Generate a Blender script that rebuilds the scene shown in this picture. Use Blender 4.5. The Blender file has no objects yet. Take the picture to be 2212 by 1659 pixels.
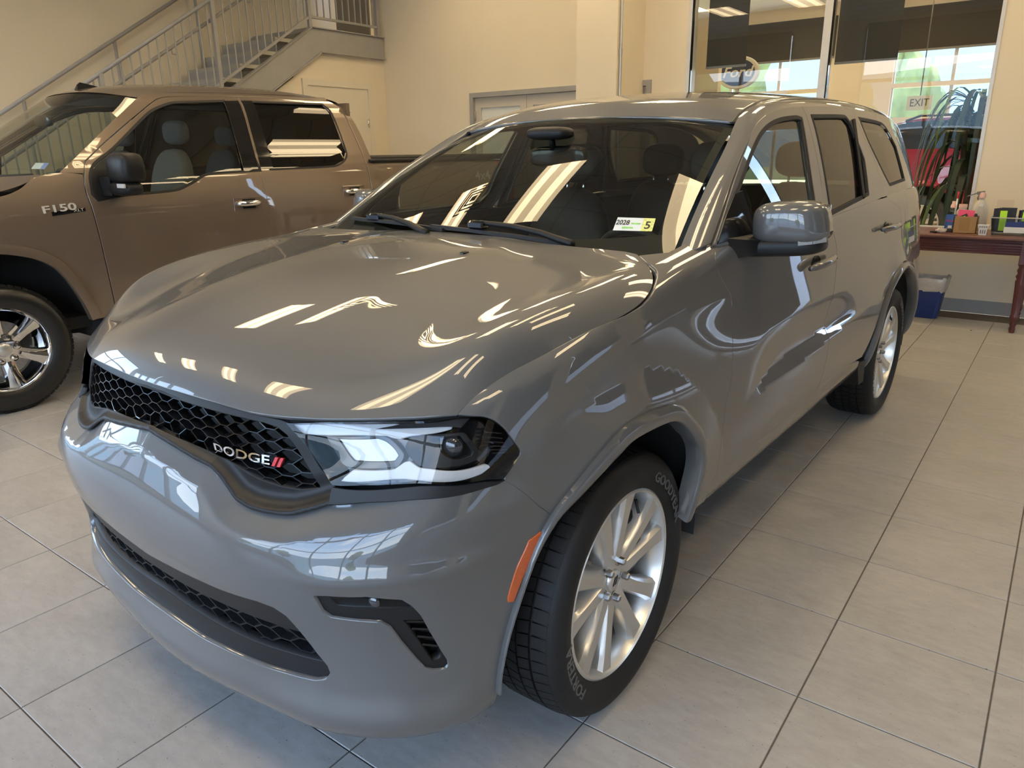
import bpy, math, random
import numpy as np
from mathutils import Matrix, Vector
from mathutils.geometry import delaunay_2d_cdt
random.seed(7)
LAMP=27.0; SKY_STRENGTH=16.0
rng=np.random.default_rng(7)
SC=bpy.context.scene
COL=SC.collection
# ------------------------------------------------------------------ camera
cam_d=bpy.data.cameras.new('camera'); cam_o=bpy.data.objects.new('camera',cam_d); COL.objects.link(cam_o)
cam_d.sensor_fit='HORIZONTAL'; cam_d.sensor_width=36.0; cam_d.lens=25.84243; cam_d.clip_end=400
CAMR=[[0.802233, 0.596835, -0.014487], [0.168401, -0.249502, -0.95362], [-0.572768, 0.762586, -0.300666]]
CAMC=[0.86543, -1.46108, 1.53539]
_m=Matrix(((CAMR[0][0],-CAMR[1][0],-CAMR[2][0],CAMC[0]),(CAMR[0][1],-CAMR[1][1],-CAMR[2][1],CAMC[1]),(CAMR[0][2],-CAMR[1][2],-CAMR[2][2],CAMC[2]),(0,0,0,1)))
cam_o.matrix_world=_m
SC.camera=cam_o
# ------------------------------------------------------------------ exposure / view
SC.view_settings.view_transform='Standard'; SC.view_settings.look='None'
SC.view_settings.exposure=-0.72; SC.view_settings.gamma=1.0; SC.view_settings.use_curve_mapping=False
# ------------------------------------------------------------------ sky
wd=bpy.data.worlds.new('sky'); SC.world=wd; wd.use_nodes=True
nt=wd.node_tree; nt.nodes.clear()
wo=nt.nodes.new('ShaderNodeOutputWorld'); bg=nt.nodes.new('ShaderNodeBackground')
tc=nt.nodes.new('ShaderNodeTexCoord'); sp=nt.nodes.new('ShaderNodeSeparateXYZ')
rp=nt.nodes.new('ShaderNodeValToRGB')
rp.color_ramp.elements[0].position=0.0; rp.color_ramp.elements[0].color=(.86,.92,.98,1)
rp.color_ramp.elements[1].position=.7; rp.color_ramp.elements[1].color=(.22,.42,.86,1)
e=rp.color_ramp.elements.new(.18); e.color=(.52,.70,.95,1)
nz=nt.nodes.new('ShaderNodeTexNoise'); nz.inputs['Scale'].default_value=2.6; nz.inputs['Detail'].default_value=6; nz.inputs['Roughness'].default_value=.62
mp=nt.nodes.new('ShaderNodeMapping'); mp.inputs['Scale'].default_value=(1,1,2.6)
cr=nt.nodes.new('ShaderNodeValToRGB'); cr.color_ramp.elements[0].position=.5; cr.color_ramp.elements[1].position=.72
mx=nt.nodes.new('ShaderNodeMix'); mx.data_type='RGBA'
nt.links.new(tc.outputs['Generated'],sp.inputs[0]); nt.links.new(sp.outputs['Z'],rp.inputs[0])
nt.links.new(tc.outputs['Generated'],mp.inputs[0]); nt.links.new(mp.outputs[0],nz.inputs['Vector']); nt.links.new(nz.outputs['Fac'],cr.inputs[0])
nt.links.new(cr.outputs[0],mx.inputs[0]); nt.links.new(rp.outputs[0],mx.inputs[6]); mx.inputs[7].default_value=(.95,.97,1,1)
nt.links.new(mx.outputs[2],bg.inputs['Color']); bg.inputs['Strength'].default_value=SKY_STRENGTH
nt.links.new(bg.outputs[0],wo.inputs['Surface'])
# ------------------------------------------------------------------ sun (falls on the far side of the building)
sun_d=bpy.data.lights.new('sun','SUN'); sun_d.energy=14.0; sun_d.color=(1,.93,.80); sun_d.angle=.01
sun_o=bpy.data.objects.new('sun',sun_d); COL.objects.link(sun_o); sun_o.rotation_euler=Vector((-.15,.8,1.1)).to_track_quat('Z','Y').to_euler()

# ------------------------------------------------------------------ materials
MATS={}
def _nodes(name):
    m=bpy.data.materials.new(name); m.use_nodes=True; MATS[name]=m
    n=m.node_tree; return m,n,n.nodes['Principled BSDF']
def srgb(r,g,b):
    f=lambda c:(c/255/12.92) if c/255<=.04045 else ((c/255+.055)/1.055)**2.4
    return (f(r),f(g),f(b))
def mat(name,col,rough=.5,metal=0,coat=0,coat_rough=.03,spec=.5,emit=None,estr=0,noise=None,bump=None,alpha=None,trans=0,ior=1.5):
    """noise=(scale,amount): procedural tone variation; bump=(scale,strength)"""
    m,n,b=_nodes(name)
    b.inputs['Base Color'].default_value=(*col,1); b.inputs['Roughness'].default_value=rough
    b.inputs['Metallic'].default_value=metal; b.inputs['Coat Weight'].default_value=coat; b.inputs['Coat Roughness'].default_value=coat_rough
    b.inputs['Coat IOR'].default_value=1.6 if coat>.9 else 1.5; b.inputs['Specular IOR Level'].default_value=spec; b.inputs['IOR'].default_value=ior; b.inputs['Transmission Weight'].default_value=trans
    if emit: b.inputs['Emission Color'].default_value=(*emit,1); b.inputs['Emission Strength'].default_value=estr
    tc=None
    if noise or bump:
        tc=n.nodes.new('ShaderNodeTexCoord')
    if noise:
        t=n.nodes.new('ShaderNodeTexNoise'); t.inputs['Scale'].default_value=noise[0]; t.inputs['Detail'].default_value=5
        n.links.new(tc.outputs['Object'],t.inputs['Vector'])
        mr=n.nodes.new('ShaderNodeMapRange'); mr.inputs[1].default_value=.25; mr.inputs[2].default_value=.75
        mr.inputs[3].default_value=1-noise[1]; mr.inputs[4].default_value=1+noise[1]
        n.links.new(t.outputs['Fac'],mr.inputs[0])
        mm=n.nodes.new('ShaderNodeMix'); mm.data_type='RGBA'; mm.blend_type='MULTIPLY'; mm.inputs[0].default_value=1
        mm.inputs[6].default_value=(*col,1); n.links.new(mr.outputs[0],mm.inputs[7]); n.links.new(mm.outputs[2],b.inputs['Base Color'])
    if bump:
        t=n.nodes.new('ShaderNodeTexNoise'); t.inputs['Scale'].default_value=bump[0]; t.inputs['Detail'].default_value=3
        n.links.new(tc.outputs['Object'],t.inputs['Vector'])
        bp=n.nodes.new('ShaderNodeBump'); bp.inputs['Strength'].default_value=bump[1]; bp.inputs['Distance'].default_value=.01
        n.links.new(t.outputs['Fac'],bp.inputs['Height']); n.links.new(bp.outputs[0],b.inputs['Normal'])
    return m
def thin_glass(name,tint,refl_ior=1.5,rough=0.0,boost=1.7):
    """single-sheet glass: tinted see-through plus Fresnel mirror (Schlick), same from both sides"""
    m=bpy.data.materials.new(name); m.use_nodes=True; MATS[name]=m; n=m.node_tree; n.nodes.clear()
    o=n.nodes.new('ShaderNodeOutputMaterial'); t=n.nodes.new('ShaderNodeBsdfTransparent'); t.inputs[0].default_value=(*tint,1)
    g=n.nodes.new('ShaderNodeBsdfGlossy'); g.inputs['Roughness'].default_value=rough
    geo=n.nodes.new('ShaderNodeNewGeometry'); dt=n.nodes.new('ShaderNodeVectorMath'); dt.operation='DOT_PRODUCT'
    n.links.new(geo.outputs['Incoming'],dt.inputs[0]); n.links.new(geo.outputs['Normal'],dt.inputs[1])
    def mth(op,a,b=None,clamp=False):
        q=n.nodes.new('ShaderNodeMath'); q.operation=op; q.use_clamp=clamp
        for k,v in enumerate((a,b)):
            if v is None: continue
            if isinstance(v,(int,float)): q.inputs[k].default_value=v
            else: n.links.new(v,q.inputs[k])
        return q.outputs[0]
    c=mth('ABSOLUTE',dt.outputs['Value']); k=mth('POWER',mth('SUBTRACT',1.0,c,True),5.0)
    f0=((refl_ior-1)/(refl_ior+1))**2*boost
    f=mth('ADD',mth('MULTIPLY',k,1-f0),f0,True)
    x=n.nodes.new('ShaderNodeMixShader'); n.links.new(f,x.inputs[0]); n.links.new(t.outputs[0],x.inputs[1]); n.links.new(g.outputs[0],x.inputs[2])
    n.links.new(x.outputs[0],o.inputs[0]); return m
# ------------------------------------------------------------------ object helpers
def mesh_obj(name,V,Fc,mat_,parent=None,smooth=True,normals=None,mats=None,fmi=None,sharp=None):
    me=bpy.data.meshes.new(name); me.from_pydata([tuple(map(float,v)) for v in V],[],[tuple(map(int,f)) for f in Fc]); me.update()
    if mats:
        for mm in mats: me.materials.append(mm)
        if fmi is not None: me.polygons.foreach_set('material_index',list(map(int,fmi)))
    else: me.materials.append(mat_)
    if smooth:
        me.polygons.foreach_set('use_smooth',[True]*len(me.polygons))
        if sharp is not None: me.set_sharp_from_angle(angle=math.radians(sharp))
    if normals is not None: me.normals_split_custom_set_from_vertices([tuple(map(float,q)) for q in normals])
    o=bpy.data.objects.new(name,me); COL.objects.link(o)
    if parent: o.parent=parent
    return o
def empty(name,loc=(0,0,0),rz=0.0,parent=None):
    o=bpy.data.objects.new(name,None); COL.objects.link(o); o.location=loc; o.rotation_euler=(0,0,rz); o.empty_display_size=.1
    if parent: o.parent=parent
    return o
def tag(o,label=None,cat=None,group=None,kind=None):
    if label: o['label']=label
    if cat: o['category']=cat
    if group: o['group']=group
    if kind: o['kind']=kind
    return o
def dup(o,parent=None,keep=False):
    c=o.copy(); COL.objects.link(c); c.parent=parent
    for ch in list(o.children): dup(ch,c)
    return c
class MB:
    """collects simple shapes into one mesh"""
    def __init__(s): s.V=[]; s.F=[]; s.M=[]
    def add(s,V,Fc,m=0):
        k=len(s.V); s.V+= [tuple(map(float,v)) for v in V]; s.F+=[tuple(int(i)+k for i in f) for f in Fc]; s.M+=[m]*len(Fc); return s
    def box(s,x0,x1,y0,y1,z0,z1,m=0,b=0.0):
        if b<=0:
            V=[(x,y,z) for x in (x0,x1) for y in (y0,y1) for z in (z0,z1)]
            return s.add(V,[(0,1,3,2),(4,6,7,5),(0,4,5,1),(2,3,7,6),(0,2,6,4),(1,5,7,3)],m)
        # chamfered box: three nested rings
        V=[];
        def ring(x0,x1,y0,y1,z,c):
            return [(x0+c,y0,z),(x1-c,y0,z),(x1,y0+c,z),(x1,y1-c,z),(x1-c,y1,z),(x0+c,y1,z),(x0,y1-c,z),(x0,y0+c,z)]
        V+=ring(x0+b,x1-b,y0+b,y1-b,z0,b*.5)+ring(x0,x1,y0,y1,z0+b,b)+ring(x0,x1,y0,y1,z1-b,b)+ring(x0+b,x1-b,y0+b,y1-b,z1,b*.5)
        Fc=[tuple(range(7,-1,-1)),tuple(range(24,32))]
        for r in range(3):
            for i in range(8): Fc.append((r*8+i,r*8+(i+1)%8,r*8+8+(i+1)%8,r*8+8+i))
        return s.add(V,Fc,m)
    def tube(s,P,r,n=10,m=0,cap=True,closed=False):
        P=np.asarray(P,float); k=len(P); r=np.full(k,r) if np.isscalar(r) else np.asarray(r,float)
        T=np.empty_like(P)
        if closed: T=np.roll(P,-1,0)-np.roll(P,1,0)
        else: T[1:-1]=P[2:]-P[:-2]; T[0]=P[1]-P[0]; T[-1]=P[-1]-P[-2]
        T/=np.linalg.norm(T,axis=1)[:,None]+1e-12
        up=np.array([0,0,1.]) if abs(T[0][2])<.9 else np.array([1.,0,0])
        a=np.cross(up,T[0]); a/=np.linalg.norm(a); V=[]
        for i in range(k):
            a=a-T[i]*(a@T[i]); a/=np.linalg.norm(a)+1e-12; b=np.cross(T[i],a)
            for j in range(n):
                t=2*math.pi*j/n; V.append(P[i]+r[i]*(a*math.cos(t)+b*math.sin(t)))
        Fc=[]
        for i in range(k if closed else k-1):
            i2=(i+1)%k
            for j in range(n): Fc.append((i*n+j,i*n+(j+1)%n,i2*n+(j+1)%n,i2*n+j))
        if cap and not closed: Fc+= [tuple(range(n-1,-1,-1)),tuple(range((k-1)*n,k*n))]
        return s.add(V,Fc,m)
    def bar(s,a,b,w,h,up=(0,0,1),m=0):
        a=np.array(a,float); b=np.array(b,float); t=b-a; t/=np.linalg.norm(t); up=np.array(up,float)
        if abs(t@up)>.99: up=np.array([1.,0,0])
        sd=np.cross(t,up); sd/=np.linalg.norm(sd); u=np.cross(sd,t)
        V=[p+sx*sd*w/2+su*u*h/2 for p in (a,b) for sx,su in ((-1,-1),(1,-1),(1,1),(-1,1))]
        return s.add(V,[(3,2,1,0),(4,5,6,7),(0,1,5,4),(1,2,6,5),(2,3,7,6),(3,0,4,7)],m)
    def lathe(s,prof,n=48,axis='y',c=(0,0,0),m=0,close=False,a0=0,a1=2*math.pi):
        """prof: list (r,h) ; axis y -> h along y"""
        V=[]; full=abs(a1-a0-2*math.pi)<1e-6; k=len(prof); steps=n if full else n+1
        for i in range(steps):
            t=a0+(a1-a0)*i/n; ct,st=math.cos(t),math.sin(t)
            for r,h in prof:
                if axis=='y': V.append((c[0]+r*ct,c[1]+h,c[2]+r*st))
                elif axis=='z': V.append((c[0]+r*ct,c[1]+r*st,c[2]+h))
                else: V.append((c[0]+h,c[1]+r*ct,c[2]+r*st))
        Fc=[]
        for i in range(n):
            i2=(i+1)%steps
            for j in range(k-1): Fc.append((i*k+j,i*k+j+1,i2*k+j+1,i2*k+j))
        return s.add(V,Fc,m)
    def prism(s,poly,z0,z1,f=lambda x,y,z:(x,y,z),m=0):
        n=len(poly); V=[f(x,y,z0) for x,y in poly]+[f(x,y,z1) for x,y in poly]
        Fc=[tuple(range(n-1,-1,-1)),tuple(range(n,2*n))]+[(i,(i+1)%n,n+(i+1)%n,n+i) for i in range(n)]
        return s.add(V,Fc,m)
    def build(s,name,mat_,parent=None,smooth=False,sharp=None,mats=None):
        return mesh_obj(name,s.V,s.F,mat_,parent,smooth=smooth,sharp=sharp,mats=mats,fmi=s.M if mats else None)
# ------------------------------------------------------------------ panels cut out of a parametric surface
def catmull(P,corner_deg=38,step=5,closed=True):
    """resample a polyline smoothly, keeping sharp corners"""
    P=np.asarray(P,float); n=len(P); out=[]
    def ang(i):
        if not closed and (i==0 or i==n-1): return 180
        a=P[i]-P[i-1]; b=P[(i+1)%n]-P[i]
        c=(a@b)/(np.linalg.norm(a)*np.linalg.norm(b)+1e-12); return math.degrees(math.acos(max(-1,min(1,c))))
    A=[ang(i)>corner_deg for i in range(n)]
    for i in range(n if closed else n-1):
        p1=P[i]; p2=P[(i+1)%n]; p0=P[i-1] if (closed or i>0) else p1; p3=P[(i+2)%n] if (closed or i+2<n) else p2
        L=np.linalg.norm(p2-p1)
        def lim(m): 
            q=np.linalg.norm(m); return m*(min(q,L)/q) if q>1e-12 else m
        m1=lim((p2-p0)/2) if not A[i] else (p2-p1); m2=lim((p3-p1)/2) if not A[(i+1)%n] else (p2-p1)
        for k in range(step):
            t=k/step
            out.append((2*t**3-3*t**2+1)*p1+(t**3-2*t**2+t)*m1+(-2*t**3+3*t**2)*p2+(t**3-t**2)*m2)
    if not closed: out.append(P[-1])
    return np.array(out)
def inside(poly,Q):
    poly=np.asarray(poly,float); Q=np.asarray(Q,float); n=len(poly); m=len(Q)
    x1,y1=poly[:,0],poly[:,1]; x2,y2=np.roll(x1,1),np.roll(y1,1)
    r=np.zeros(m,bool)
    if m==0: return r
    if m<=64:
        x=Q[:,0][:,None]; y=Q[:,1][:,None]; c=((y1>y)!=(y2>y)); xi=(x2-x1)*(y-y1)/np.where(y2==y1,1e-15,y2-y1)+x1
        return (c&(x<xi)).sum(1)%2==1
    od=np.argsort(Q[:,1],kind='stable'); ys=Q[od,1]; xs=Q[od,0]; rr=np.zeros(m,bool)
    lo=np.minimum(y1,y2); hi=np.maximum(y1,y2)
    a=np.searchsorted(ys,lo,'left'); b=np.searchsorted(ys,hi,'left')
    for i in range(n):
        if b[i]>a[i]:
            s_=slice(a[i],b[i]); rr[s_]^=xs[s_]<(x2[i]-x1[i])*(ys[s_]-y1[i])/(y2[i]-y1[i])+x1[i]
    r[od]=rr; return r
def seg_dist(poly,Q,closed=True):
    poly=np.asarray(poly,float); d=np.full(len(Q),1e9); n=len(poly)
    for i in range(n if closed else n-1):
        a=poly[i]; b=poly[(i+1)%n]; ab=b-a; t=np.clip(((Q-a)@ab)/(ab@ab+1e-15),0,1)
        d=np.minimum(d,np.linalg.norm(Q-a-t[:,None]*ab,axis=1))
    return d
def resample(poly3,poly2,sp):
    o=[]
    n=len(poly2)
    for i in range(n):
        L=np.linalg.norm(poly3[(i+1)%n]-poly3[i]); k=max(1,int(round(L/sp)))
        for j in range(k): o.append(poly2[i]+(poly2[(i+1)%n]-poly2[i])*j/k)
    return np.array(o)
def car_center(P):
    c=P.copy(); c[:,0]=np.clip(c[:,0],-3.4,.1); c[:,1]=0; c[:,2]=np.clip(c[:,2],.55,.75); return c
def surf_normals(S,U,V,P,eps=(1e-3,1e-3),center=car_center):
    a=S(U+eps[0],V)-S(U-eps[0],V); b=S(U,V+eps[1])-S(U,V-eps[1]); n=np.cross(a,b)
    n/=np.linalg.norm(n,axis=1)[:,None]+1e-15
    sg=np.sign(((P-center(P))*n).sum(1)); sg=np.where(sg==0,1,sg)
    # one consistent sign
    return n*(1 if sg.sum()>=0 else -1)
def panel_data(S,outline,holes=(),sp=.02,thick=.012,off=0.0,smooth=True,corner=38,center=car_center,edge=True):
    outs=[]
    def prep(o):
        o=np.asarray(o,float)
        if smooth: o=catmull(o,corner)
        return o
    O=prep(outline); HL=[prep(h) for h in holes]
    # metric
    cu,cv=O.mean(0); e=1e-2
    lu=np.linalg.norm(S(np.array([cu+e]),np.array([cv]))-S(np.array([cu-e]),np.array([cv])))/(2*e)
    lv=np.linalg.norm(S(np.array([cu]),np.array([cv+e]))-S(np.array([cu]),np.array([cv-e])))/(2*e)
    loops=[]
    for o in [O]+HL:
        p3=S(o[:,0],o[:,1]); loops.append(resample(p3,o,sp))
    mn,mx_=loops[0].min(0),loops[0].max(0)
    gu=np.arange(mn[0],mx_[0]+1e-9,sp/lu); gv=np.arange(mn[1],mx_[1]+1e-9,sp/lv)
    G=np.stack(np.meshgrid(gu,gv),-1).reshape(-1,2)
    ok=inside(loops[0],G)
    for h in loops[1:]: ok&=~inside(h,G)
    G=G[ok]; sc=np.array([lu,lv])
    if len(G):
        d=np.full(len(G),1e9)
        for l in loops: d=np.minimum(d,seg_dist(l*sc,G*sc))
        G=G[d>sp*.55]
    allp=np.vstack(loops+[G]) if len(G) else np.vstack(loops)
    edges=[];k=0
    for l in loops:
        n=len(l); edges+=[(k+i,k+(i+1)%n) for i in range(n)]; k+=n
    vs,es,fs,ov,oe,of=delaunay_2d_cdt([Vector((float(a*lu),float(b*lv))) for a,b in allp],edges,[],0,1e-7)
    Q=np.array([(v[0]/lu,v[1]/lv) for v in vs]); fs=np.array([f for f in fs if len(f)==3])
    cen=Q[fs].mean(1); ok=inside(loops[0],cen)
    for h in loops[1:]: ok&=~inside(h,cen)
    fs=fs[ok]
    P=S(Q[:,0],Q[:,1]); N=surf_normals(S,Q[:,0],Q[:,1],P,center=center)
    # face orientation
    fn=np.cross(P[fs[:,1]]-P[fs[:,0]],P[fs[:,2]]-P[fs[:,0]])
    fl=(fn*N[fs[:,0]]).sum(1)<0; fs[fl]=fs[fl][:,::-1]
    P=P+N*off
    V=P.tolist(); NN=N.tolist(); Fc=[tuple(f) for f in fs]
    if edge:
        inv={}
        for i,o in enumerate(ov):
            for q in o: inv[q]=i
        k=0
        for l in loops:
            n=len(l); idx=[inv.get(k+i) for i in range(n)]; k+=n
            if any(i is None for i in idx): continue
            idx=[a for j,a in enumerate(idx) if a!=idx[j-1]]; n=len(idx)
            p=P[idx]; nn=N[idx]; t=np.roll(p,-1,0)-np.roll(p,1,0); t/=np.linalg.norm(t,axis=1)[:,None]+1e-12
            lat=np.cross(t,nn)
            # lateral must point away from material: compare with a point inside the face area
            c=cen[ok]; 
            test=Q[idx]; 
            # decide by orientation of loop in uv through an adjacent triangle
            m=0.0; fset={}
            for f in fs:
                for a_ in f: fset.setdefault(a_,f)
            for j in range(0,n,max(1,n//12)):
                f=fset.get(idx[j]); 
                if f is None: continue
                m+=float((P[f].mean(0)-p[j])@lat[j])
            if m>0: lat=-lat
            b=len(V); r=min(.0025,thick*.4)
            V+=(p+lat*r*.8-nn*r).tolist(); q=lat*.75+nn*.66; NN+=(q/np.linalg.norm(q,axis=1)[:,None]).tolist()
            V+=(p+lat*r*.9-nn*thick).tolist(); NN+=lat.tolist()
            V+=(p-lat*.004-nn*thick).tolist(); NN+=(-nn).tolist()
            def q4(a0,a1,b1,b0):
                nf=np.cross(np.array(V[a1])-np.array(V[a0]),np.array(V[b0])-np.array(V[a0]))
                return (a0,a1,b1,b0) if nf@np.array(NN[b0])>=0 else (a0,b0,b1,a1)
            for j in range(n):
                j2=(j+1)%n
                Fc.append(q4(idx[j],idx[j2],b+j2,b+j)); Fc.append(q4(b+j,b+j2,b+n+j2,b+n+j)); Fc.append(q4(b+n+j,b+n+j2,b+2*n+j2,b+2*n+j))
    return np.array(V),Fc,np.array(NN)
def build_panels(name,pieces,mat_,parent,mirror=False,mats=None):
    V=[];Fc=[];NN=[];fm=[]
    for i,pc in enumerate(pieces):
        v,f,n=pc[:3]; k=len(V)
        V+=v.tolist(); Fc+=[tuple(a+k for a in q) for q in f]; NN+=n.tolist(); fm+=[pc[3] if len(pc)>3 else 0]*len(f)
    V=np.array(V);NN=np.array(NN)
    if mirror:
        V=V*[1,-1,1]; NN=NN*[1,-1,1]; Fc=[tuple(reversed(f)) for f in Fc]
    return mesh_obj(name,V,Fc,mat_,parent,normals=NN,mats=mats,fmi=fm if mats else None)
def mirrored(o,name,parent):
    """copy of a built part reflected across the car's centre plane"""
    me=o.data; V=[(v.co.x,-v.co.y,v.co.z) for v in me.vertices]; Fc=[tuple(reversed(p.vertices)) for p in me.polygons]
    nn=[None]*len(V)
    for l in me.loops: nn[l.vertex_index]=l.index
    cn=me.corner_normals
    sm=all(p.use_smooth for p in me.polygons)
    n2=mesh_obj(name,V,Fc,None,parent,smooth=sm,mats=list(me.materials),fmi=[p.material_index for p in me.polygons],
        normals=[(cn[k].vector.x,-cn[k].vector.y,cn[k].vector.z) if k is not None else (0,0,1) for k in nn] if sm else None)
    return n2
def text_mesh(txt,size=1.0,extrude=.0,sx=1.0,shear=0.0,bold=0.0,align='CENTER'):
    cu=bpy.data.curves.new('t','FONT'); cu.body=txt; cu.size=size; cu.extrude=extrude; cu.align_x=align; cu.align_y='CENTER'; cu.shear=shear; cu.offset=bold; cu.resolution_u=3
    o=bpy.data.objects.new('t',cu); COL.objects.link(o); dg=bpy.context.evaluated_depsgraph_get(); dg.update()
    me=bpy.data.meshes.new_from_object(o.evaluated_get(dg)); V=np.array([(v.co.x*sx,v.co.y,v.co.z) for v in me.vertices]); Fc=[tuple(p.vertices) for p in me.polygons]
    bpy.data.objects.remove(o); bpy.data.curves.remove(cu); bpy.data.meshes.remove(me)
    return V,Fc

# ---------- uniform cubic B-spline tensor surface over an explicit control net ----------
def bs_w(t):
    return np.stack([(1-t)**3/6,(3*t**3-6*t**2+4)/6,(-3*t**3+3*t**2+3*t+1)/6,t**3/6],-1)
def bs_curve(P,t):
    """P (n,k) control points, t in [0,n-1]; linear-extended ends"""
    P=np.asarray(P,float);n=len(P)
    E=np.vstack([2*P[:1]-P[1:2],P,2*P[-1:]-P[-2:-1]])
    t=np.clip(np.asarray(t,float),0,n-1-1e-9);i=np.floor(t).astype(int);w=bs_w(t-i)
    return sum(w[...,k,None]*E[i+k] for k in range(4))
class Net:
    def __init__(s,N,mirror=True):
        N=np.asarray(N,float) # rows,stations,3
        if mirror:
            m=N[:,:0:-1].copy();m[...,1]*=-1
            N=np.concatenate([m,N],1)   # station index 0 -> centre at ns-1
        s.off=(N.shape[1]-1)//2 if mirror else 0
        E=np.concatenate([2*N[:,:1]-N[:,1:2],N,2*N[:,-1:]-N[:,-2:-1]],1)
        E=np.concatenate([2*E[:1]-E[1:2],E,2*E[-1:]-E[-2:-1]],0)
        s.E=E;s.nr,s.ns=N.shape[:2]
    def __call__(s,u,v):
        u=np.asarray(u,float)+s.off;v=np.asarray(v,float)
        u=np.clip(u,0,s.ns-1-1e-6);v=np.clip(v,0,s.nr-1-1e-6)
        i=np.floor(u).astype(int);j=np.floor(v).astype(int);wu=bs_w(u-i);wv=bs_w(v-j)
        r=0
        for a in range(4):
            for b in range(4):
                r=r+(wv[...,a]*wu[...,b])[...,None]*s.E[j+a,i+b]
        return r
def sstep(a,b,x):
    t=np.clip((x-a)/(b-a),0,1);return t*t*(3-2*t)
# ---------- SUV perimeter ----------
PLAN=np.array([(.868,0),(.858,.22),(.822,.46),(.735,.67),(.60,.81),(.45,.885),(.25,.932),(0,.958),(-.30,.965),(-.58,.967),(-.95,.967),(-1.7,.967),(-2.4,.967),(-3.04,.967),(-3.6,.95),(-3.95,.905),(-4.12,.79),(-4.18,.45),(-4.19,0)])
def plan_normals():
    P=PLAN;T=np.empty_like(P);T[1:-1]=P[2:]-P[:-2];T[0]=(0,1);T[-1]=(0,-1)
    T/=np.linalg.norm(T,axis=1)[:,None];return np.stack([T[:,1],-T[:,0]],1)
def make_perimeter():
    n=plan_normals()
    zf=[.19,.245,.30,.40,.52,.61,.685,.745,.80,.89,.98,1.045,1.08]
    df=[-.035,.012,-.005,-.03,-.018,0,0,-.006,-.030,-.043,-.065,-.115,-.21]
    zs=[.22,.28,.36,.47,.60,.72,.84,.95,1.04,1.14,1.22,1.28,1.32]
    ds=[-.12,-.035,-.028,-.016,-.002,-.003,-.014,-.030,-.044,-.057,-.068,-.085,-.115]
    fen={4:[(.865,-.010),(.955,-.028),(1.02,-.062),(1.06,-.14),(1.08,-.23)],
         5:[(.93,-.006),(1.02,-.018),(1.066,-.052),(1.095,-.13),(1.11,-.23)],
         6:[(.985,-.012),(1.08,-.024),(1.122,-.054),(1.147,-.12),(1.16,-.22)],
         7:[(1.02,-.024),(1.12,-.037),(1.165,-.060),(1.192,-.11),(1.205,-.21)],
         8:[(1.04,-.040),(1.145,-.053),(1.200,-.072),(1.235,-.115),(1.25,-.20)],
         9:[(1.045,-.044),(1.15,-.056),(1.215,-.068),(1.255,-.10),(1.275,-.18)]}
    ex={0:(-.03,-.042,-.050,-.055,-.035,-.02),1:(-.03,-.042,-.045,-.030,-.006,0),2:(-.02,-.01,.015,.03,.015,0),3:(0,.005,.025,.045,.025,.0),4:(0,.003,.022,.04,.025,0),5:(0,.006,.03,.045,.03,0),6:(0,.01,.038,.055,.035,0),7:(0,.008,.034,.052,.032,0),8:(0,.002,.008,.020,.014,0),9:(-.016,-.014,-.006,-.014,-.004,0),10:(-.004,-.004,.008,-.008,-.006,0),11:(0,0,.012,-.004,-.004,0)}
    NS=len(PLAN);N=np.zeros((13,NS,3))
    for s in range(NS):
        for r in range(13):
            w=np.clip((s-3.2)/2.6,0,1) if s<11 else np.clip((NS-2-s)/1.5,.55,1)
            w=w*w*(3-2*w)
            z=zf[r]*(1-w)+zs[r]*w;d=df[r]*(1-w)+ds[r]*w
            if 7<=s<=15 and r<4: z,d=[(.31,-.22),(.355,-.11),(.41,-.045),(.475,-.020)][r]
            if s in(5,6,7) and r in(6,7): d={5:{6:0,7:-.002},6:{6:-.002,7:-.006},7:{6:-.006,7:-.014}}[s][r]
            if s in fen and r>=8: z,d=fen[s][r-8]
            if s<6 and r in ex: d+=ex[r][s]
            if s>15: d=ds[r]-.02*(r>8)*(r-8);z=zs[r]
            N[r,s]=(PLAN[s,0]+n[s,0]*d,PLAN[s,1]+n[s,1]*d,z)
    return Net(N)
_F=make_perimeter()
def F(u,v):
    P=_F(u,v)
    return P

# ---------- greenhouse side ----------
KX=np.array([-.3,-.6,-.9,-1.3,-1.7,-2.1,-2.5,-3.0,-3.4,-3.7,-3.95,-4.15])
KB=np.array([.86,.877,.888,.893,.894,.893,.890,.882,.866,.84,.80,.74])
KT=np.array([.62,.66,.69,.715,.728,.731,.728,.716,.698,.672,.635,.58])
def K(x,z):
    x=np.asarray(x,float);z=np.asarray(z,float)
    t=np.interp(-x,-KX,np.arange(len(KX)))
    yb=bs_curve(KB[:,None],t)[...,0];yt=bs_curve(KT[:,None],t)[...,0]
    q=(z-1.25)/.45
    y=yb+(yt-yb)*(q*.82+.18*q*np.abs(q))
    return np.stack([x,y,z],-1)

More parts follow.
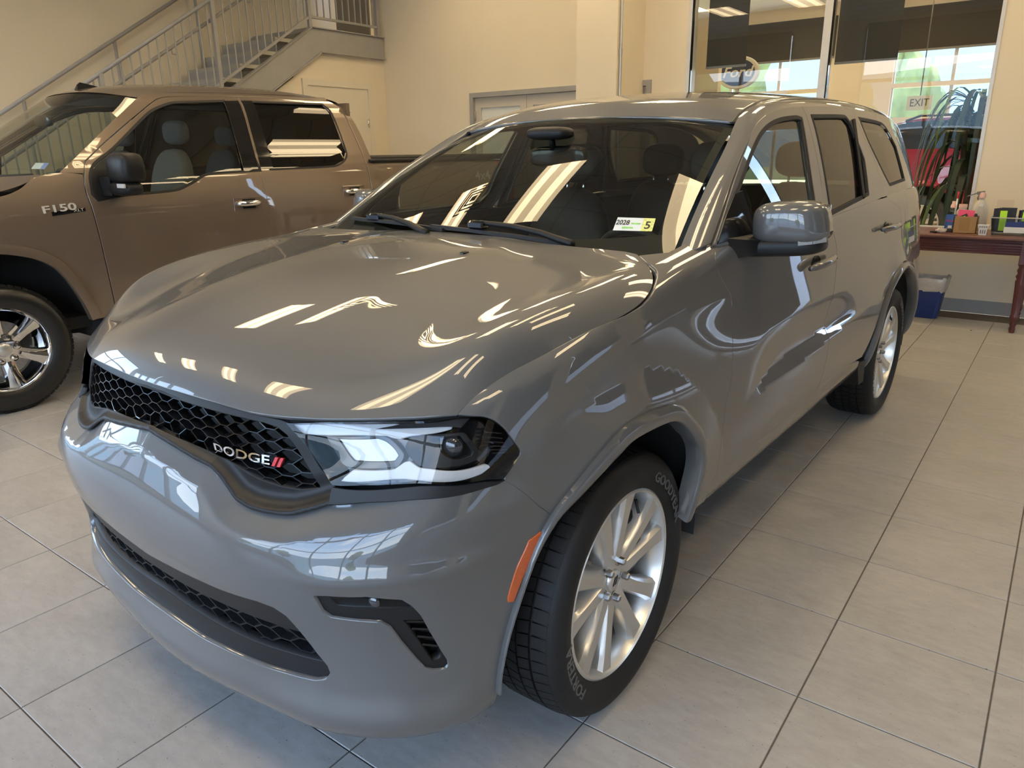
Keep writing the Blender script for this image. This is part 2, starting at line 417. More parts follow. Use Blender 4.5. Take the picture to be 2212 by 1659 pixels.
# ---------- hood : rows front->rear, columns centre->edge ----------
SHUT=np.array([(.518,.802,1.009),(.472,.813,1.04),(.386,.838,1.074),(.291,.864,1.098),(.141,.888,1.128),(-.005,.903,1.141),(-.094,.904,1.152),(-.152,.898,1.17),(-.214,.879,1.198),(-.253,.857,1.217),(-.274,.816,1.234),(-.315,.757,1.249)])
def polyline_at(P,t):
    P=np.asarray(P,float);L=np.r_[0,np.cumsum(np.linalg.norm(np.diff(P,axis=0),axis=1))];L/=L[-1]
    return np.stack([np.interp(t,L,P[:,k]) for k in range(P.shape[1])],-1)
def make_hood():
    T=np.array([0,.05,.13,.25,.40,.56,.72,.86,1.])
    Cx=[.800,.756,.68,.54,.34,.13,-.08,-.24,-.365];Cz=[1.008,1.052,1.094,1.142,1.190,1.222,1.246,1.258,1.266]
    fr=[0,.2,.33,.40,.47,.70,.86,.91,.945,.975,1.]
    FE=np.array([(.784,0,1.003),(.776,.16,1.002),(.764,.29,1.001),(.756,.36,.998),(.744,.43,.996),(.688,.575,.999),(.600,.71,1.007),(.572,.75,1.009),(.552,.771,1.010),(.536,.788,1.010),(.518,.802,1.009)])
    CX=[-.4,-.21,-.10,0,.12,.22,.32,.40,.47,.55,.62];CZ=[1.243,1.230,1.220,1.210,1.198,1.186,1.170,1.145,1.11,1.065,1.02]
    dz={.2:[0,0,.001,.001,.001,.001,.001,.001,.001],.33:[0,.002,.003,.003,.003,.003,.003,.003,.003],.40:[0,.006,.009,.010,.010,.010,.009,.008,.007],.47:[0,.008,.012,.014,.014,.014,.013,.012,.010],
        .70:[0,.012,.02,.022,.024,.024,.022,.020,.014]}
    N=np.zeros((len(T),len(fr),3))
    for i,t in enumerate(T):
        e=polyline_at(SHUT,t)
        for j,q in enumerate(fr):
            if i==0: N[i,j]=FE[j];continue
            if j==len(fr)-1: N[i,j]=e;continue
            k=q**2.2
            xx=Cx[i]*(1-k)+e[0]*k;yy=q*e[1]
            if i==1: g=FE[j];xx=xx*.45+(g[0]-.03)*.55;yy=yy*.45+g[1]*.55
            if q==0: zz=Cz[i]
            elif q in dz: zz=Cz[i]-dz[q][i]
            else:
                c=np.interp(xx,CX,CZ)
                zz={.86:c+.004,.91:c+.002,.945:c-.004,.975:.5*(c+e[2])}[q]
                zz=max(zz,e[2]+(.004 if q<.97 else .002))
            if i==1 and q>.5: zz=min(zz,FE[j][2]+.036)
            N[i,j]=(xx,yy,zz)
    return Net(N)
_H=make_hood();NH=11
def Hood(b,a): # b in [-10,10] lateral, a in [0,8] front->rear
    return _H(b,a)
# ---------- windshield ----------
def make_ws():
    base=np.array([(-.30,0,1.215),(-.315,.2,1.215),(-.36,.4,1.214),(-.40,.60,1.216),(-.455,.80,1.228)])
    top=np.array([(-1.205,0,1.704),(-1.21,.17,1.702),(-1.225,.34,1.695),(-1.252,.50,1.680),(-1.29,.645,1.655)])
    N=[]
    for t in np.linspace(0,1,6):
        r=base*(1-t)+top*t;r=r+np.array([0.035,0,.045])*(4*t*(1-t))*.5
        N.append(r)
    return Net(np.array(N))
_W=make_ws()
def Wind(b,a): return _W(b,a)   # b [-4,4], a [0,5]
# ---------- roof ----------
DITCH=np.array([(-1.195,.652,1.622),(-1.26,.648,1.655),(-1.36,.645,1.684),(-1.47,.643,1.706),(-1.62,.642,1.722),(-1.85,.642,1.738),(-2.3,.642,1.752),(-2.8,.637,1.750),(-3.3,.625,1.735),(-3.7,.605,1.705),(-3.95,.58,1.672),(-4.08,.55,1.64)])
RC=np.array([(-1.118,0,1.650),(-1.215,0,1.708),(-1.34,0,1.734),(-1.46,0,1.752),(-1.62,0,1.766),(-1.87,0,1.779),(-2.32,0,1.790),(-2.82,0,1.788),(-3.34,0,1.772),(-3.78,0,1.742),(-4.05,0,1.708),(-4.18,0,1.672)])
DITCH[:,2]+=.012;RC[:,2]+=.018
def make_roof():
    N=[]
    for i in range(len(DITCH)):
        row=[]
        for q in (0,.3,.55,.78,.93,1.):
            k=q**2.6
            p=RC[i]*(1-k)+DITCH[i]*k;p[1]=q*DITCH[i][1];row.append(p)
        N.append(row)
    return Net(np.array(N))
_R=make_roof()
def Roof(b,a): return _R(b,a)  # b[-5,5] a[0,11]

# ---------- pickup side surface: world (Y,z) -> X ----------
TZ=np.array([.30,.42,.55,.70,.85,1.0,1.12,1.22,1.30,1.37,1.43,1.50,1.60,1.72,1.84,1.93,1.99,2.04])
TX=np.array([-4.42,-4.33,-4.30,-4.29,-4.28,-4.275,-4.275,-4.28,-4.295,-4.31,-4.325,-4.355,-4.41,-4.475,-4.54,-4.60,-4.665,-4.77])
def TSide(y,z):
    y=np.asarray(y,float);z=np.asarray(z,float)
    t=np.interp(z,TZ,np.arange(len(TZ)));X=bs_curve(TX[:,None],t)[...,0]
    # plan taper at the nose and slight tuck at the rear
    X=X-.10*np.clip((-.25-y)/.6,0,2)**2-.012*np.clip((y-3.6)/1.6,0,1)
    # arch swell
    r=np.hypot(y-.20,z-.41);X=X+.022*(1-sstep(.50,.66,r))*(r<.7)
    return np.stack([X,y,z],-1)

O={"headlight":[[2.271,10.132],[2.815,10.201],[3.468,10.037],[4.149,9.587],[4.381,9.432],[4.564,9.261],[4.744,9.03],[4.895,8.71],[5.021,8.288],[5.147,7.544],[5.177,7.163],[5.109,6.959],[5.002,6.793],[4.923,6.708],[4.512,7.388],[3.856,8.191],[3.239,8.533],[2.894,8.612],[2.821,8.686],[2.746,8.93],[2.517,9.598]],"strip":[[2.834,8.593],[3.855,8.14],[4.51,7.314],[4.846,6.747],[4.96,6.622],[4.845,6.677],[4.503,7.059],[3.848,7.841],[3.244,8.19],[2.817,8.234],[2.82,8.405]],"surround_out_top":[[0.312,10.318],[1.148,10.313],[1.819,10.234],[2.124,10.195],[2.272,10.114]],"surround_out_right":[[2.272,10.114],[2.474,9.573],[2.643,9.032],[2.817,8.605],[2.838,8.474],[2.805,8.277]],"surround_out_low":[[2.805,8.277],[2.594,8.125],[2.359,7.948],[2.107,7.885],[1.888,7.885],[1.68,8.004],[1.535,8.235],[1.411,8.434],[1.241,8.606],[0.995,8.664],[0.578,8.793],[0.099,8.905]],"grille_top":[[0.022,10.133],[0.658,10.078],[1.182,10.075],[1.631,10.077],[1.931,10.055],[2.12,9.979],[2.25,9.787],[2.39,9.417],[2.527,8.988],[2.635,8.634]],"grille_low":[[2.638,8.569],[2.408,8.481],[2.149,8.488],[1.872,8.552],[1.63,8.656],[1.39,8.793],[1.107,8.872],[0.713,8.938],[0.093,9.023]],"lowgrille_top":[[-0.143,4.266],[0.747,4.443],[1.509,4.587],[1.999,4.728],[2.201,4.693],[2.328,4.51],[2.469,4.022],[2.599,3.588],[2.7,3.318],[2.725,3.123],[2.657,2.947],[2.531,2.868]],"lowgrille_bot":[[2.531,2.868],[2.171,2.837],[1.576,2.732],[0.825,2.607],[-0.12,2.625],[-0.936,2.817]],"lowmesh_top":[[-0.281,3.825],[0.589,3.789],[1.378,3.876],[1.998,3.937],[2.46,3.93],[2.643,3.527],[2.714,3.348]],"lowmesh_bot":[[2.65,3.275],[2.197,3.269],[1.612,3.195],[0.886,3.151],[0.006,3.332],[-0.551,3.674]],"fogpod":[[2.7,5.425],[2.849,5.464],[3.24,5.386],[3.597,5.065],[3.705,4.79],[3.797,4.429],[3.891,3.925],[4.015,3.401],[4.103,3.078],[4.113,2.94],[4.051,2.876],[3.913,2.952],[3.804,3.064],[3.703,3.335],[3.553,3.801],[3.434,4.287],[3.347,4.471],[3.017,4.603],[2.835,4.669],[2.756,4.858]],"foglens":[[2.837,5.419],[3.238,5.346],[3.577,5.041],[3.686,4.806],[3.721,4.644],[3.22,4.924],[2.914,5.014],[2.861,5.19]],"fogslats":[[3.574,4.383],[3.844,4.219],[3.891,3.925],[4.015,3.401],[4.034,3.216],[3.998,3.134],[3.895,3.138],[3.824,3.397],[3.698,3.864]],"marker":[[5.448,4.904],[5.409,4.735],[5.33,4.478],[5.199,4.183],[5.048,3.679],[4.979,3.728],[4.977,3.846],[5.09,4.365],[5.222,4.699],[5.275,4.856]],"bumper_fender":[[4.959,6.603],[5.406,5.548],[5.568,5.224]],"arch":[[4.856,1.965],[5.001,3.032],[5.32,4.357],[5.647,5.028],[5.98,5.367],[6.477,5.845],[6.832,6.031],[7.449,5.947],[7.742,5.669],[8.061,4.894],[8.135,4.333],[8.087,3.685],[8.039,2.738]],"shut":[[4.396,9.494],[4.688,9.783],[5.21,9.949],[5.719,9.881],[6.402,9.789],[6.976,9.558],[7.295,9.565],[7.496,9.79],[7.708,10.329],[7.842,10.781],[7.911,11.393],[8.023,11.97]],"fcrease":[[9.082,8.443],[7.165,8.865],[6.778,8.949],[5.934,9.084],[5.52,9.126],[4.913,9.384]],"doorfront":[[9.062,10.959],[8.91,10.117],[8.91,9.419],[9.043,8.817],[9.139,8.465],[9.148,7.56],[9.118,6.689],[9.084,6.164],[9.027,5.806],[8.937,5.482],[8.854,4.738],[8.801,3.955],[8.773,3.462],[8.697,3.289]],"fenderback":[[8.082,12.0],[8.347,11.49],[8.696,11.628],[9.081,12.0],[9.15,11.59],[9.062,10.959]],"doorsplit":[[11.063,9.993],[11.134,9.193],[11.161,8.592],[11.139,7.951],[11.058,6.734],[11.017,6.404],[10.971,5.746],[10.975,5.181],[10.942,4.401],[10.871,3.534],[10.826,3.376]],"doorbottom":[[8.697,3.289],[8.905,3.34],[9.531,3.322],[10.027,3.254],[10.535,3.273],[10.817,3.438],[11.162,3.493],[11.356,3.592],[11.55,3.438]],"sillcrease":[[8.5,2.833],[9.825,2.769],[10.968,2.85]],"sillbot":[[8.207,1.962],[8.93,2.038],[9.952,1.964],[10.835,1.889],[11.697,1.966]],"reardoorback":[[12.653,11.956],[12.707,10.828],[12.986,9.948],[13.068,9.313],[13.074,7.123],[13.027,6.802]],"reararch":[[13.514,6.494],[13.134,6.545],[12.821,6.286],[12.551,5.876],[12.36,5.346],[12.13,4.07],[12.002,2.866]],"belt":[[9.288,10.828],[11.024,10.347],[12.331,11.546]],"handleF":[[10.686,8.281],[11.121,8.436]],"handleR":[[12.406,8.829],[13.066,8.792]],"fuel":[[13.513,9.531],[13.73,9.712],[13.942,9.469],[14.098,7.72]],"char":[[9.319,4.964],[9.931,5.401],[10.472,5.563],[10.933,5.575],[10.975,5.181],[10.48,5.036],[9.982,4.977],[9.707,4.951]],"winF":[[-0.684,1.259],[-0.748,1.329],[-0.848,1.39],[-1.082,1.523],[-1.234,1.593],[-1.401,1.633],[-1.623,1.652],[-1.681,1.647],[-1.597,1.436],[-1.567,1.33]],"winR":[[-1.827,1.661],[-2.337,1.672],[-2.4,1.644],[-2.477,1.475],[-2.413,1.317],[-1.745,1.27],[-1.786,1.43],[-1.826,1.603]],"winQ":[[-2.616,1.669],[-3.069,1.657],[-3.208,1.631],[-3.348,1.532],[-3.372,1.353],[-2.912,1.342],[-2.826,1.41],[-2.677,1.556]],"frame":[[-0.593,1.255],[-0.701,1.326],[-0.898,1.456],[-1.055,1.545],[-1.158,1.603],[-1.281,1.646],[-1.416,1.673],[-1.526,1.686],[-1.733,1.701],[-2.091,1.714],[-2.412,1.718],[-2.504,1.696],[-2.542,1.677],[-2.601,1.586],[-2.697,1.472],[-2.726,1.386],[-2.761,1.321]],"split_up":[[-1.738,1.699],[-1.757,1.666],[-1.746,1.547],[-1.713,1.411],[-1.675,1.315]],"drl_top":[[2.317,10.079],[2.817,10.153],[3.467,9.987],[4.145,9.537],[4.34,9.382],[4.302,9.198],[4.128,9.276],[3.745,9.475],[3.633,9.471],[3.525,9.566],[3.439,9.669],[3.032,9.822],[2.431,9.857]],"drl_low":[[2.891,8.736],[3.031,8.929],[3.529,8.748],[3.659,8.83],[3.723,8.798],[3.825,8.589],[3.993,8.399],[4.761,7.425],[4.82,7.248],[4.682,7.277],[3.651,8.482]],"turn_out":[[2.711,9.764],[3.331,9.716],[3.47,9.555],[3.593,9.212],[3.642,9.008],[3.562,8.809],[2.969,9.023],[2.887,9.126]],"turn_in":[[2.835,9.736],[3.33,9.638],[3.436,9.504],[3.539,9.245],[3.588,9.042],[3.532,8.938],[3.031,9.133],[2.969,9.281]],"proj_out":[[3.679,9.156],[3.779,9.475],[4.461,8.881],[4.533,8.684],[4.689,8.074],[4.629,7.955],[4.416,8.084],[3.932,8.525],[3.807,8.725]],"proj_in":[[4.119,9.126],[4.413,8.882],[4.473,8.699],[4.604,8.21],[4.575,8.121],[4.399,8.234],[4.266,8.396],[4.122,8.744]],"proj_lens":[[4.231,9.024],[4.433,8.83],[4.405,8.343],[4.203,8.542]],"ribs_a":[[4.774,8.586],[4.846,7.72]],"ribs_b":[[4.983,8.286],[5.076,7.224]],"badge_c":[[1.7,9.073]]}
OT={"dloF":[[0.905,1.275],[0.879,1.313],[0.898,1.428],[0.956,1.504],[1.109,1.593],[1.244,1.685],[1.479,1.843],[1.612,1.897],[1.721,1.922],[2.143,1.951],[2.192,1.429],[1.731,1.414],[1.587,1.357],[1.453,1.314],[1.072,1.297]],"glassF":[[1.109,1.593],[1.244,1.685],[1.479,1.843],[1.612,1.897],[1.718,1.916],[2.112,1.939],[2.044,1.424],[1.731,1.414],[1.587,1.357],[1.455,1.32],[1.079,1.32],[1.095,1.536]],"pillB":[[2.143,1.951],[2.398,1.961],[2.318,1.437],[2.192,1.429]],"dloR":[[2.401,1.955],[3.151,1.956],[3.16,1.895],[3.139,1.536],[3.085,1.492],[2.942,1.443],[2.326,1.437]],"cab":[[0.85,1.43],[0.89,1.506],[1.143,1.673],[1.565,1.932],[1.697,1.964],[2.278,1.999],[3.31,2.03],[3.317,1.978],[3.304,1.732],[3.317,1.351],[3.322,1.227]],"ws_edge":[[0.723,1.45],[1.443,1.933]],"doorF":[[0.857,1.45],[0.844,1.343],[0.852,1.221],[0.867,0.926],[0.894,0.63]],"split":[[2.295,2.0],[2.192,1.429],[2.191,1.266],[2.209,0.978]],"handles":[[1.886,1.164],[2.146,1.215],[2.971,1.214],[3.249,1.261]],"badge":[[0.5,1.243],[0.796,1.262],[0.795,1.213],[0.498,1.193]],"arch":[[0.221,0.999],[0.266,0.994],[0.38,0.97],[0.48,0.931],[0.568,0.856],[0.636,0.743],[0.688,0.619],[0.724,0.533]],"creaseB":[[0.343,1.32],[0.401,1.327],[0.554,1.434]],"bed":[[3.374,1.564],[3.674,1.577],[3.359,1.349],[3.361,1.503],[5.27,0.986],[5.258,1.287]],"cabrear":[[3.438,1.563],[3.322,1.227]],"tail":[[5.112,1.301],[5.28,1.187],[5.185,0.992]]}
CPX,CPY,CPH=-0.89362,0.17771,-1.59941

# ================================================================== GREY SUV
def vec_n(S,U,V):
    P=S(U,V); return P,surf_normals(S,U,V,P)
_low=np.array(O['surround_out_low']+[O['strip'][9],O['strip'][8],O['strip'][7]][::1])
_lowP=F(np.array(O['surround_out_low'])[:,0],np.array(O['surround_out_low'])[:,1])
_stP=F(np.array(O['strip'])[9:4:-1,0],np.array(O['strip'])[9:4:-1,1])
BANDL=np.vstack([_lowP[::-1][:, 1:],_stP[:,1:]])
BANDL=np.vstack([[(-.06,BANDL[0][1]+.004)],[(0,BANDL[0][1]+.003)],BANDL])
def char_disp(P):
    """sculpted lower door line"""
    x=P[...,0]; z=P[...,2]
    up=np.interp(-x,[.70,.96,1.285,1.62,2.1],[.715,.768,.792,.797,.80]); lo=np.interp(-x,[.70,.865,1.0,1.315,1.66,2.1],[.712,.713,.718,.727,.745,.775])
    A=.022*sstep(.70,1.10,-x)*(1-sstep(1.72,2.35,-x))
    below=np.clip((z-lo)/np.maximum(up-lo,1e-3),0,1); above=1-sstep(0,.16,z-up)
    d=np.where(z<=up,below,above)
    return -A*d
CRX=[-.62,-.55,-.03,.067,.257,.34,.446,.52]; CRZ=[1.105,1.103,1.110,1.102,1.072,1.052,1.032,1.015]
def haunch(P):
    x=P[...,0]; z=P[...,2]; d=0
    for cx,cz,r0 in ((0,.39,.47),(-3.042,.39,.52)):
        r=np.hypot(x-cx,z-cz); d=d+np.clip(.13*(r0+.135-r),0,.020)*(1-sstep(.10,.40,x-cx))
    # shoulder crease along the fender
    cz=np.interp(x,CRX,CRZ); a=np.abs(z-cz); k=sstep(.52,.30,x)*sstep(-.75,-.56,x)
    d=d+k*np.where(z>cz,.0055*np.exp(-a/.03),.0055*np.exp(-a/.05))
    return d*(np.abs(P[...,1])>.7)
def FS(u,v):
    """perimeter surface with sculpted details"""
    u=np.asarray(u,float); v=np.asarray(v,float); P=F(u,v); e=2e-3
    n=np.cross(F(u+e,v)-F(u-e,v),F(u,v+e)-F(u,v-e)); n/=np.linalg.norm(n,axis=-1)[...,None]+1e-12
    # band below the grille frame leans back
    Q=np.stack([np.abs(P[...,1]),P[...,2]],-1).reshape(-1,2); m=(P[...,0].reshape(-1)>.4)
    d=np.zeros(len(Q))
    if m.any():
        ds=seg_dist(BANDL,Q[m],closed=False); w=np.clip(1-ds/.062,0,1)
        d[m]=-.027*np.where(w>.25,w-.125,w*w*2)*(1-sstep(.60,.85,Q[m][:,0])*.7)
    d=d.reshape(P.shape[:-1])
    # brow over the fog lamp and ledge of the chin
    ay=np.abs(P[...,1]); zz=P[...,2]; fr_=(P[...,0]>.36)
    d=d+np.where(fr_,.011*np.exp(-((zz-.682)/.026)**2)*sstep(.52,.66,ay)*(1-sstep(.84,.89,ay)),0)
    d=d+np.where(fr_,(.012+.010*sstep(.40,.60,ay))*(1-sstep(.265,.375,zz))*(1-sstep(.80,.87,ay)),0)
    side=(P[...,0]<.55)
    d=d+np.where(side,char_disp(P)+haunch(P),0)
    return P+n*d[...,None]
assert ((F(np.array([9.]),np.array([6.]))[0][1])>0)
_t=np.cross(F(np.array([9.01]),np.array([6.]))-F(np.array([8.99]),np.array([6.])),F(np.array([9.]),np.array([6.01]))-F(np.array([9.]),np.array([5.99])))[0]
NSGN=1.0 if _t[1]>0 else -1.0
if NSGN<0:
    _FS0=FS
def FSo(u,v): return FS(u,v)
def symp(half):
    """closed symmetric outline from a half given centre-top -> centre-bottom (u>0)"""
    h=np.array(half,float); m=h[::-1].copy(); m[:,0]*=-1
    return np.vstack([h,m])
def uv_of(x,z,u0=8,u1=15,v0=0,v1=12):
    x=np.atleast_1d(np.asarray(x,float)); z=np.atleast_1d(np.asarray(z,float)); out=[]
    U,V=np.meshgrid(np.linspace(u0,u1,120),np.linspace(v0,v1,100)); P=F(U.ravel(),V.ravel())
    for a,b in zip(x,z):
        k=np.hypot(P[:,0]-a,P[:,2]-b).argmin(); q=np.array([U.ravel()[k],V.ravel()[k]])
        for _ in range(8):
            e=1e-4; f0=F(q[:1],q[1:])[0]; fu=F(q[:1]+e,q[1:])[0]; fv=F(q[:1],q[1:]+e)[0]
            J=np.array([[fu[0]-f0[0],fv[0]-f0[0]],[fu[2]-f0[2],fv[2]-f0[2]]])/e
            try: q=q+np.clip(np.linalg.solve(J,[a-f0[0],b-f0[2]]),-.2,.2)
            except Exception: break
        out.append(q)
    return np.array(out)
paint=mat('grey_paint',(.080,.0815,.083),rough=.45,coat=1.0,coat_rough=.015,noise=(900,.03))
satin=mat('satin_black',(.012,.0122,.013),rough=.42,spec=.28,bump=(1500,.05))
gloss_black=mat('gloss_black',(.008,.008,.009),rough=.08)
matte_black=mat('matte_black',(.012,.012,.013),rough=.65,bump=(900,.1))
rubber=mat('tyre_rubber',(.010,.010,.0105),rough=.6,spec=.3,bump=(260,.12))
rubber_side=mat('tyre_letter',(.085,.086,.088),rough=.6,noise=(50,.1))
alloy=mat('alloy_silver',(.62,.62,.61),rough=.32,metal=.85,coat=.5,noise=(300,.03))
steel=mat('brake_steel',(.35,.35,.36),rough=.35,metal=1,noise=(80,.15))
chrome=mat('chrome',(.85,.85,.86),rough=.06,metal=1,noise=(40,.02))
red_badge=mat('red_badge',(.55,.015,.02),rough=.3,coat=.6,noise=(50,.05))
amber=mat('amber_reflector',(.55,.10,.012),rough=.22,coat=.7,bump=(700,.35),noise=(300,.1))
lampwhite=mat('light_guide',(.52,.53,.54),rough=.25,coat=.5,noise=(60,.04))
lampsilver=mat('lamp_reflector',(.36,.36,.36),rough=.28,metal=.5,noise=(120,.08))
red_lens=mat('red_lens',(.45,.01,.015),rough=.1,coat=1,noise=(60,.1))
windglass=thin_glass('windshield_glass',(.62,.66,.60),1.5)
sideglass=thin_glass('side_glass',(.72,.76,.70),1.5)
privglass=thin_glass('privacy_glass',(.10,.105,.10),1.5)
lensglass=thin_glass('lamp_lens',(.93,.94,.95),1.45,boost=1.0)
leather=mat('seat_leather',(.022,.022,.024),rough=.48,bump=(240,.25))
dashm=mat('dash_plastic',(.02,.02,.021),rough=.6,bump=(500,.3))
headliner=mat('headliner',(.42,.40,.36),rough=.9,noise=(400,.05))

suv=empty('suv',(CPX,CPY,0),CPH)
tag(suv,'grey SUV with a black honeycomb grille in the foreground','car')
def part(name,pieces,m,parent=suv,mirror=False): return build_panels(name,pieces,m,parent,mirror)
gap=.0016
def inset(uv,S,g):
    """pull a closed outline inwards by g metres"""
    P=np.asarray(uv,float); cu,cv=P.mean(0); e=1e-2
    lu=np.linalg.norm(S(np.array([cu+e]),np.array([cv]))-S(np.array([cu-e]),np.array([cv])))/(2*e); lv=np.linalg.norm(S(np.array([cu]),np.array([cv+e]))-S(np.array([cu]),np.array([cv-e])))/(2*e)
    Q=P*[lu,lv]; a=np.roll(Q,1,0); b=np.roll(Q,-1,0)
    area=.5*np.sum(Q[:,0]*b[:,1]-b[:,0]*Q[:,1]); t1=Q-a; t2=b-Q
    n1=np.stack([-t1[:,1],t1[:,0]],1); n2=np.stack([-t2[:,1],t2[:,0]],1)
    n1/=np.linalg.norm(n1,axis=1)[:,None]+1e-12; n2/=np.linalg.norm(n2,axis=1)[:,None]+1e-12
    n=n1+n2; n/=np.linalg.norm(n,axis=1)[:,None]+1e-12
    c=np.maximum((n*n1).sum(1),.5)
    return (Q+n*(g/c)[:,None]*(1 if area>0 else -1))/[lu,lv]
_PC={}
def P_(S,outline,**k):
    key=(getattr(S,'__name__','?'),np.asarray(outline,float).tobytes(),tuple(np.asarray(h,float).tobytes() for h in k.get('holes',())),tuple((a,k[a]) for a in sorted(k) if a not in('holes','center')))
    if key not in _PC: _PC[key]=P0_(S,outline,**k)
    return _PC[key]
def P0_(S,outline,**k):
    g=k.pop('gap',0)
    if g:
        o=catmull(np.asarray(outline,float),k.get('corner',38)) if k.pop('smooth',True) else np.asarray(outline,float)
        outline=inset(o,S,g); k['smooth']=False
    return panel_data(S,outline,**k)
A_=lambda n:[tuple(p) for p in O[n]]
# ---- front bumper
low=A_('surround_out_low')[::-1]      # centre -> right
low=[(0.0,low[0][1]+.03)]+[p for p in low if p[0]>.2]
strip=A_('strip'); strip_low=[strip[8],strip[7],strip[6],strip[5],strip[4]]
bf=A_('bumper_fender'); arch=A_('arch')
half=low+strip_low+[bf[1],bf[2],arch[3],arch[2],arch[1],arch[0],(4.80,1.0),(4.70,.35),(4.3,.06),(3.6,.02),(2.5,.02),(1.2,.02),(0,.02)]
lgt=[p for p in A_('lowgrille_top') if p[0]>.2]; lgb=[p for p in A_('lowgrille_bot') if p[0]>.2]
lowhole=symp([(0,lgt[0][1]-.1)]+lgt+lgb[1:]+[(0,lgb[-1][1])])
fog=np.array(A_('fogpod')); fogm=fog[::-1]*[-1,1]
bumper=part('front_bumper',[P_(FS,symp(half),holes=[lowhole,fog,fogm],sp=.014,thick=.02,gap=.001)],paint)
# ---- lower grille
lmt=[p for p in A_('lowmesh_top') if p[0]>.2]; lmb=[p for p in A_('lowmesh_bot') if p[0]>.2]
meshopen=symp([(0,lmt[0][1])]+lmt+lmb+[(0,lmb[-1][1]+.05)])
lowfr=part('lower_grille_frame',[P_(F,lowhole,holes=[meshopen],sp=.02,thick=.03,off=-.014)],satin)
def hexgrid(name,S,opening,pw,ph,t,depth,off,m,parent,swap=False,cen=0.0,vtilt=0.0):
    """honeycomb of thin walls lying on surface S inside an opening; pitches given in metres"""
    op=catmull(opening); mn,mx_=op.min(0),op.max(0); cu,cv=op.mean(0)
    U=np.linspace(mn[0],mx_[0],400); L=np.r_[0,np.cumsum(np.linalg.norm(np.diff(S(U,np.full(400,cv)),axis=0),axis=1))]
    L-=np.interp(cen,U,L)
    Vv=np.linspace(mn[1]-.5,mx_[1]+.5,200); Z=S(np.full(200,0.0),Vv)[:,2]
    toU=lambda s:np.interp(s,L,U); toV=lambda z:np.interp(z,Z,Vv)
    z0,z1=np.interp(mn[1],Vv,Z),np.interp(mx_[1],Vv,Z)
    segs=set(); a_=.12   # honeycomb: short flats joined by diagonals
    nr=int((z1-z0)/ph)+3; nc=int((L[-1]-L[0])/pw)+4
    def key(a,b): return (round(a,4),round(b,4))
    for r in range(-1,nr):
        for c in range(-nc//2-1,nc//2+2):
            sx=c*pw+(pw/2 if r%2 else 0); sz=z0+r*ph
            segs.add((key(sx-a_*pw,sz),key(sx+a_*pw,sz)))
            segs.add((key(sx+a_*pw,sz),key(sx+pw/2-a_*pw,sz+ph)))
            segs.add((key(sx-a_*pw,sz),key(sx-pw/2+a_*pw,sz+ph)))
    segs=list(segs); A=np.array([s[0] for s in segs]); B=np.array([s[1] for s in segs])
    ua=np.stack([toU(A[:,0]),toV(A[:,1])],1); ub=np.stack([toU(B[:,0]),toV(B[:,1])],1)
    ok=inside(op,(ua+ub)/2)
    mb=MB()
    for a,b in zip(ua[ok],ub[ok]):
        for it in range(6):
            if not inside(op,a[None])[0]: a=a+(b-a)*.15
            if not inside(op,b[None])[0]: b=b+(a-b)*.15
        UU=np.array([a[0],b[0]]); VV=np.array([a[1],b[1]]); P=S(UU,VV); N=surf_normals(S,UU,VV,P)
        T=P[1]-P[0]; 
        if np.linalg.norm(T)<.003: continue
        T/=np.linalg.norm(T); s=np.cross(T,N[0]); s/=np.linalg.norm(s)
        p0=P+N*off; p1=P+N*(off-depth)
        w0,w1=t*.5,t*.9
        V=[p0[0]-s*w0,p0[1]-s*w0,p0[1]+s*w0,p0[0]+s*w0,p1[0]-s*w1,p1[1]-s*w1,p1[1]+s*w1,p1[0]+s*w1]
        mb.add(V,[(0,1,2,3),(7,6,5,4),(0,4,5,1),(2,6,7,3),(1,5,6,2),(3,7,4,0)])
    return mb.build(name,m,parent)
lm=hexgrid('lower_grille_mesh',F,meshopen,.12,.017,.004,.02,-.03,satin,suv)
part('lower_grille_backing',[P_(F,inset(catmull(lowhole),F,-.006),smooth=False,sp=.04,off=-.075,edge=False)],matte_black)
# ---- main grille
top=[(0,A_('surround_out_top')[0][1]+.01)]+A_('surround_out_top'); right=A_('surround_out_right')
sur=symp(top+right[1:-1]+[(a,b-.07) for a,b in [right[-1]]+low[::-1][1:]])
gt=[p for p in A_('grille_top') if p[0]>.2]; gb=[p for p in A_('grille_low') if p[0]>.3]
gopen=symp([(0,gt[0][1]+.05)]+gt+gb+[(0,gb[-1][1]+.1)])
def FG(u,v):
    """grille frame surface: bulging lip at its lower edge"""
    P=F(u,v); e=2e-3; n=np.cross(F(u+e,v)-F(u-e,v),F(u,v+e)-F(u,v-e)); n/=np.linalg.norm(n,axis=-1)[...,None]+1e-12
    Q=np.stack([np.abs(P[...,1]),P[...,2]],-1).reshape(-1,2); ds=seg_dist(BANDL,Q,closed=False).reshape(P.shape[:-1])
    d=-.020+.011*np.exp(-(ds/.012)**2)-.010*np.exp(-((ds-.032)/.02)**2)
    return P+n*d[...,None]
part('grille_frame',[P_(FG,sur,holes=[gopen],sp=.0065,thick=.03,gap=.001)],satin)
hexgrid('grille_mesh',FG,gopen,.098,.0138,.0022,.024,-.004,gloss_black,suv)
part('grille_backing',[P_(F,inset(catmull(gopen),F,-.008),smooth=False,sp=.04,off=-.085,edge=False)],matte_black)
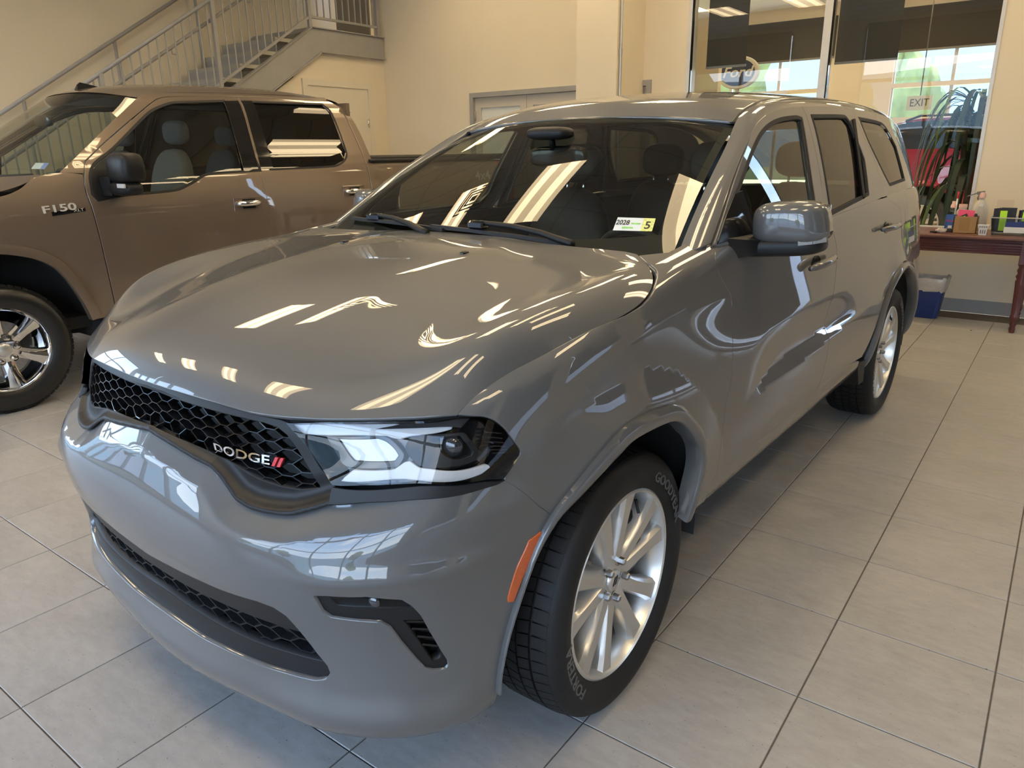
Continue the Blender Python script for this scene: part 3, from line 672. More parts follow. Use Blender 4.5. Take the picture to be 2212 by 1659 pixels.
# badge lettering on the grille (right half): bars following the surface
def on_surface(S,uc,vc,V2,off,depth=.004,rot=0.0):
    """map flat (x right seen from the front, y up) metres to the surface around (uc,vc)"""
    e=1e-2; p=S(np.array([uc]),np.array([vc]))[0]
    lu=np.linalg.norm(S(np.array([uc+e]),np.array([vc]))-S(np.array([uc-e]),np.array([vc])))/(2*e); lv=np.linalg.norm(S(np.array([uc]),np.array([vc+e]))-S(np.array([uc]),np.array([vc-e])))/(2*e)
    c,s=math.cos(rot),math.sin(rot); x=V2[:,0]*c-V2[:,1]*s; y=V2[:,0]*s+V2[:,1]*c
    U=uc+x/lu; Vv=vc+y/lv; P=S(U,Vv); N=surf_normals(S,U,Vv,P)
    return P+N*(off+V2[:,2:3])
badge=empty('grille_badge',parent=suv)
tv,tf=text_mesh('DODGE',size=.0285,extrude=.002,sx=1.85,bold=.0004)
bu,bv=O["badge_c"][0]
lx=tv[:,0].max()
V3=on_surface(FG,bu,bv,np.column_stack([tv[:,0]-.012,tv[:,1],tv[:,2]]),.006)
mesh_obj('badge_letters',V3,tf,chrome,badge,smooth=False)
for k in range(2):
    w=.0085; x0=lx-.006+k*.0145; sh=.010
    poly=[(x0,-.0105),(x0+w,-.0105),(x0+w+sh,.0105),(x0+sh,.0105)]
    v=np.array([(a,b,z) for z in (-.003,.003) for a,b in poly])
    V3=on_surface(FG,bu,bv,v,.006); mesh_obj('badge_stripe',V3,[(3,2,1,0),(4,5,6,7),(0,1,5,4),(1,2,6,5),(2,3,7,6),(3,0,4,7)],red_badge,badge,smooth=False)
# ---- headlights
MK=[(5.46,4.90),(5.425,4.72),(5.36,4.45),(5.24,4.13),(5.085,3.63),(5.015,3.66),(5.03,3.82),(5.13,4.32),(5.24,4.64),(5.33,4.83)]
Bx=lambda L:L
hl=np.array(A_('headlight'))
def wall_strip(S,loop,o0,o1):
    l=catmull(loop); P=S(l[:,0],l[:,1]); N=surf_normals(S,l[:,0],l[:,1],P); n=len(l)
    c=P.mean(0); V=np.vstack([P+N*o0,P+N*o1+(c-P)*.04]); Fc=[(i,(i+1)%n,n+(i+1)%n,n+i) for i in range(n)]
    nn=np.vstack([c-P,c-P]); nn/=np.linalg.norm(nn,axis=1)[:,None]
    return V,Fc,nn
def headlight(sgn):
    h=empty('headlight',parent=suv); mir=sgn<0
    def pp(name,pieces,m): return build_panels(name,pieces,m,h,mir)
    hin=inset(catmull(hl),F,.0025)
    pp('housing',[P_(F,hin,smooth=False,sp=.02,off=-.06,edge=False),wall_strip(F,hin,-.001,-.06)],gloss_black)
    pp('light_bar',[P_(F,O['drl_top'],sp=.012,off=-.022,thick=.012)],lampwhite)
    pp('light_bar',[P_(F,O['drl_low'],sp=.010,off=-.026,thick=.014)],lampwhite)
    pp('turn_signal_frame',[P_(F,O['turn_out'],holes=[O['turn_in']],sp=.012,off=-.030,thick=.015)],gloss_black)
    pp('turn_signal_lens',[P_(F,O['turn_in'],sp=.010,off=-.036,thick=.010)],lampsilver)
    pp('projector_frame',[P_(F,O['proj_out'],holes=[O['proj_in']],sp=.012,off=-.028,thick=.018)],satin)
    pp('projector_bowl',[P_(F,O['proj_in'],sp=.012,off=-.046,thick=.004)],gloss_black)
    uc,vc=np.mean(O['proj_lens'],0); p=F(np.array([uc]),np.array([vc])); n=surf_normals(F,np.array([uc]),np.array([vc]),p)[0]; p=p[0]-n*.046
    fw=np.array([.93,.30,.05]); fw/=np.linalg.norm(fw); a=np.cross([0,0,1],fw); a/=np.linalg.norm(a); b=np.cross(fw,a)
    V=[];Fc=[];R_=.026;k=14;m_=7
    for i in range(m_+1):
        t=i/m_*math.pi/2
        for j in range(k):
            q=2*math.pi*j/k; V.append(p+R_*math.cos(t)*(a*math.cos(q)+b*math.sin(q))+fw*R_*.8*math.sin(t))
    for i in range(m_):
        for j in range(k): Fc.append((i*k+j,i*k+(j+1)%k,(i+1)*k+(j+1)%k,(i+1)*k+j))
    V=np.array(V)
    if mir: V=V*[1,-1,1]; Fc=[f[::-1] for f in Fc]
    mesh_obj('projector_lens',V,Fc,MATS['lens_ball'],h)
    for i in range(6):
        t0=i/6; q=np.array(O['ribs_a'])[0]*(1-t0)+np.array(O['ribs_a'])[1]*t0; r=np.array(O['ribs_b'])[0]*(1-t0)+np.array(O['ribs_b'])[1]*t0
        mb=MB(); ab=np.stack([q,r]); P=F(ab[:,0],ab[:,1]); N=surf_normals(F,ab[:,0],ab[:,1],P); P=P-N*.022
        if mir: P=P*[1,-1,1]
        mb.bar(P[0],P[1],.012,.0025,up=(0,0,1)); mb.build('lamp_rib',gloss_black,h)
    pp('lens',[P_(F,hin,smooth=False,sp=.016,off=.0005,edge=False)],lensglass)
    return h
MATS['lens_ball']=mat('projector_glass',(.02,.025,.03),rough=.03,coat=1,noise=(30,.05))
headlight(1); headlight(-1)
for mir in (False,True):
    part('headlight_filler',[P_(F,strip,sp=.012,thick=.015,off=-.006,corner=60)],satin,mirror=mir)
    part('side_marker',[P_(FS,A_("marker"),sp=.010,thick=.006,off=.004)],amber,mirror=mir)
    # fog lamp pod
    pod=empty('fog_light_pod',parent=suv); 
    fl=A_('foglens'); fs=A_('fogslats')
    build_panels('pod_trim',[P_(F,inset(catmull(fog),F,.001),smooth=False,holes=[fl,fs],sp=.010,thick=.025,off=-.008)],satin,pod,mir)
    build_panels('pod_backing',[P_(F,inset(catmull(fog),F,-.003),smooth=False,sp=.02,off=-.05,edge=False)],matte_black,pod,mir)
    build_panels('fog_lens',[P_(F,fl,sp=.012,off=-.013,edge=False)],lensglass,pod,mir)
    build_panels('fog_reflector',[P_(F,inset(catmull(fl),F,.004),smooth=False,sp=.02,off=-.035,edge=False)],MATS['lens_ball'],pod,mir)
    uc,vc=np.mean(fl,0); p_=F(np.array([uc]),np.array([vc+.02]))[0]-np.array([.02,.008,0]); p_=p_*[1,-1,1] if mir else p_
    mb=MB(); mb.lathe([(.0,.012),(.008,.011),(.016,.005),(.018,.0)],n=16,axis='x',c=tuple(p_)); mb.build('fog_bulb',MATS['lens_ball'],pod,smooth=True)
    c=np.array(fs)
    for i in range(4):
        t=(i+.6)/4.4; a=np.array(fs[0])*(1-t)+np.array(fs[7])*t; b=np.array(fs[1])*(1-t)+np.array(fs[4])*t
        a=a+(b-a)*.04; b=b+(a-b)*.06
        P=F(np.array([a[0],b[0]]),np.array([a[1],b[1]])); N=surf_normals(F,np.array([a[0],b[0]]),np.array([a[1],b[1]]),P); P=P-N*.022
        if mir: P=P*[1,-1,1]
        mb=MB(); mb.bar(P[0],P[1],.016,.005); mb.build('pod_slat',gloss_black,pod)
# ---- hood
q=np.linspace(0,1,60); e=[]
e+= [(-10+20*t,0.0) for t in q]+[(10.0,8*t) for t in q[1:]]+[(10-20*t,8.0) for t in q[1:]]+[(-10.0,8-8*t) for t in q[1:-1]]
part('hood',[P_(Hood,e,smooth=False,sp=.016,thick=.015,gap=.0018)],paint)
for s in (-1,1):
    w=MB(); c=np.array([-.098,.282*s,1.2365]); w.box(c[0]-.016,c[0]+.014,c[1]-.009,c[1]+.009,c[2]-.004,c[2]+.013,b=.004); w.build('washer_nozzle',gloss_black,suv,smooth=True,sharp=50)
# ---- fenders and doors
shut=A_('shut'); fb=A_('fenderback'); df=A_('doorfront'); db=A_('doorbottom'); ds_=A_('doorsplit')
hls=A_('headlight'); out_side=[hls[12],hls[11],hls[10],hls[9],hls[8],hls[7],hls[6],hls[5]]
fender=shut+fb[1:5]+df+[A_('sillcrease')[0],(8.18,2.92)]+[ (8.02,2.97)]+arch[11:2:-1]+[bf[2],bf[1],bf[0]]+out_side
belt=10.52
fdoor=df+db[1:5]+[ds_[-1]]+ds_[::-1][1:]+[(10.94,belt),(10.2,belt),(9.5,10.62),(9.2,10.8)]
ra=A_('reararch'); rdb=A_('reardoorback')
rdoor=[ds_[-1]]+db[5:9]+[(11.95,3.25),ra[5],ra[4],ra[3],ra[2]]+[rdb[5],rdb[4],rdb[3],rdb[2],(12.7,10.6),(12.62,11.05),(12.0,11.0),(11.4,10.75)]+[(10.96,belt)]+ds_[:-1]
th=np.linspace(math.radians(115),math.radians(-12),16)
arr=uv_of(-3.042-.0-np.cos(th)*.53*1.0,.385+np.sin(th)*.53,11,15.8)
quarter=[rdb[5],rdb[4],rdb[3],rdb[2],(12.7,10.6),(12.62,11.05),(12.66,11.3),(13.5,11.35),(14.6,11.3),(15.5,11.1),(15.75,9),(15.7,6.6),(14.85,6.2)]
KF=K
fr=A_('frame'); su=A_('split_up'); wF=A_('winF'); wR=A_('winR'); wQ=A_('winQ')
winF=[(-.70,1.272)]+wF[1:10]+[(-1.505,1.285)]
winR=wR[:5]+[wR[4],wR[5],wR[6],wR[7]]; winR=[tuple(p) for p in dict.fromkeys(map(tuple,winR))]
frameF=fr[:9]+su[1:]+[(-1.625,1.252),(-1.2,1.246),(-.63,1.246)]
frameR=fr[8:17]+[(-2.68,1.285),(-2.2,1.268),(-1.66,1.252)]+su[::-1][:-1]
frameQ=[fr[10],fr[11],fr[12],fr[13],fr[14],fr[15],fr[16],(-2.69,1.285),(-3.2,1.29),(-3.7,1.30),(-3.95,1.31),(-3.97,1.40),(-3.90,1.52),(-3.76,1.62),(-3.5,1.69),(-3.0,1.715)]
def kcen(P): return car_center(P)
for mir in (False,True):
    part('front_fender',[P_(FS,fender,sp=.016,thick=.02,gap=.0024,corner=34)],paint,mirror=mir)
    d=part('front_door',[P_(FS,fdoor,sp=.012,thick=.02,gap=.0024,corner=34),P_(K,frameF,holes=[winF],sp=.016,thick=.02,gap=.0018)],paint,mirror=mir)
    build_panels('door_window',[P_(K,inset(catmull(winF),K,-.004),smooth=False,sp=.03,off=-.010,edge=False)],sideglass,d,mir)
    build_panels('window_seal',[P_(K,inset(catmull(winF),K,-.010),smooth=False,holes=[inset(catmull(winF),K,.004)],sp=.012,off=.002,thick=.010)],matte_black,d,mir)
    d2=part('rear_door',[P_(FS,rdoor,sp=.018,thick=.02,gap=.0024,corner=34),P_(K,frameR,holes=[winR],sp=.016,thick=.02,gap=.0018)],paint,mirror=mir)
    build_panels('door_window',[P_(K,inset(catmull(winR),K,-.004),smooth=False,sp=.03,off=-.010,edge=False)],privglass,d2,mir)
    build_panels('window_seal',[P_(K,inset(catmull(winR),K,-.010),smooth=False,holes=[inset(catmull(winR),K,.004)],sp=.012,off=.002,thick=.010)],matte_black,d2,mir)
    q=np.array([(-2.30,1.30),(-2.47,1.66)]); P=K(q[:,0],q[:,1]); P=P*[1,-1,1] if mir else P
    mb=MB(); mb.bar(P[0],P[1],.012,.03); mb.build('window_divider',matte_black,d2)
    qp=part('quarter_panel',[P_(FS,[tuple(p) for p in arr]+[(14.72,6.1)]+quarter[::-1][:-1],sp=.022,thick=.02,gap=.0018,corner=34),P_(K,frameQ,holes=[wQ],sp=.02,thick=.02,gap=.0015)],paint,mirror=mir)
    build_panels('quarter_window',[P_(K,inset(catmull(wQ),K,-.004),smooth=False,sp=.03,off=-.006,edge=False)],privglass,qp,mir)
    build_panels('window_seal',[P_(K,inset(catmull(wQ),K,-.012),smooth=False,holes=[inset(catmull(wQ),K,.003)],sp=.012,off=.001,thick=.008)],matte_black,qp,mir)
    # sill
    sl=[(8.1,2.9)]+[A_('sillcrease')[0]]+db[:9]+[(11.9,3.1),(11.95,2.3),(11.9,.6),(10,.5),(8.2,.5),(8.05,1.6)]
    part('sill',[P_(F,sl,sp=.03,thick=.02,gap=.001,corner=40)],paint,mirror=mir)
# rear bumper and tailgate
th=np.linspace(0,1,8)
rb=[(14.85,6.2),(15.7,6.6),(18,6.6)]; 
half=[(18,6.6),(15.7,6.6),(14.85,6.2),(14.72,6.1),(14.55,3.2),(14.6,1.0),(15.0,.4),(18,.4)]
for mir in (False,True):
    part('rear_bumper',[P_(F,half,sp=.04,thick=.02,gap=.001,corner=30)],paint,mirror=mir)
    part('tailgate',[P_(F,[(18,6.7),(15.8,6.7),(15.8,11.0),(18,11.3)],smooth=False,sp=.04,thick=.02)],paint,mirror=mir)
    part('tail_light',[P_(F,[(15.2,9.9),(16.6,9.8),(16.6,8.6),(15.2,8.4)],smooth=False,sp=.03,thick=.02,off=.012)],red_lens,mirror=mir)
# ---- roof, side frames, windshield
e=[(-5+10*t,0.0) for t in np.linspace(0,1,30)]+[(5.0,11*t) for t in np.linspace(0,1,40)[1:]]+[(5-10*t,11.0) for t in np.linspace(0,1,30)[1:]]+[(-5.0,11-11*t) for t in np.linspace(0,1,40)[1:-1]]
part('roof',[P_(Roof,e,smooth=False,sp=.03,thick=.012,gap=.006)],paint)
Ae=[Wind(np.array([4.0]),np.array([a]))[0] for a in (0,.9,1.8,2.7,3.6)]
Ae=[p+np.array([-.006,.012,0]) for p in Ae]
dt=bs_curve(DITCH,np.arange(0,12)); Ae+=[dt[k]+np.array([0,.010,-.002]) for k in range(0,12)]
Kp=lambda L:K(np.array(L)[:,0],np.array(L)[:,1])
Be=Kp([(-.575,1.262),(-.69,1.335),(-.84,1.435),(-.98,1.515),(-1.08,1.568),(-1.17,1.612),(-1.26,1.642),(-1.36,1.664),(-1.47,1.680),(-1.62,1.693),(-1.85,1.704),(-2.3,1.716),(-2.8,1.716),(-3.3,1.702),(-3.7,1.655),(-3.93,1.58),(-4.06,1.50)])
Ae=np.array(Ae); n_=min(len(Ae),len(Be)); Ae=Ae[:n_]; Be=np.array(Be)[:n_]
rows=[]
for i in range(n_):
    a,b=Ae[i],Be[i]; w=np.linalg.norm(b-a); mid=np.array([0,.55,.62]) if i>4 else np.array([.45,.75,.35])
    mid=mid/np.linalg.norm(mid)
    rows.append([a,a*.72+b*.28+mid*w*.16,a*.36+b*.64+mid*w*.16,b+np.array([0,.001,0])])
SF=Net(np.array(rows),mirror=False)
e=[(3*t,0.0) for t in np.linspace(0,1,10)]+[(3.0,(n_-1)*t) for t in np.linspace(0,1,60)[1:]]+[(3-3*t,float(n_-1)) for t in np.linspace(0,1,10)[1:]]+[(0.0,(n_-1)*(1-t)) for t in np.linspace(0,1,60)[1:-1]]
for mir in (False,True): part('side_frame',[P_(lambda u,v:SF(u,v),e,smooth=False,sp=.016,thick=.02,gap=.0015)],paint,mirror=mir)
# black roof ditch strips
for s in (1,-1):
    mb=MB(); L=dt[0:12]*[1,s,1]; 
    for a,b in zip(L[:-1],L[1:]): mb.bar(a+np.array([0,s*.004,-.006]),b+np.array([0,s*.004,-.006]),.018,.006)
    mb.build('roof_ditch',matte_black,suv)
a_top=4.62
e=[(-4+8*t,0.0) for t in np.linspace(0,1,20)]+[(4.0,a_top*t) for t in np.linspace(0,1,16)[1:]]+[(4-8*t,a_top) for t in np.linspace(0,1,20)[1:]]+[(-4.0,a_top*(1-t)) for t in np.linspace(0,1,16)[1:-1]]
part('windshield',[P_(Wind,e,smooth=False,sp=.04,edge=False)],windglass)
# dark frit border along the bottom and sides
part('windshield_frit',[P_(Wind,inset(np.array(e),Wind,.001),smooth=False,holes=[[(-3.86,.62),(-2,.40),(0,.36),(2,.40),(3.86,.62),(3.80,4.40),(0,4.36),(-3.80,4.40)]],sp=.03,off=-.004,edge=False)],matte_black)
# antenna fin
mb=MB(); V=[(-3.55,-.03,1.762),(-3.55,.03,1.762),(-3.80,-.03,1.748),(-3.80,.03,1.748),(-3.62,-.012,1.80),(-3.62,.012,1.80),(-3.76,-.012,1.80),(-3.76,.012,1.80)]
mb.add(V,[(0,1,5,4),(2,6,7,3),(0,4,6,2),(1,3,7,5),(4,5,7,6)]); mb.build('antenna_fin',gloss_black,suv,smooth=True,sharp=60)
# tailgate glass
half=np.array([(-4.10,.60,1.31),(-4.12,.3,1.31),(-4.13,0,1.31),(-4.12,-.3,1.31),(-4.10,-.60,1.31),(-4.06,-.50,1.62),(-4.12,-.25,1.66),(-4.14,0,1.67),(-4.12,.25,1.66),(-4.06,.50,1.62)])
mesh_obj('tailgate_glass',half,[(0,1,8,9),(1,2,7,8),(2,3,6,7),(3,4,5,6)],privglass,suv)

# ---- wheel arch trims, liners, hidden shell
def ringstrip(name,rows,m,parent,mirror=False,smooth=True,sharp=None):
    rows=[np.asarray(r,float) for r in rows]; n=len(rows[0]); V=np.vstack(rows)
    if mirror: V=V*[1,-1,1]
    Fc=[]
    for r in range(len(rows)-1):
        for i in range(n-1):
            q=(r*n+i,r*n+i+1,(r+1)*n+i+1,(r+1)*n+i); Fc.append(q[::-1] if mirror else q)
    o=mesh_obj(name,V,Fc,m,parent,smooth=smooth,sharp=sharp); return o
def arch_trim(cx,uvin,rad_w,mir):
    l=catmull(uvin,60,4,closed=False); P=FS(l[:,0],l[:,1]); N=surf_normals(FS,l[:,0],l[:,1],P)
    c=np.array([cx,0,.39]); rd=(P-c)*[1,0,1]; rd/=np.linalg.norm(rd,axis=1)[:,None]
    w=np.asarray(rad_w)
    w=np.interp(np.linspace(0,1,len(P)),np.linspace(0,1,len(w)),w)[:,None]
    tg=rd-N*(rd*N).sum(1)[:,None]; tg/=np.linalg.norm(tg,axis=1)[:,None]
    rows=[P-N*.045+tg*.004,P+N*.006-tg*.004,P+N*.013,P+N*.016+tg*w*.35,P+N*.015+tg*w*.8,P+N*.011+tg*w,P-N*.012+tg*w*1.02]
    return ringstrip('wheel_arch_trim',rows,paint,suv,mir,sharp=50)
ar_f=[(4.83,1.4)]+arch
th=np.linspace(math.radians(192),math.radians(-14),22)
arr2=uv_of(-3.042-np.cos(th)*.49,.385+np.sin(th)*.49,11,15.8)
for mir in (False,True):
    arch_trim(0,ar_f,[.008,.008,.010,.022,.038,.044,.044,.04,.036,.03],mir)
    arch_trim(-3.042,arr2[::-1],[.035]*5,mir)
    s=-1 if mir else 1
    for cx,R_ in ((0,.475),(-3.042,.50)):
        n=30; V=[]
        for i in range(n+1):
            a=math.radians(-8+196*i/n); x=cx+R_*math.cos(a); z=.39+R_*math.sin(a)
            yo=.92 if cx<-1 else .92-.13*float(sstep(.10,.42,np.array(x)))
            V+=[(x,yo*s,z),(x,.50*s,z),(cx,.50*s,.39)]
        mesh_obj('wheel_well',V,[(i*3+k,i*3+k+1,i*3+k+4,i*3+k+3) for i in range(n) for k in range(2)],matte_black,suv)
U,Vv=np.meshgrid(np.linspace(-17.9,17.9,260),np.linspace(.3,10.6,40)); P=F(U.ravel(),Vv.ravel()); N=surf_normals(F,U.ravel(),Vv.ravel(),P)
N*=np.sign(((P-car_center(P))*N).sum(1))[:,None]
P=P-N*.045; nu=260; Fc=[]
bad=np.zeros(len(P),bool)
for cx in (0,-3.042): bad|=np.hypot(P[:,0]-cx,P[:,2]-.39)<.50
bad|=(P[:,0]>.35)&(P[:,2]<1.02)&(np.abs(P[:,1])<.95)
for j in range(39):
    for i in range(259):
        q=(j*nu+i,j*nu+i+1,(j+1)*nu+i+1,(j+1)*nu+i)
        if not bad[list(q)].any(): Fc.append(q)
mesh_obj('inner_shell',P,Fc,matte_black,suv)
# bulkhead behind bumper and grille
U,Vv=np.meshgrid(np.linspace(-4.9,4.9,60),np.linspace(.2,10.2,30)); P=F(U.ravel(),Vv.ravel()); N=surf_normals(F,U.ravel(),Vv.ravel(),P); P=P-N*.11
mesh_obj('front_bulkhead',P,[(j*60+i,j*60+i+1,(j+1)*60+i+1,(j+1)*60+i) for j in range(29) for i in range(59)],matte_black,suv)
U,Vv=np.meshgrid(np.linspace(-9.8,9.8,40),np.linspace(.4,8,30)); P=Hood(U.ravel(),Vv.ravel())-[0,0,.045]
mesh_obj('hood_liner',P,[(j*40+i,j*40+i+1,(j+1)*40+i+1,(j+1)*40+i) for j in range(29) for i in range(39)],matte_black,suv)
mb=MB(); mb.box(-4.0,.55,-.62,.62,.27,.33); mb.box(-2.5,-.5,-.86,.86,.34,.40); mb.box(-.55,-.45,-.62,.62,.33,1.15); mb.build('floor_pan',matte_black,suv)
# ---- guards ahead of the rear wheels
for s in (1,-1):
    mb=MB(); V=[(-2.38,.93,.47),(-2.47,.945,.47),(-2.36,.72,.40),(-2.46,.72,.40),(-2.46,.93,.33),(-2.51,.94,.34),(-2.44,.72,.31),(-2.50,.72,.31)]
    mb.add(np.array(V)*[1,s,1],[(0,1,5,4),(0,4,6,2),(1,3,7,5),(2,6,7,3),(0,2,3,1),(4,5,7,6)]); mb.build('mud_guard',satin,suv)
# ---- cowl
hb=Hood(np.linspace(-9.6,9.6,40),np.full(40,7.93))-[0,0,.014]; wb=Wind(np.linspace(-4,4,40),np.full(40,.0))
ringstrip('cowl',[hb+[.02,0,-.01],hb*.5+wb*.5-[0,0,.012],wb+[.0,0,-.004]],matte_black,suv)
# ---- mirrors
def mirror_part(s):
    r=empty('door_mirror',parent=suv)
    def rbox(cx,cy,cz,hx,hy,hz,shape=None,n=3.2,nu=28,nv=14):
        V=[];Fc=[]
        sg=lambda c,p:math.copysign(abs(c)**p,c)
        for i in range(nv+1):
            ph=-math.pi/2+math.pi*i/nv
            for j in range(nu):
                t=2*math.pi*j/nu; p=2/n
                x=sg(math.cos(ph),p)*sg(math.cos(t),p); y=sg(math.cos(ph),p)*sg(math.sin(t),p); z=sg(math.sin(ph),p)
                q=np.array([cx+hx*x,cy+hy*y,cz+hz*z])
                if shape: q=shape(q,x,y,z)
                V.append(q)
        for i in range(nv):
            for j in range(nu): Fc.append((i*nu+j,i*nu+(j+1)%nu,(i+1)*nu+(j+1)%nu,(i+1)*nu+j))
        return V,Fc
    def sh(q,x,y,z):
        q=q.copy(); q[1]-=.014*z*(y>0)+.0; q[0]-=.020*(y*y)*(x>0)+.02*y*(x>0); q[2]+=.006*y
        return q
    V,Fc=rbox(-.875,1.010,1.306,.080,.116,.068,sh,n=3.6)
    V=np.array(V)*[1,s,1]; Fc=Fc if s>0 else [f[::-1] for f in Fc]
    mesh_obj('mirror_cap',V,Fc,paint,r)
    def sh2(q,x,y,z):
        q=q.copy(); q[0]-=.03*y; q[2]+=.014*(y+1)*.6
        return q
    V,Fc=rbox(-.872,.985,1.220,.070,.132,.031,sh2,n=3.5); V=np.array(V)*[1,s,1]; mesh_obj('mirror_base',V,Fc if s>0 else [f[::-1] for f in Fc],satin,r)
    mb=MB(); V=[(-.66,.865,1.195),(-.66,.865,1.268),(-.90,.875,1.185),(-.90,.875,1.262),(-.80,.94,1.206),(-.80,.94,1.250),(-.92,.94,1.206),(-.92,.94,1.250)]
    mb.add(np.array(V)*[1,s,1],[(0,1,5,4),(2,6,7,3),(1,3,7,5),(0,4,6,2),(4,5,7,6),(0,2,3,1)]); mb.build('mirror_arm',satin,r,smooth=True,sharp=50)
    P=[(-.822,1.052,1.247),(-.842,1.09,1.252),(-.872,1.122,1.258)]
    mb=MB(); 
    for a,b in zip(P[:-1],P[1:]): mb.bar(np.array(a)*[1,s,1],np.array(b)*[1,s,1],.012,.015)
    mb.build('indicator_lens',lampsilver,r)
    mb=MB(); mb.box(-.957,-.951,.905,1.105,1.252,1.36); V=np.array(mb.V)*[1,s,1]; mesh_obj('mirror_glass',V,mb.F,chrome,r,smooth=False)
mirror_part(1); mirror_part(-1)
# triangular mirror patch on the door
for mir in (False,True):
    part('mirror_patch',[P_(K,[(-.61,1.255),(-.90,1.268),(-.895,1.40),(-.83,1.392),(-.725,1.33)],smooth=False,sp=.02,off=.003,thick=.008)],gloss_black,mirror=mir)
    s=-1 if mir else 1
    for (ua,va,ub,vb) in ((10.57,8.42,10.99,8.57),(12.22,8.95,12.80,8.92)):
        h=empty('door_handle',parent=suv)
        uu=np.linspace(ua,ub,7); vv=np.linspace(va,vb,7); P=FS(uu,vv); N=surf_normals(FS,uu,vv,P)
        P=P*[1,s,1]; N=N*[1,s,1]
        prof=np.array([.018,.035,.042,.044,.042,.036,.02])
        mb=MB(); mb.tube(P+N*prof[:,None],[.010,.014,.016,.016,.016,.015,.011],n=10); mb.build('handle_grip',paint,h,smooth=True)
        mb=MB(); c=P[3]+N[3]*.003+np.array([.02,0,.0]); t=P[6]-P[0]; t/=np.linalg.norm(t)
        V=[];n=16
        up=np.cross(t,N[3]); up/=np.linalg.norm(up)
        for j in range(n):
            q=2*math.pi*j/n; V.append(c+t*.055*math.cos(q)+up*.030*math.sin(q))
        mb.add(V,[tuple(range(n)) if s>0 else tuple(range(n-1,-1,-1))]); mb.build('handle_recess',gloss_black,h)
# fuel door outline
fo=[(13.25,9.45),(13.3,9.75),(13.55,9.75),(13.62,9.45),(13.62,8.3),(13.3,8.3)]
part('fuel_door',[P_(FS,fo,sp=.03,off=.001,thick=.004)],paint)
# ---- wipers
def wiper(blade,arm,knob):
    w=empty('wiper',parent=suv)
    def pts(L,o):
        L=np.array(L,float); l=np.stack([np.interp(np.linspace(0,1,16),np.linspace(0,1,len(L)),L[:,k]) for k in (0,1)],1)
        P=Wind(l[:,0],l[:,1]); N=surf_normals(Wind,l[:,0],l[:,1],P); return P+N*o
    B=pts(blade,.012); mb=MB()
    for a,b in zip(B[:-1],B[1:]): mb.bar(a,b,.018,.012)
    mb.build('wiper_blade',matte_black,w)
    A=pts(arm,.032); mb=MB(); mb.tube(A,np.linspace(.008,.013,len(A)),n=8); mb.build('wiper_arm',satin,w,smooth=True)
    k=pts([knob,knob],.026)[0]; mb=MB(); mb.box(k[0]-.02,k[0]+.02,k[1]-.035,k[1]+.035,k[2]-.016,k[2]+.012,b=.006); mb.build('wiper_joint',gloss_black,w,smooth=True,sharp=40)
wiper([(2.41,.22),(1.41,.36),(.3,.46),(-.70,.50)],[(.50,.56),(1.2,.50),(1.8,.36),(2.45,.12)],(.46,.55))
wiper([(-.30,.42),(-1.6,.50),(-2.6,.50),(-3.6,.44)],[(-2.65,.56),(-1.9,.52),(-1.2,.40),(-.5,.20)],(-2.65,.54))
# ---- registration sticker behind the glass
st=empty('registration_sticker',parent=suv)
white=mat('sticker_white',(.62,.68,.70),rough=.5,noise=(200,.05)); yel=mat('sticker_yellow',(.62,.66,.22),rough=.5,noise=(160,.35)); ink=mat('sticker_ink',(.01,.01,.012),rough=.6,noise=(50,.05)); grn=mat('sticker_green',(.25,.6,.12),rough=.5,noise=(90,.3))
def wq(x,y,o):
    """sticker coordinates 0..1 -> inside face of the glass"""
    a=np.array([2.88,.68]); b=np.array([3.53,.66]); c=np.array([2.84,1.03])
    q=a+(b-a)*np.asarray(x)[:,None]+(c-a)*np.asarray(y)[:,None]; P=Wind(q[:,0],q[:,1]); N=surf_normals(Wind,q[:,0],q[:,1],P); return P+N*o
def squad(x0,x1,y0,y1,o,m,nm):
    V=wq([x0,x1,x1,x0],[y0,y0,y1,y1],o); n=np.cross(V[1]-V[0],V[3]-V[0]); mesh_obj(nm,V,[(0,1,2,3)],m,st,smooth=False)
squad(0,.70,0,1,.0012,white,'sticker_paper'); squad(.70,1,0,1,.0012,yel,'sticker_month')
def stext(t,x,y,h,m,sx=.8):
    tv,tf=text_mesh(t,size=h,sx=sx*.42,bold=.012); V=wq(tv[:,0]+x,tv[:,1]+y,.0018); mesh_obj('sticker_text',V,tf,m,st,smooth=False)
stext('2028',.19,.60,.50,ink,.85); stext('5',.85,.42,.80,ink,1.0); stext('RENEWAL',.36,.22,.17,grn,.9)
squad(.42,.66,.50,.60,.0018,grn,'sticker_mark')
# ---- interior
def blob(name,c,h,m,parent,n=3.0,tilt=0.0,nu=24,nv=12,shape=None):
    V=[];Fc=[]; sg=lambda a,p:math.copysign(abs(a)**p,a); p=2/n; ct,st_=math.cos(tilt),math.sin(tilt)
    for i in range(nv+1):
        ph=-math.pi/2+math.pi*i/nv
        for j in range(nu):
            t=2*math.pi*j/nu; x=h[0]*sg(math.cos(ph),p)*sg(math.cos(t),p); y=h[1]*sg(math.cos(ph),p)*sg(math.sin(t),p); z=h[2]*sg(math.sin(ph),p)
            if shape: x,y,z=shape(x,y,z)
            V.append((c[0]+x*ct-z*st_,c[1]+y,c[2]+x*st_+z*ct))
    for i in range(nv):
        for j in range(nu): Fc.append((i*nu+j,i*nu+(j+1)%nu,(i+1)*nu+(j+1)%nu,(i+1)*nu+j))
    return mesh_obj(name,V,Fc,m,parent)
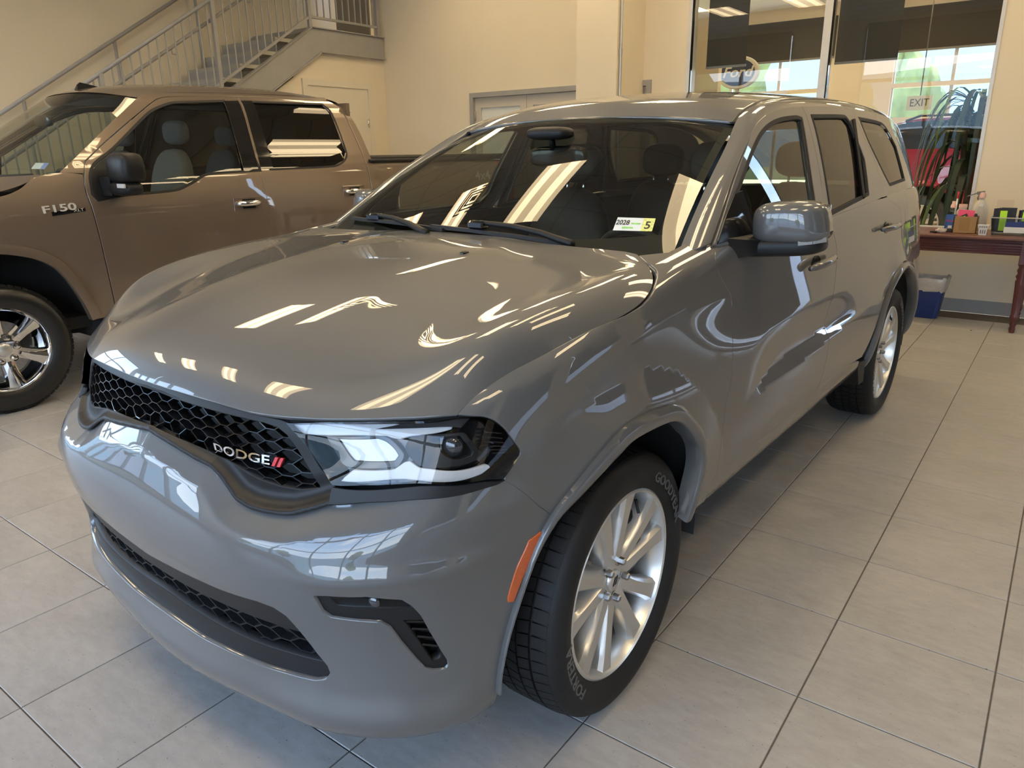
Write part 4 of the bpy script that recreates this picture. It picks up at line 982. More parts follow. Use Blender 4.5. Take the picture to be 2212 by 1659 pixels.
def seat(x,y,w=.25,back=True,hr=True,z=.0):
    s=empty('seat',parent=suv)
    blob('seat_cushion',(x,y,.70+z),(.27,w,.10),leather,s)
    blob('seat_back',(x-.30,y,1.02+z),(.085,w,.34),leather,s,tilt=.22,shape=lambda a,b,c:(a+.03*math.cos(b/w*1.5),b*(1-.12*max(0,c/.34)),c))
    if hr:
        blob('headrest',(x-.40,y,1.475+z),(.06,.135,.095),leather,s,tilt=.15)
        for k in (-.05,.05):
            mb=MB(); mb.tube([(x-.365,y+k,1.30+z),(x-.395,y+k,1.44+z)],.007,n=8); mb.build('headrest_post',chrome,s,smooth=True)
seat(-1.33,.38); seat(-1.33,-.38); 
for y in (-.42,0,.42): seat(-2.35,y,.21)
d=empty('dashboard',parent=suv)
ys=np.linspace(-.80,.80,21)
rows=[]
for (x,z,q) in ((-.40,1.175,0),(-.55,1.190,.01),(-.78,1.185,.02),(-.88,1.165,.03),(-.93,1.10,.03),(-.92,.95,.02),(-.86,.75,0)):
    rows.append(np.stack([np.full(21,x)+.10*(ys/.8)**2*-1*(x>-.6),ys,z+.035*np.exp(-((ys-.38)/.2)**2)*(q>0)],1))
ringstrip('dash_top',rows,dashm,d)
mb=MB(); mb.box(-.95,-.90,-.14,.14,.82,1.06,b=.012); mb.build('center_screen',gloss_black,d)
sw=empty('steering_wheel',parent=suv)
t=np.linspace(0,2*math.pi,40,endpoint=False); c=np.array([-1.02,.38,1.075]); a=np.array([0,1,0.]); b=np.array([.42,0,.907])
mb=MB(); mb.tube([c+.185*(a*math.cos(q)+b*math.sin(q)) for q in t],.0155,n=10,closed=True); mb.build('wheel_rim',leather,sw,smooth=True)
mb=MB(); mb.tube([c+.168*(a*math.cos(q)+b*math.sin(q)) for q in np.linspace(.5,math.pi-.5,16)],.006,n=8); mb.build('wheel_trim',chrome,sw,smooth=True)
blob('wheel_hub',c+np.array([.02,0,-.01]),(.03,.08,.06),dashm,sw,tilt=-.4)
for q in (0,math.pi,-math.pi/2): mb=MB(); mb.bar(c,c+.18*(a*math.cos(q)+b*math.sin(q)),.03,.012); mb.build('wheel_spoke',dashm,sw)
rm=empty('rear_view_mirror',parent=suv)
blob('mirror_shell',(-.955,.035,1.515),(.022,.135,.042),gloss_black,rm,n=4)
mb=MB(); mb.tube([(-.94,.02,1.54),(-.945,.01,1.60)],.012,n=8); mb.build('mirror_stem',satin,rm,smooth=True)
blob('sensor_cover',(-.945,0,1.605),(.06,.10,.025),satin,rm)
rows=[Roof(np.linspace(-4.7,4.7,20),np.full(20,a))-[0,0,.03] for a in np.linspace(.1,10.8,16)]
ringstrip('headliner',rows,headliner,suv)
for s in (1,-1):
    blob('door_card',(-1.2,.83*s,.85),(.62,.035,.33),dashm,suv,n=6); blob('door_card',(-2.15,.83*s,.85),(.45,.035,.33),dashm,suv,n=6)
# ---- wheels
def tyre_letters(txt,r0,size,th0,R=None,sx=1.0):
    V,Fc=text_mesh(txt,size=size,extrude=.0012,sx=sx,bold=.0006,align='LEFT')
    th=th0-V[:,0]/r0; r=r0+V[:,1]
    return np.stack([-r*np.cos(th),.1335+V[:,2]*.6-.0*r,r*np.sin(th)],1),Fc
def make_suv_wheel(parent,loc,rz=0,spin=0):
    w=empty('wheel',loc,rz,parent)
    prof=[(.268,.098),(.272,.112),(.282,.1185),(.30,.127),(.318,.1320),(.333,.1328),(.348,.129),(.362,.121),(.371,.110),(.3735,.098)]
    prof=prof+[(.3735,h) for h in (.06,.0,-.06)]+[(r,-h) for r,h in prof[::-1]]
    mb=MB(); mb.lathe(prof,n=72); 
    ty=mb.build('tyre',rubber,w,smooth=True,sharp=35)
    tb=MB(); ribs=[(.104,.064,0.0),(.056,.022,.35),(.016,-.018,-.35),(-.024,-.060,.35),(-.066,-.104,0.0)]
    nb=66
    for (h0,h1,sl) in ribs:
        for k in range(nb):
            a0=2*math.pi*(k+.06)/nb; a1=2*math.pi*(k+.94)/nb; da=sl*.06
            V=[]
            for rr in (.371,.3815):
                for (aa,hh,d_) in ((a0,h0,0),(a1,h0,0),(a1,h1,da),(a0,h1,da)):
                    r2=rr-(.008 if abs(hh)>.1 else 0); V.append((-r2*math.cos(aa+d_),hh,r2*math.sin(aa+d_)))
            tb.add(V,[(4,5,6,7),(0,4,7,3),(1,2,6,5),(0,1,5,4),(3,7,6,2)])
    # shoulder lugs
    for k in range(nb):
        for sgn in (1,-1):
            a0=2*math.pi*(k+.12)/nb; a1=2*math.pi*(k+.88)/nb
            V=[(-r*math.cos(a),sgn*h,r*math.sin(a)) for a in (a0,a1) for r,h in ((.3735,.103),(.3655,.1165),(.352,.1262),(.345,.126),(.362,.108))]
            tb.add(V,[(0,5,6,1),(1,6,7,2),(2,7,8,3),(0,1,2,3,4),(9,8,7,6,5)])
    tb.build('tread',rubber,w)['kind']='stuff'
    for t_,a in (('GOODYEAR',1.12),('FORTERA',-2.42),):
        V,Fc=tyre_letters(t_,.311,.040,a,sx=1.25); V[:,1]-=.0015; mesh_obj('tyre_lettering',V,Fc,rubber_side,w,smooth=False)
    mb=MB(); mb.lathe([(.2735,.100),(.2745,.112),(.268,.1155),(.262,.112),(.256,.095),(.250,.06),(.243,.0),(.245,-.09),(.262,-.11),(.27,-.11)],n=72); mb.build('rim_barrel',alloy,w,smooth=True,sharp=40)
    # spokes: five pairs
    for k in range(5):
        base=math.radians(90+72*k)+spin
        for sd in (1,-1):
            sp=MB(); st=[(.045,.26,.080,.030),(.080,.275,.088,.029),(.13,.255,.093,.027),(.18,.255,.098,.028),(.225,.262,.102,.032),(.260,.268,.105,.040)]
            sec=[]
            for r,da,h,hw in st:
                a=base+sd*da; c=np.array([-r*math.cos(a),0,r*math.sin(a)]); t_=np.array([math.sin(a),0,math.cos(a)])
                up=np.array([0,1.,0])
                sec.append([c+t_*hw*1.0+up*(h-.052),c+t_*hw*.92+up*(h-.012),c+t_*hw*.62+up*h,c-t_*hw*.62+up*h,c-t_*hw*.92+up*(h-.012),c-t_*hw*1.0+up*(h-.052)])
            V=[p for s_ in sec for p in s_]; Fc=[]
            for i in range(len(st)-1):
                for j in range(6): Fc.append((i*6+j,i*6+(j+1)%6,(i+1)*6+(j+1)%6,(i+1)*6+j))
            Fc+=[(5,4,3,2,1,0),tuple(range(len(V)-6,len(V)))]
            # outward orientation
            sp.add(V,[f[::-1] for f in Fc]); sp.build('spoke',alloy,w,smooth=True,sharp=32)
    mb=MB(); mb.lathe([(.0,.078),(.03,.079),(.062,.080),(.080,.074),(.085,.055),(.085,.02)],n=40); mb.build('hub',alloy,w,smooth=True,sharp=40)
    mb=MB(); mb.lathe([(.0,.088),(.027,.087),(.031,.084),(.033,.078)],n=32); hc=mb.build('hub_cap',alloy,w,smooth=True,sharp=50)
    mb=MB()
    for k in (-1,1):
        x=.006*k; poly=[(x-.0045-.004,-.012),(x+.0025-.004,-.012),(x+.0045+.004,.012),(x-.0025+.004,.012)]
        mb.prism(poly,.0875,.0888,lambda a,b,z:(-a,z,b))
    mb.build('cap_mark',satin,hc)
    for k in range(5):
        a=math.radians(90+36+72*k)+spin; c=(-.0575*math.cos(a),0,.0575*math.sin(a))
        mb=MB(); mb.lathe([(.0,.103),(.008,.102),(.011,.098),(.0115,.072)],n=6,c=c); mb.build('lug_nut',steel,w)
        mb=MB(); mb.lathe([(.0165,.0812),(.0155,.070),(.0,.070)],n=16,c=c); mb.build('lug_recess',satin,w)
    mb=MB(); mb.lathe([(.10,.028),(.172,.028),(.172,.006),(.10,.006)],n=48); mb.lathe([(.0,.045),(.095,.045),(.10,.028)],n=32); mb.build('brake_disc',steel,w,smooth=True,sharp=40)
    blob('brake_caliper',(-.145,.03,.05),(.045,.05,.11),satin,w)
    a=math.radians(62); mb=MB(); mb.tube([(-.235*math.cos(a),.085,.235*math.sin(a)),(-.20*math.cos(a),.105,.20*math.sin(a))],.005,n=8); mb.build('valve_stem',matte_black,w,smooth=True)
    return w
wl=make_suv_wheel(suv,(0,.812,.3795),.0285,.10)
w2=dup(wl,suv); w2.location=(-3.042,.812,.3795); w2.rotation_euler=(0,0,0)
w3=dup(wl,suv); w3.location=(0,-.812,.3795); w3.rotation_euler=(0,0,math.pi+.0285)
w4=dup(wl,suv); w4.location=(-3.042,-.812,.3795); w4.rotation_euler=(0,0,math.pi)

# ================================================================== ROOM
wallm=mat('wall_paint',(.74,.655,.50),rough=.75,noise=(1.2,.03),bump=(160,.06))
ceilm=mat('ceiling_tile',(.70,.66,.58),rough=.9,noise=(60,.04))
trimm=mat('grey_trim',(.30,.30,.30),rough=.55,noise=(8,.05))
steelp=mat('stair_paint_grey',(.34,.33,.31),rough=.42,noise=(6,.05))
treadm=mat('stair_tread',(.40,.38,.30),rough=.7,noise=(20,.08))
alu=mat('window_aluminium',(.62,.60,.56),rough=.35,metal=.3,noise=(12,.04))
darkalu=mat('window_mullion',(.20,.20,.20),rough=.4,metal=.3,noise=(12,.05))
doorm=mat('door_paint',(.70,.64,.52),rough=.5,noise=(3,.03))
groutm=mat('grout',(.10,.085,.07),rough=.9,noise=(90,.2))
shadem=mat('roller_shade',(.045,.042,.036),rough=.85,noise=(300,.08))
paneg=thin_glass('window_pane',(.93,.95,.94),1.5)
frost=mat('frosted_glass',(.70,.72,.68),rough=.35,noise=(2,.06),coat=.3)
# concrete-look porcelain tile
def tile_mat():
    m,n,b=_nodes('porcelain_tile'); b.inputs['Roughness'].default_value=.38
    g=n.nodes.new('ShaderNodeNewGeometry'); mp=n.nodes.new('ShaderNodeMapping'); mp.inputs['Scale'].default_value=(1.0,2.4,1)
    n.links.new(g.outputs['Position'],mp.inputs[0])
    a=n.nodes.new('ShaderNodeTexNoise'); a.inputs['Scale'].default_value=2.3; a.inputs['Detail'].default_value=9; a.inputs['Roughness'].default_value=.62
    c=n.nodes.new('ShaderNodeTexNoise'); c.inputs['Scale'].default_value=14; c.inputs['Detail'].default_value=8; c.inputs['Roughness'].default_value=.7
    oi=n.nodes.new('ShaderNodeObjectInfo'); cb=n.nodes.new('ShaderNodeVectorMath'); cb.operation='MULTIPLY_ADD'; cb.inputs[1].default_value=(9,9,9)
    n.links.new(oi.outputs['Random'],cb.inputs[0]); n.links.new(mp.outputs[0],cb.inputs[2])
    n.links.new(cb.outputs[0],a.inputs['Vector']); n.links.new(cb.outputs[0],c.inputs['Vector'])
    ad=n.nodes.new('ShaderNodeMath'); ad.operation='ADD'; n.links.new(a.outputs['Fac'],ad.inputs[0]); n.links.new(c.outputs['Fac'],ad.inputs[1])
    r=n.nodes.new('ShaderNodeValToRGB'); r.color_ramp.elements[0].position=.72; r.color_ramp.elements[0].color=(.30,.288,.268,1); r.color_ramp.elements[1].position=1.28; r.color_ramp.elements[1].color=(.385,.37,.347,1)
    mr=n.nodes.new('ShaderNodeMapRange'); mr.inputs[1].default_value=.6; mr.inputs[2].default_value=1.4; n.links.new(ad.outputs[0],mr.inputs[0]); n.links.new(mr.outputs[0],r.inputs[0])
    r.color_ramp.elements[0].position=.2; r.color_ramp.elements[1].position=.8
    # tiny dark specks of dirt
    v=n.nodes.new('ShaderNodeTexNoise'); v.inputs['Scale'].default_value=95; v.inputs['Detail'].default_value=2; n.links.new(mp.outputs[0],v.inputs['Vector'])
    vr=n.nodes.new('ShaderNodeValToRGB'); vr.color_ramp.elements[0].position=.26; vr.color_ramp.elements[0].color=(.25,.23,.2,1); vr.color_ramp.elements[1].position=.30; vr.color_ramp.elements[1].color=(1,1,1,1); n.links.new(v.outputs['Fac'],vr.inputs[0])
    mu=n.nodes.new('ShaderNodeMix'); mu.data_type='RGBA'; mu.blend_type='MULTIPLY'; mu.inputs[0].default_value=1; n.links.new(r.outputs[0],mu.inputs[6]); n.links.new(vr.outputs[0],mu.inputs[7])
    n.links.new(mu.outputs[2],b.inputs['Base Color'])
    rr=n.nodes.new('ShaderNodeMapRange'); rr.inputs[3].default_value=.30; rr.inputs[4].default_value=.50; n.links.new(a.outputs['Fac'],rr.inputs[0]); n.links.new(rr.outputs[0],b.inputs['Roughness'])
    return m
tilem=tile_mat()
XL,XR,YB,YF,ZC=-8.8,4.6,6.73,-4.5,4.3
XLF=-13.0; YJ=-1.2
def struct(name,mb,m,parent=None,**k):
    o=mb.build(name,m,parent,**k)
    if parent is None: o['kind']='structure'
    return o
# floor slab (grout bed) and tiles
fb_=MB(); fb_.box(XLF,XR,YF,YJ,-.12,-.0035); fb_.box(XL-.02,XR,YJ,YB,-.12,-.0035)
floor=struct('floor',fb_,groutm)
TP=.4564; g2=.0020
tm=MB(); h=TP/2-g2; c=.0016
ring=lambda q,z:[(-q,-q,z),(q,-q,z),(q,q,z),(-q,q,z)]
tm.add(ring(h,-.03)+ring(h,-c)+ring(h-c,0),[(0,1,5,4),(1,2,6,5),(2,3,7,6),(3,0,4,7),(4,5,9,8),(5,6,10,9),(6,7,11,10),(7,4,8,11),(8,9,10,11)])
tme=bpy.data.meshes.new('tile'); tme.from_pydata(tm.V,[],tm.F); tme.materials.append(tilem)
cells=[]
Rm=np.array(CAMR); Cm=np.array(CAMC)
for i in range(-30,12):
    for j in range(-14,16):
        x,y=(i+.5)*TP,(j+.5)*TP
        if x>XR-.2 or y>YB-.2 or y<YF+.2 or x<XLF+.2 or (x<XL+.2 and y>YJ-.2): continue
        q=Rm@(np.array([x,y,0])-Cm)
        if q[2]>.3: px=1106+1588*q[0]/q[2]; py=829.5+1588*q[1]/q[2]; vis=-150<px<2360 and py<1850 and py>300
        else: vis=False
        cx_=CPX; 
        cells.append((x,y,q[2] if vis else 1e9,vis))
vis=sorted([c_ for c_ in cells if c_[3]],key=lambda c_:c_[2])
pick=vis[:300]; ps=set((round(a,3),round(b,3)) for a,b,_,_ in pick)
for x,y,_,_ in pick:
    o=bpy.data.objects.new('tile',tme); COL.objects.link(o); o.parent=floor; o.location=(x,y,0)
rest=MB()
for x,y,_,_ in cells:
    if (round(x,3),round(y,3)) not in ps: rest.add([(a+x,b+y,z) for a,b,z in tm.V],tm.F)
ro=rest.build('tile_field',tilem,floor); ro['kind']='stuff'
# ceiling with T-bar grid
cb=MB(); cb.box(XLF,XR,YF,YB,ZC,ZC+.1); ceil=struct('ceiling',cb,ceilm)
gb_=MB()
y=YF
while y<YB: gb_.box(XLF,XR,y-.012,y+.012,ZC-.006,ZC); y+=.61
x=XLF
while x<XR: gb_.box(x-.012,x+.012,YF,YB,ZC-.006,ZC); x+=1.22
gb_.build('ceiling_grid',mat('ceiling_tee',(.50,.47,.42),rough=.6,noise=(9,.03)),ceil)
# walls -----------------------------------------------------------------
T=.16
wb=MB()   # back wall with the door bank and the interior window
DX0,DX1,DZ=-5.92,-3.23,2.30; WX0,WX1,WZ0,WZ1=-2.82,.108,.74,4.1
wb.box(-7.69,DX0,YB,YB+T,0,ZC); wb.box(DX0,DX1,YB,YB+T,DZ,ZC); wb.box(DX1,WX0,YB,YB+T,0,ZC); wb.box(WX0,WX1,YB,YB+T,0,WZ0); wb.box(WX0,WX1,YB,YB+T,WZ1,ZC); wb.box(WX1,1.95,YB,YB+T,0,ZC); wb.box(1.95,4.3,YB,YB+T,4.1,ZC); wb.box(4.3,XR+T,YB,YB+T,0,ZC)
struct('wall_back',wb,wallm)
wl_=MB(); wl_.box(XL-T,XL,YJ,YB+T,0,ZC); wl_.box(XLF,XL-T,YJ,YJ+T,0,ZC); struct('wall_left',wl_,wallm)
# wall under the landing (with the small door)
wu=MB(); UX=-7.53
wu.box(UX-.14,UX,5.10,YB,0,2.83); V=[(UX-.14,0.6,0),(UX,0.6,0),(UX-.14,5.10,0),(UX,5.10,0),(UX-.14,5.10,2.50),(UX,5.10,2.50),(UX-.14,1.15,.05),(UX,1.15,.05)]
wu.add(V,[(1,3,5,7),(0,6,4,2),(6,7,5,4),(0,1,7,6)])
struct('wall_stair',wu,wallm)
dr=MB(); dr.box(UX,UX+.012,5.30,6.36,0,2.42); d3=struct('door_2',dr,doorm)
mb=MB(); 
for y0,y1,z0,z1 in ((5.22,5.30,0,2.50),(6.36,6.44,0,2.50),(5.30,6.36,2.42,2.50)): mb.box(UX,UX+.03,y0,y1,z0,z1)
mb.build('door_frame',doorm,d3)
mb=MB(); mb.tube([(UX+.03,6.33,1.90),(UX+.03,6.33,2.02)],.012,n=8); mb.build('door_hinge',chrome,d3,smooth=True)
# column and conduit
cm=MB(); cm.box(-3.85,-3.34,6.10,YB,0,ZC); struct('trim_1',cm,wallm)
cd=MB(); cd.tube([(-3.315,6.14,0.0),(-3.315,6.14,ZC)],.014,n=10); cd.tube([(-3.315,6.14,2.52),(-3.315,6.14,2.58)],.019,n=10); struct('trim_2',cd,mat('conduit_steel',(.55,.55,.54),rough=.35,metal=.8,noise=(20,.06)),smooth=True,sharp=40)
# door bank
nl=3; w=(DX1-DX0)/nl
fm=MB(); fm.box(DX0,DX1,YB-.02,YB+.10,DZ-.06,DZ); fm.box(DX0,DX0+.06,YB-.02,YB+.10,0,DZ-.06); fm.box(DX1-.06,DX1,YB-.02,YB+.10,0,DZ-.06)
d1=struct('door_1',fm,steelp)
for k in range(nl):
    x0=DX0+.06+k*(DX1-DX0-.12)/nl; x1=x0+(DX1-DX0-.12)/nl-.006
    mb=MB(); 
    for a in ((x0,x0+.10,0,DZ-.066),(x1-.10,x1,0,DZ-.066),(x0+.10,x1-.10,0,.22),(x0+.10,x1-.10,DZ-.19,DZ-.066)): mb.box(a[0],a[1],YB+.03,YB+.075,a[2],a[3])
    lf=mb.build('door_leaf',mat('door_frame_tan',(.55,.50,.42),rough=.45,noise=(4,.03)) if k==0 else MATS['door_frame_tan'],d1)
    mb=MB(); mb.box(x0+.10,x1-.10,YB+.05,YB+.056,.22,DZ-.19); mb.build('door_pane',frost,lf)
    mb=MB(); mb.tube([(x0+.004,YB+.02,1.95),(x0+.004,YB+.02,2.07)],.012,n=8); mb.build('door_hinge',steelp,lf,smooth=True)
hall=MB(); hall.box(DX0-.3,DX1+.3,YB+1.2,YB+1.3,0,3); struct('wall_hall',hall,wallm)
# interior window
wf=MB(); fz=.055
wf.box(WX0,WX0+fz,YB-.01,YB+.12,WZ0,WZ1); wf.box(WX1-.03,WX1,YB-.01,YB+.12,WZ0,WZ1); wf.box(WX0,WX1,YB-.01,YB+.12,WZ0,WZ0+fz); wf.box(WX0,WX1,YB-.01,YB+.12,WZ1-fz,WZ1); wf.box(-1.40,-1.325,YB-.01,YB+.12,WZ0,WZ1)
wn=struct('window_1',wf,alu)
for x0,x1 in ((WX0+fz,-1.40),(-1.325,WX1-.03)):
    mb=MB(); mb.add([(x0,YB+.06,WZ0+fz),(x1,YB+.06,WZ0+fz),(x1,YB+.06,WZ1-fz),(x0,YB+.06,WZ1-fz)],[(0,1,2,3)]); mb.build('pane',paneg,wn)
mb=MB(); mb.box(-1.325,-1.312,YB-.012,YB+.02,WZ0,WZ1); mb.build('gasket',gloss_black,wn)
mb=MB(); mb.box(WX0+.045,WX0+.06,YB-.012,YB+.02,WZ0,WZ1); mb.build('gasket',gloss_black,wn)
# tall shaded window right of the table
bw=MB(); 
for x in (1.95,3.2,4.3): bw.box(x-.03,x+.03,YB+.04,YB+.12,.02,4.1)
bw.box(1.95,4.3,YB+.04,YB+.12,.0,.05)
w11=struct('window_11',bw,darkalu); mb=MB(); mb.add([(1.95,YB+.08,.05),(4.3,YB+.08,.05),(4.3,YB+.08,4.1),(1.95,YB+.08,4.1)],[(0,1,2,3)]); mb.build('pane',paneg,w11)
mb=MB(); mb.box(2.07,4.32,YB-.024,YB-.020,.13,4.12); s_=mb.build('roller_shade',shadem); tag(s_,'wide dark roller shade drawn down on the back wall window right of the table','shade')
mb=MB(); mb.box(2.07,4.32,YB-.032,YB-.012,.11,.13); mb.build('hem_bar',darkalu,s_)
# baseboards
bm=MB(); bm.box(WX0-.4,1.92,YB-.014,YB,0,.125); struct('baseboard_back',bm,trimm)
bm=MB(); bm.box(XL,XL+.014,YJ,YB,0,.125); struct('baseboard_left',bm,trimm)
# street front: curtain wall behind the photographer
def curtain(name,axis,pos,a0,a1,zs,step,sill,head,shades=None,n0=0):
    """window wall on plane axis=pos running a0..a1"""
    mb=MB(); 
    def bx(u0,u1,z0,z1,t0=-.06,t1=.06):
        if axis=='y': mb.box(u0,u1,pos+t0,pos+t1,z0,z1)
        else: mb.box(pos+t0,pos+t1,u0,u1,z0,z1)
    n=max(1,int(round((a1-a0)/step)))
    for k in range(n+1): u=a0+(a1-a0)*k/n; bx(u-.032,u+.032,sill,head)
    for z in zs: bx(a0,a1,z-.032,z+.032)
    o=struct(name,mb,darkalu)
    for k in range(n):
        for z0,z1 in zip(zs[:-1],zs[1:]):
            u0=a0+(a1-a0)*k/n+.032; u1=a0+(a1-a0)*(k+1)/n-.032
            V=[(u0,pos,z0+.032),(u1,pos,z0+.032),(u1,pos,z1-.032),(u0,pos,z1-.032)] if axis=='y' else [(pos,u0,z0+.032),(pos,u1,z0+.032),(pos,u1,z1-.032),(pos,u0,z1-.032)]
            q=MB(); q.add(V,[(0,1,2,3)]); q.build('pane',paneg,o)
    return o
SILL,HEAD=.50,4.15
fw=MB(); fw.box(XLF-T,XR+T,YF-T,YF,0,SILL); fw.box(XLF-T,XR+T,YF-T,YF,HEAD,ZC+.05); 
fw.box(XLF-T,XLF+.3,YF-T,YF,SILL,HEAD); fw.box(-5.2,-3.6,YF-T,YF,SILL,HEAD); fw.box(3.6,XR+T,YF-T,YF,SILL,HEAD)
struct('wall_front',fw,wallm)
curtain('window_2','y',YF-.06,XLF+.3,-5.2,[SILL,1.75,2.98,HEAD],1.25,SILL,HEAD)
curtain('window_3','y',YF-.06,-3.6,3.6,[SILL,1.75,2.98,HEAD],1.44,SILL,HEAD)
for k,(a,b) in enumerate(((XLF+.35,-9.15),(-9.05,-5.25),(-3.55,-.05),(.05,3.55))):
    mb=MB(); mb.box(a,b,YF+.020,YF+.024,3.42,4.20); s_=mb.build('roller_shade',shadem); tag(s_,'dark roller shade half down on the street front windows, %s from the left'%('first','second','third','fourth')[k],'shade')
    mb=MB(); mb.box(a,b,YF+.012,YF+.032,3.39,3.42); mb.build('hem_bar',darkalu,s_)
fl_=MB(); fl_.box(XLF-T,XLF,YF,YJ,0,.55); fl_.box(XLF-T,XLF,YF,YJ,HEAD,ZC); struct('wall_far_left',fl_,wallm)
curtain('window_4','x',XLF-.06,YF,YJ,[SILL,1.75,2.98,HEAD],1.45,SILL,HEAD)
# right wall: two tall windows with dark roller shades drawn down
rw=MB(); RW=[(-3.9,-1.5),(-.9,2.0),(2.8,5.4)]; ys=[YF]+[v for p in RW for v in p]+[YB+T]
for a,b in zip(ys[0::2],ys[1::2]): rw.box(XR,XR+T,a,b,0,ZC)
for a,b in RW: rw.box(XR,XR+T,a,b,0,.35); rw.box(XR,XR+T,a,b,HEAD,ZC)
struct('wall_right',rw,wallm)
for k,(a,b) in enumerate(RW):
    curtain('window_%d'%(5+k),'x',XR+.10,a,b,[.35,HEAD],b-a,.35,HEAD)
    mb=MB(); mb.box(XR-.024,XR-.020,a+.02,b-.02,.62,HEAD); 
    s=mb.build('roller_shade',shadem); tag(s,'dark roller shade drawn down over the %s tall side window'%('first','second','third')[k],'shade',None)
    mb=MB(); mb.box(XR-.032,XR-.012,a+.02,b-.02,.60,.62); mb.build('hem_bar',darkalu,s)
# ceiling lights -----------------------------------------------------------------
lampm=mat('light_diffuser',(.9,.85,.7),rough=.6,emit=(1,.77,.45),estr=LAMP,noise=(5,.02))
lampb=mat('light_basket',(.85,.8,.68),rough=.6,emit=(1,.75,.43),estr=LAMP*.45,noise=(5,.02))
lampf=mat('light_frame',(.75,.72,.66),rough=.5,noise=(5,.02))
def troffer():
    o=empty('ceiling_light',(0,0,0)); 
    mb=MB(); 
    for a in ((-.305,-.285,-.61,.61),(.285,.305,-.61,.61),(-.285,.285,-.61,-.59),(-.285,.285,.59,.61)): mb.box(a[0],a[1],a[2],a[3],-.014,.0)
    mb.build('frame',lampf,o)
    # two bright lamp strips with a dimmer centre basket
    for x0,x1,m,z in ((-.285,-.20,lampb,-.006),(-.20,-.075,lampm,-.008),(-.075,.075,lampb,-.006),(.075,.20,lampm,-.008),(.20,.285,lampb,-.006)):
        q=MB(); q.box(x0,x1,-.59,.59,z,-.001); q.build('diffuser',m,o)
    return o
tr=troffer(); first=True; n=0
LX=[-10.5,-8.9,-7.3,-5.7,-4.1,-2.5,-.9,.7,2.3]; LY=[-1.4,1.95,5.3]
names_x=['first column from the far left','second column from the far left','third column from the far left','fourth column from the far left','over the pickup','between the two vehicles','over the SUV','right of the SUV','right wall column']
names_y=['front row','middle row','back wall row']
for i,x in enumerate(LX):
    for j,y in enumerate(LY):
        if x<XL+.5 and y>YJ-.4: continue
        if x<-7.2 and y>.2: continue
        o=tr if first else dup(tr); first=False
        o.location=(x,y,ZC-.004)
        tag(o,'recessed ceiling light, %s, %s'%(names_x[i],names_y[j]),'ceiling light','recessed ceiling lights')
# square ceiling diffusers
def diffuser(x,y,lab):
    o=empty('air_diffuser',(x,y,ZC-.004)); 
    for k,h in enumerate((.30,.22,.14,.06)):
        mb=MB(); z=-.004-.012*k; t=.035
        if k<3:
            for a in ((-h,h,-h,-h+t),(-h,h,h-t,h),(-h,-h+t,-h+t,h-t),(h-t,h,-h+t,h-t)): mb.box(a[0],a[1],a[2],a[3],z-.004,z+.004)
        else: mb.box(-h,h,-h,h,z-.004,z+.004)
        mb.build('louvre',trimm,o)
    tag(o,lab,'vent','square ceiling diffusers')
for k,(x,y) in enumerate(((-3.88,2.2),(-5.5,4.6),(-2.2,-.2),(-.6,2.2),(-2.2,4.6),(1.1,.0))): diffuser(x,y,'square ceiling air diffuser, number %s counting from the left over the vehicles'%('three','one','five','six','four','seven')[k])

# ================================================================== BROWN PICKUP
brown=mat('bronze_paint',(.17,.128,.094),rough=.32,metal=.4,coat=1.0,coat_rough=.02,noise=(900,.05))
greyseat=mat('grey_cloth',(.16,.165,.17),rough=.85,bump=(400,.3))
tglass=thin_glass('pickup_glass',(.55,.58,.52),1.5)
tpriv=thin_glass('pickup_privacy_glass',(.06,.06,.06),1.5)
twind=thin_glass('pickup_windshield',(.80,.84,.78),1.5)
TB=np.array([-5.30,.20,0.0])
truck=empty('pickup_truck',tuple(TB)); tag(truck,'bronze brown pickup truck parked behind the grey SUV','truck')
def tcen(P):
    c=P.copy(); c[:,0]=-5.3; c[:,2]=np.clip(c[:,2],.7,1.0); return c
def tp(name,pieces,m,parent=None,mirror=False):
    V=[];Fc=[];NN=[]
    for v,f,n in pieces:
        k=len(V); V+=(v-TB).tolist(); Fc+=[tuple(a+k for a in q) for q in f]; NN+=n.tolist()
    V=np.array(V);NN=np.array(NN)
    if mirror: V=V*[-1,1,1];NN=NN*[-1,1,1];Fc=[f[::-1] for f in Fc]
    return mesh_obj(name,V,Fc,m,parent or truck,normals=NN)
def TP_(o,**k): return P_(TSide,o,center=tcen,**k)
Tt=lambda n:[tuple(p) for p in OT[n]]
archT=[(.73,.50),(.72,.53),(.69,.62),(.64,.74),(.57,.86),(.48,.93),(.38,.97),(.27,.995),(.20,1.0),(.08,.985),(-.06,.94),(-.16,.86),(-.24,.74),(-.29,.62),(-.32,.50)]
fenderT=[(.72,1.455),(.855,1.44),(.84,1.34),(.85,1.22),(.87,.93),(.89,.63),(.90,.50)]+archT+[(-.45,.48),(-.72,.55),(-.76,.9),(-.72,1.20),(-.30,1.285),(.20,1.315),(.36,1.33),(.47,1.37),(.56,1.43)]
doorFT=[(.87,1.45),(.845,1.34),(.855,1.22),(.875,.93),(.895,.63),(.905,.48),(2.20,.48),(2.21,.98),(2.19,1.27),(2.19,1.43),(2.30,1.995),(1.72,1.965),(1.57,1.932),(1.14,1.675),(.90,1.515)]
doorRT=[(2.30,1.995),(2.19,1.43),(2.19,1.27),(2.21,.98),(2.20,.48),(3.30,.48),(3.315,1.23),(3.315,1.73),(3.30,1.95),(3.24,2.005)]
dF=Tt('dloF'); dR=[(2.34,1.955),(3.13,1.965),(3.165,1.90),(3.14,1.56),(3.08,1.49),(2.94,1.445),(2.29,1.435)]
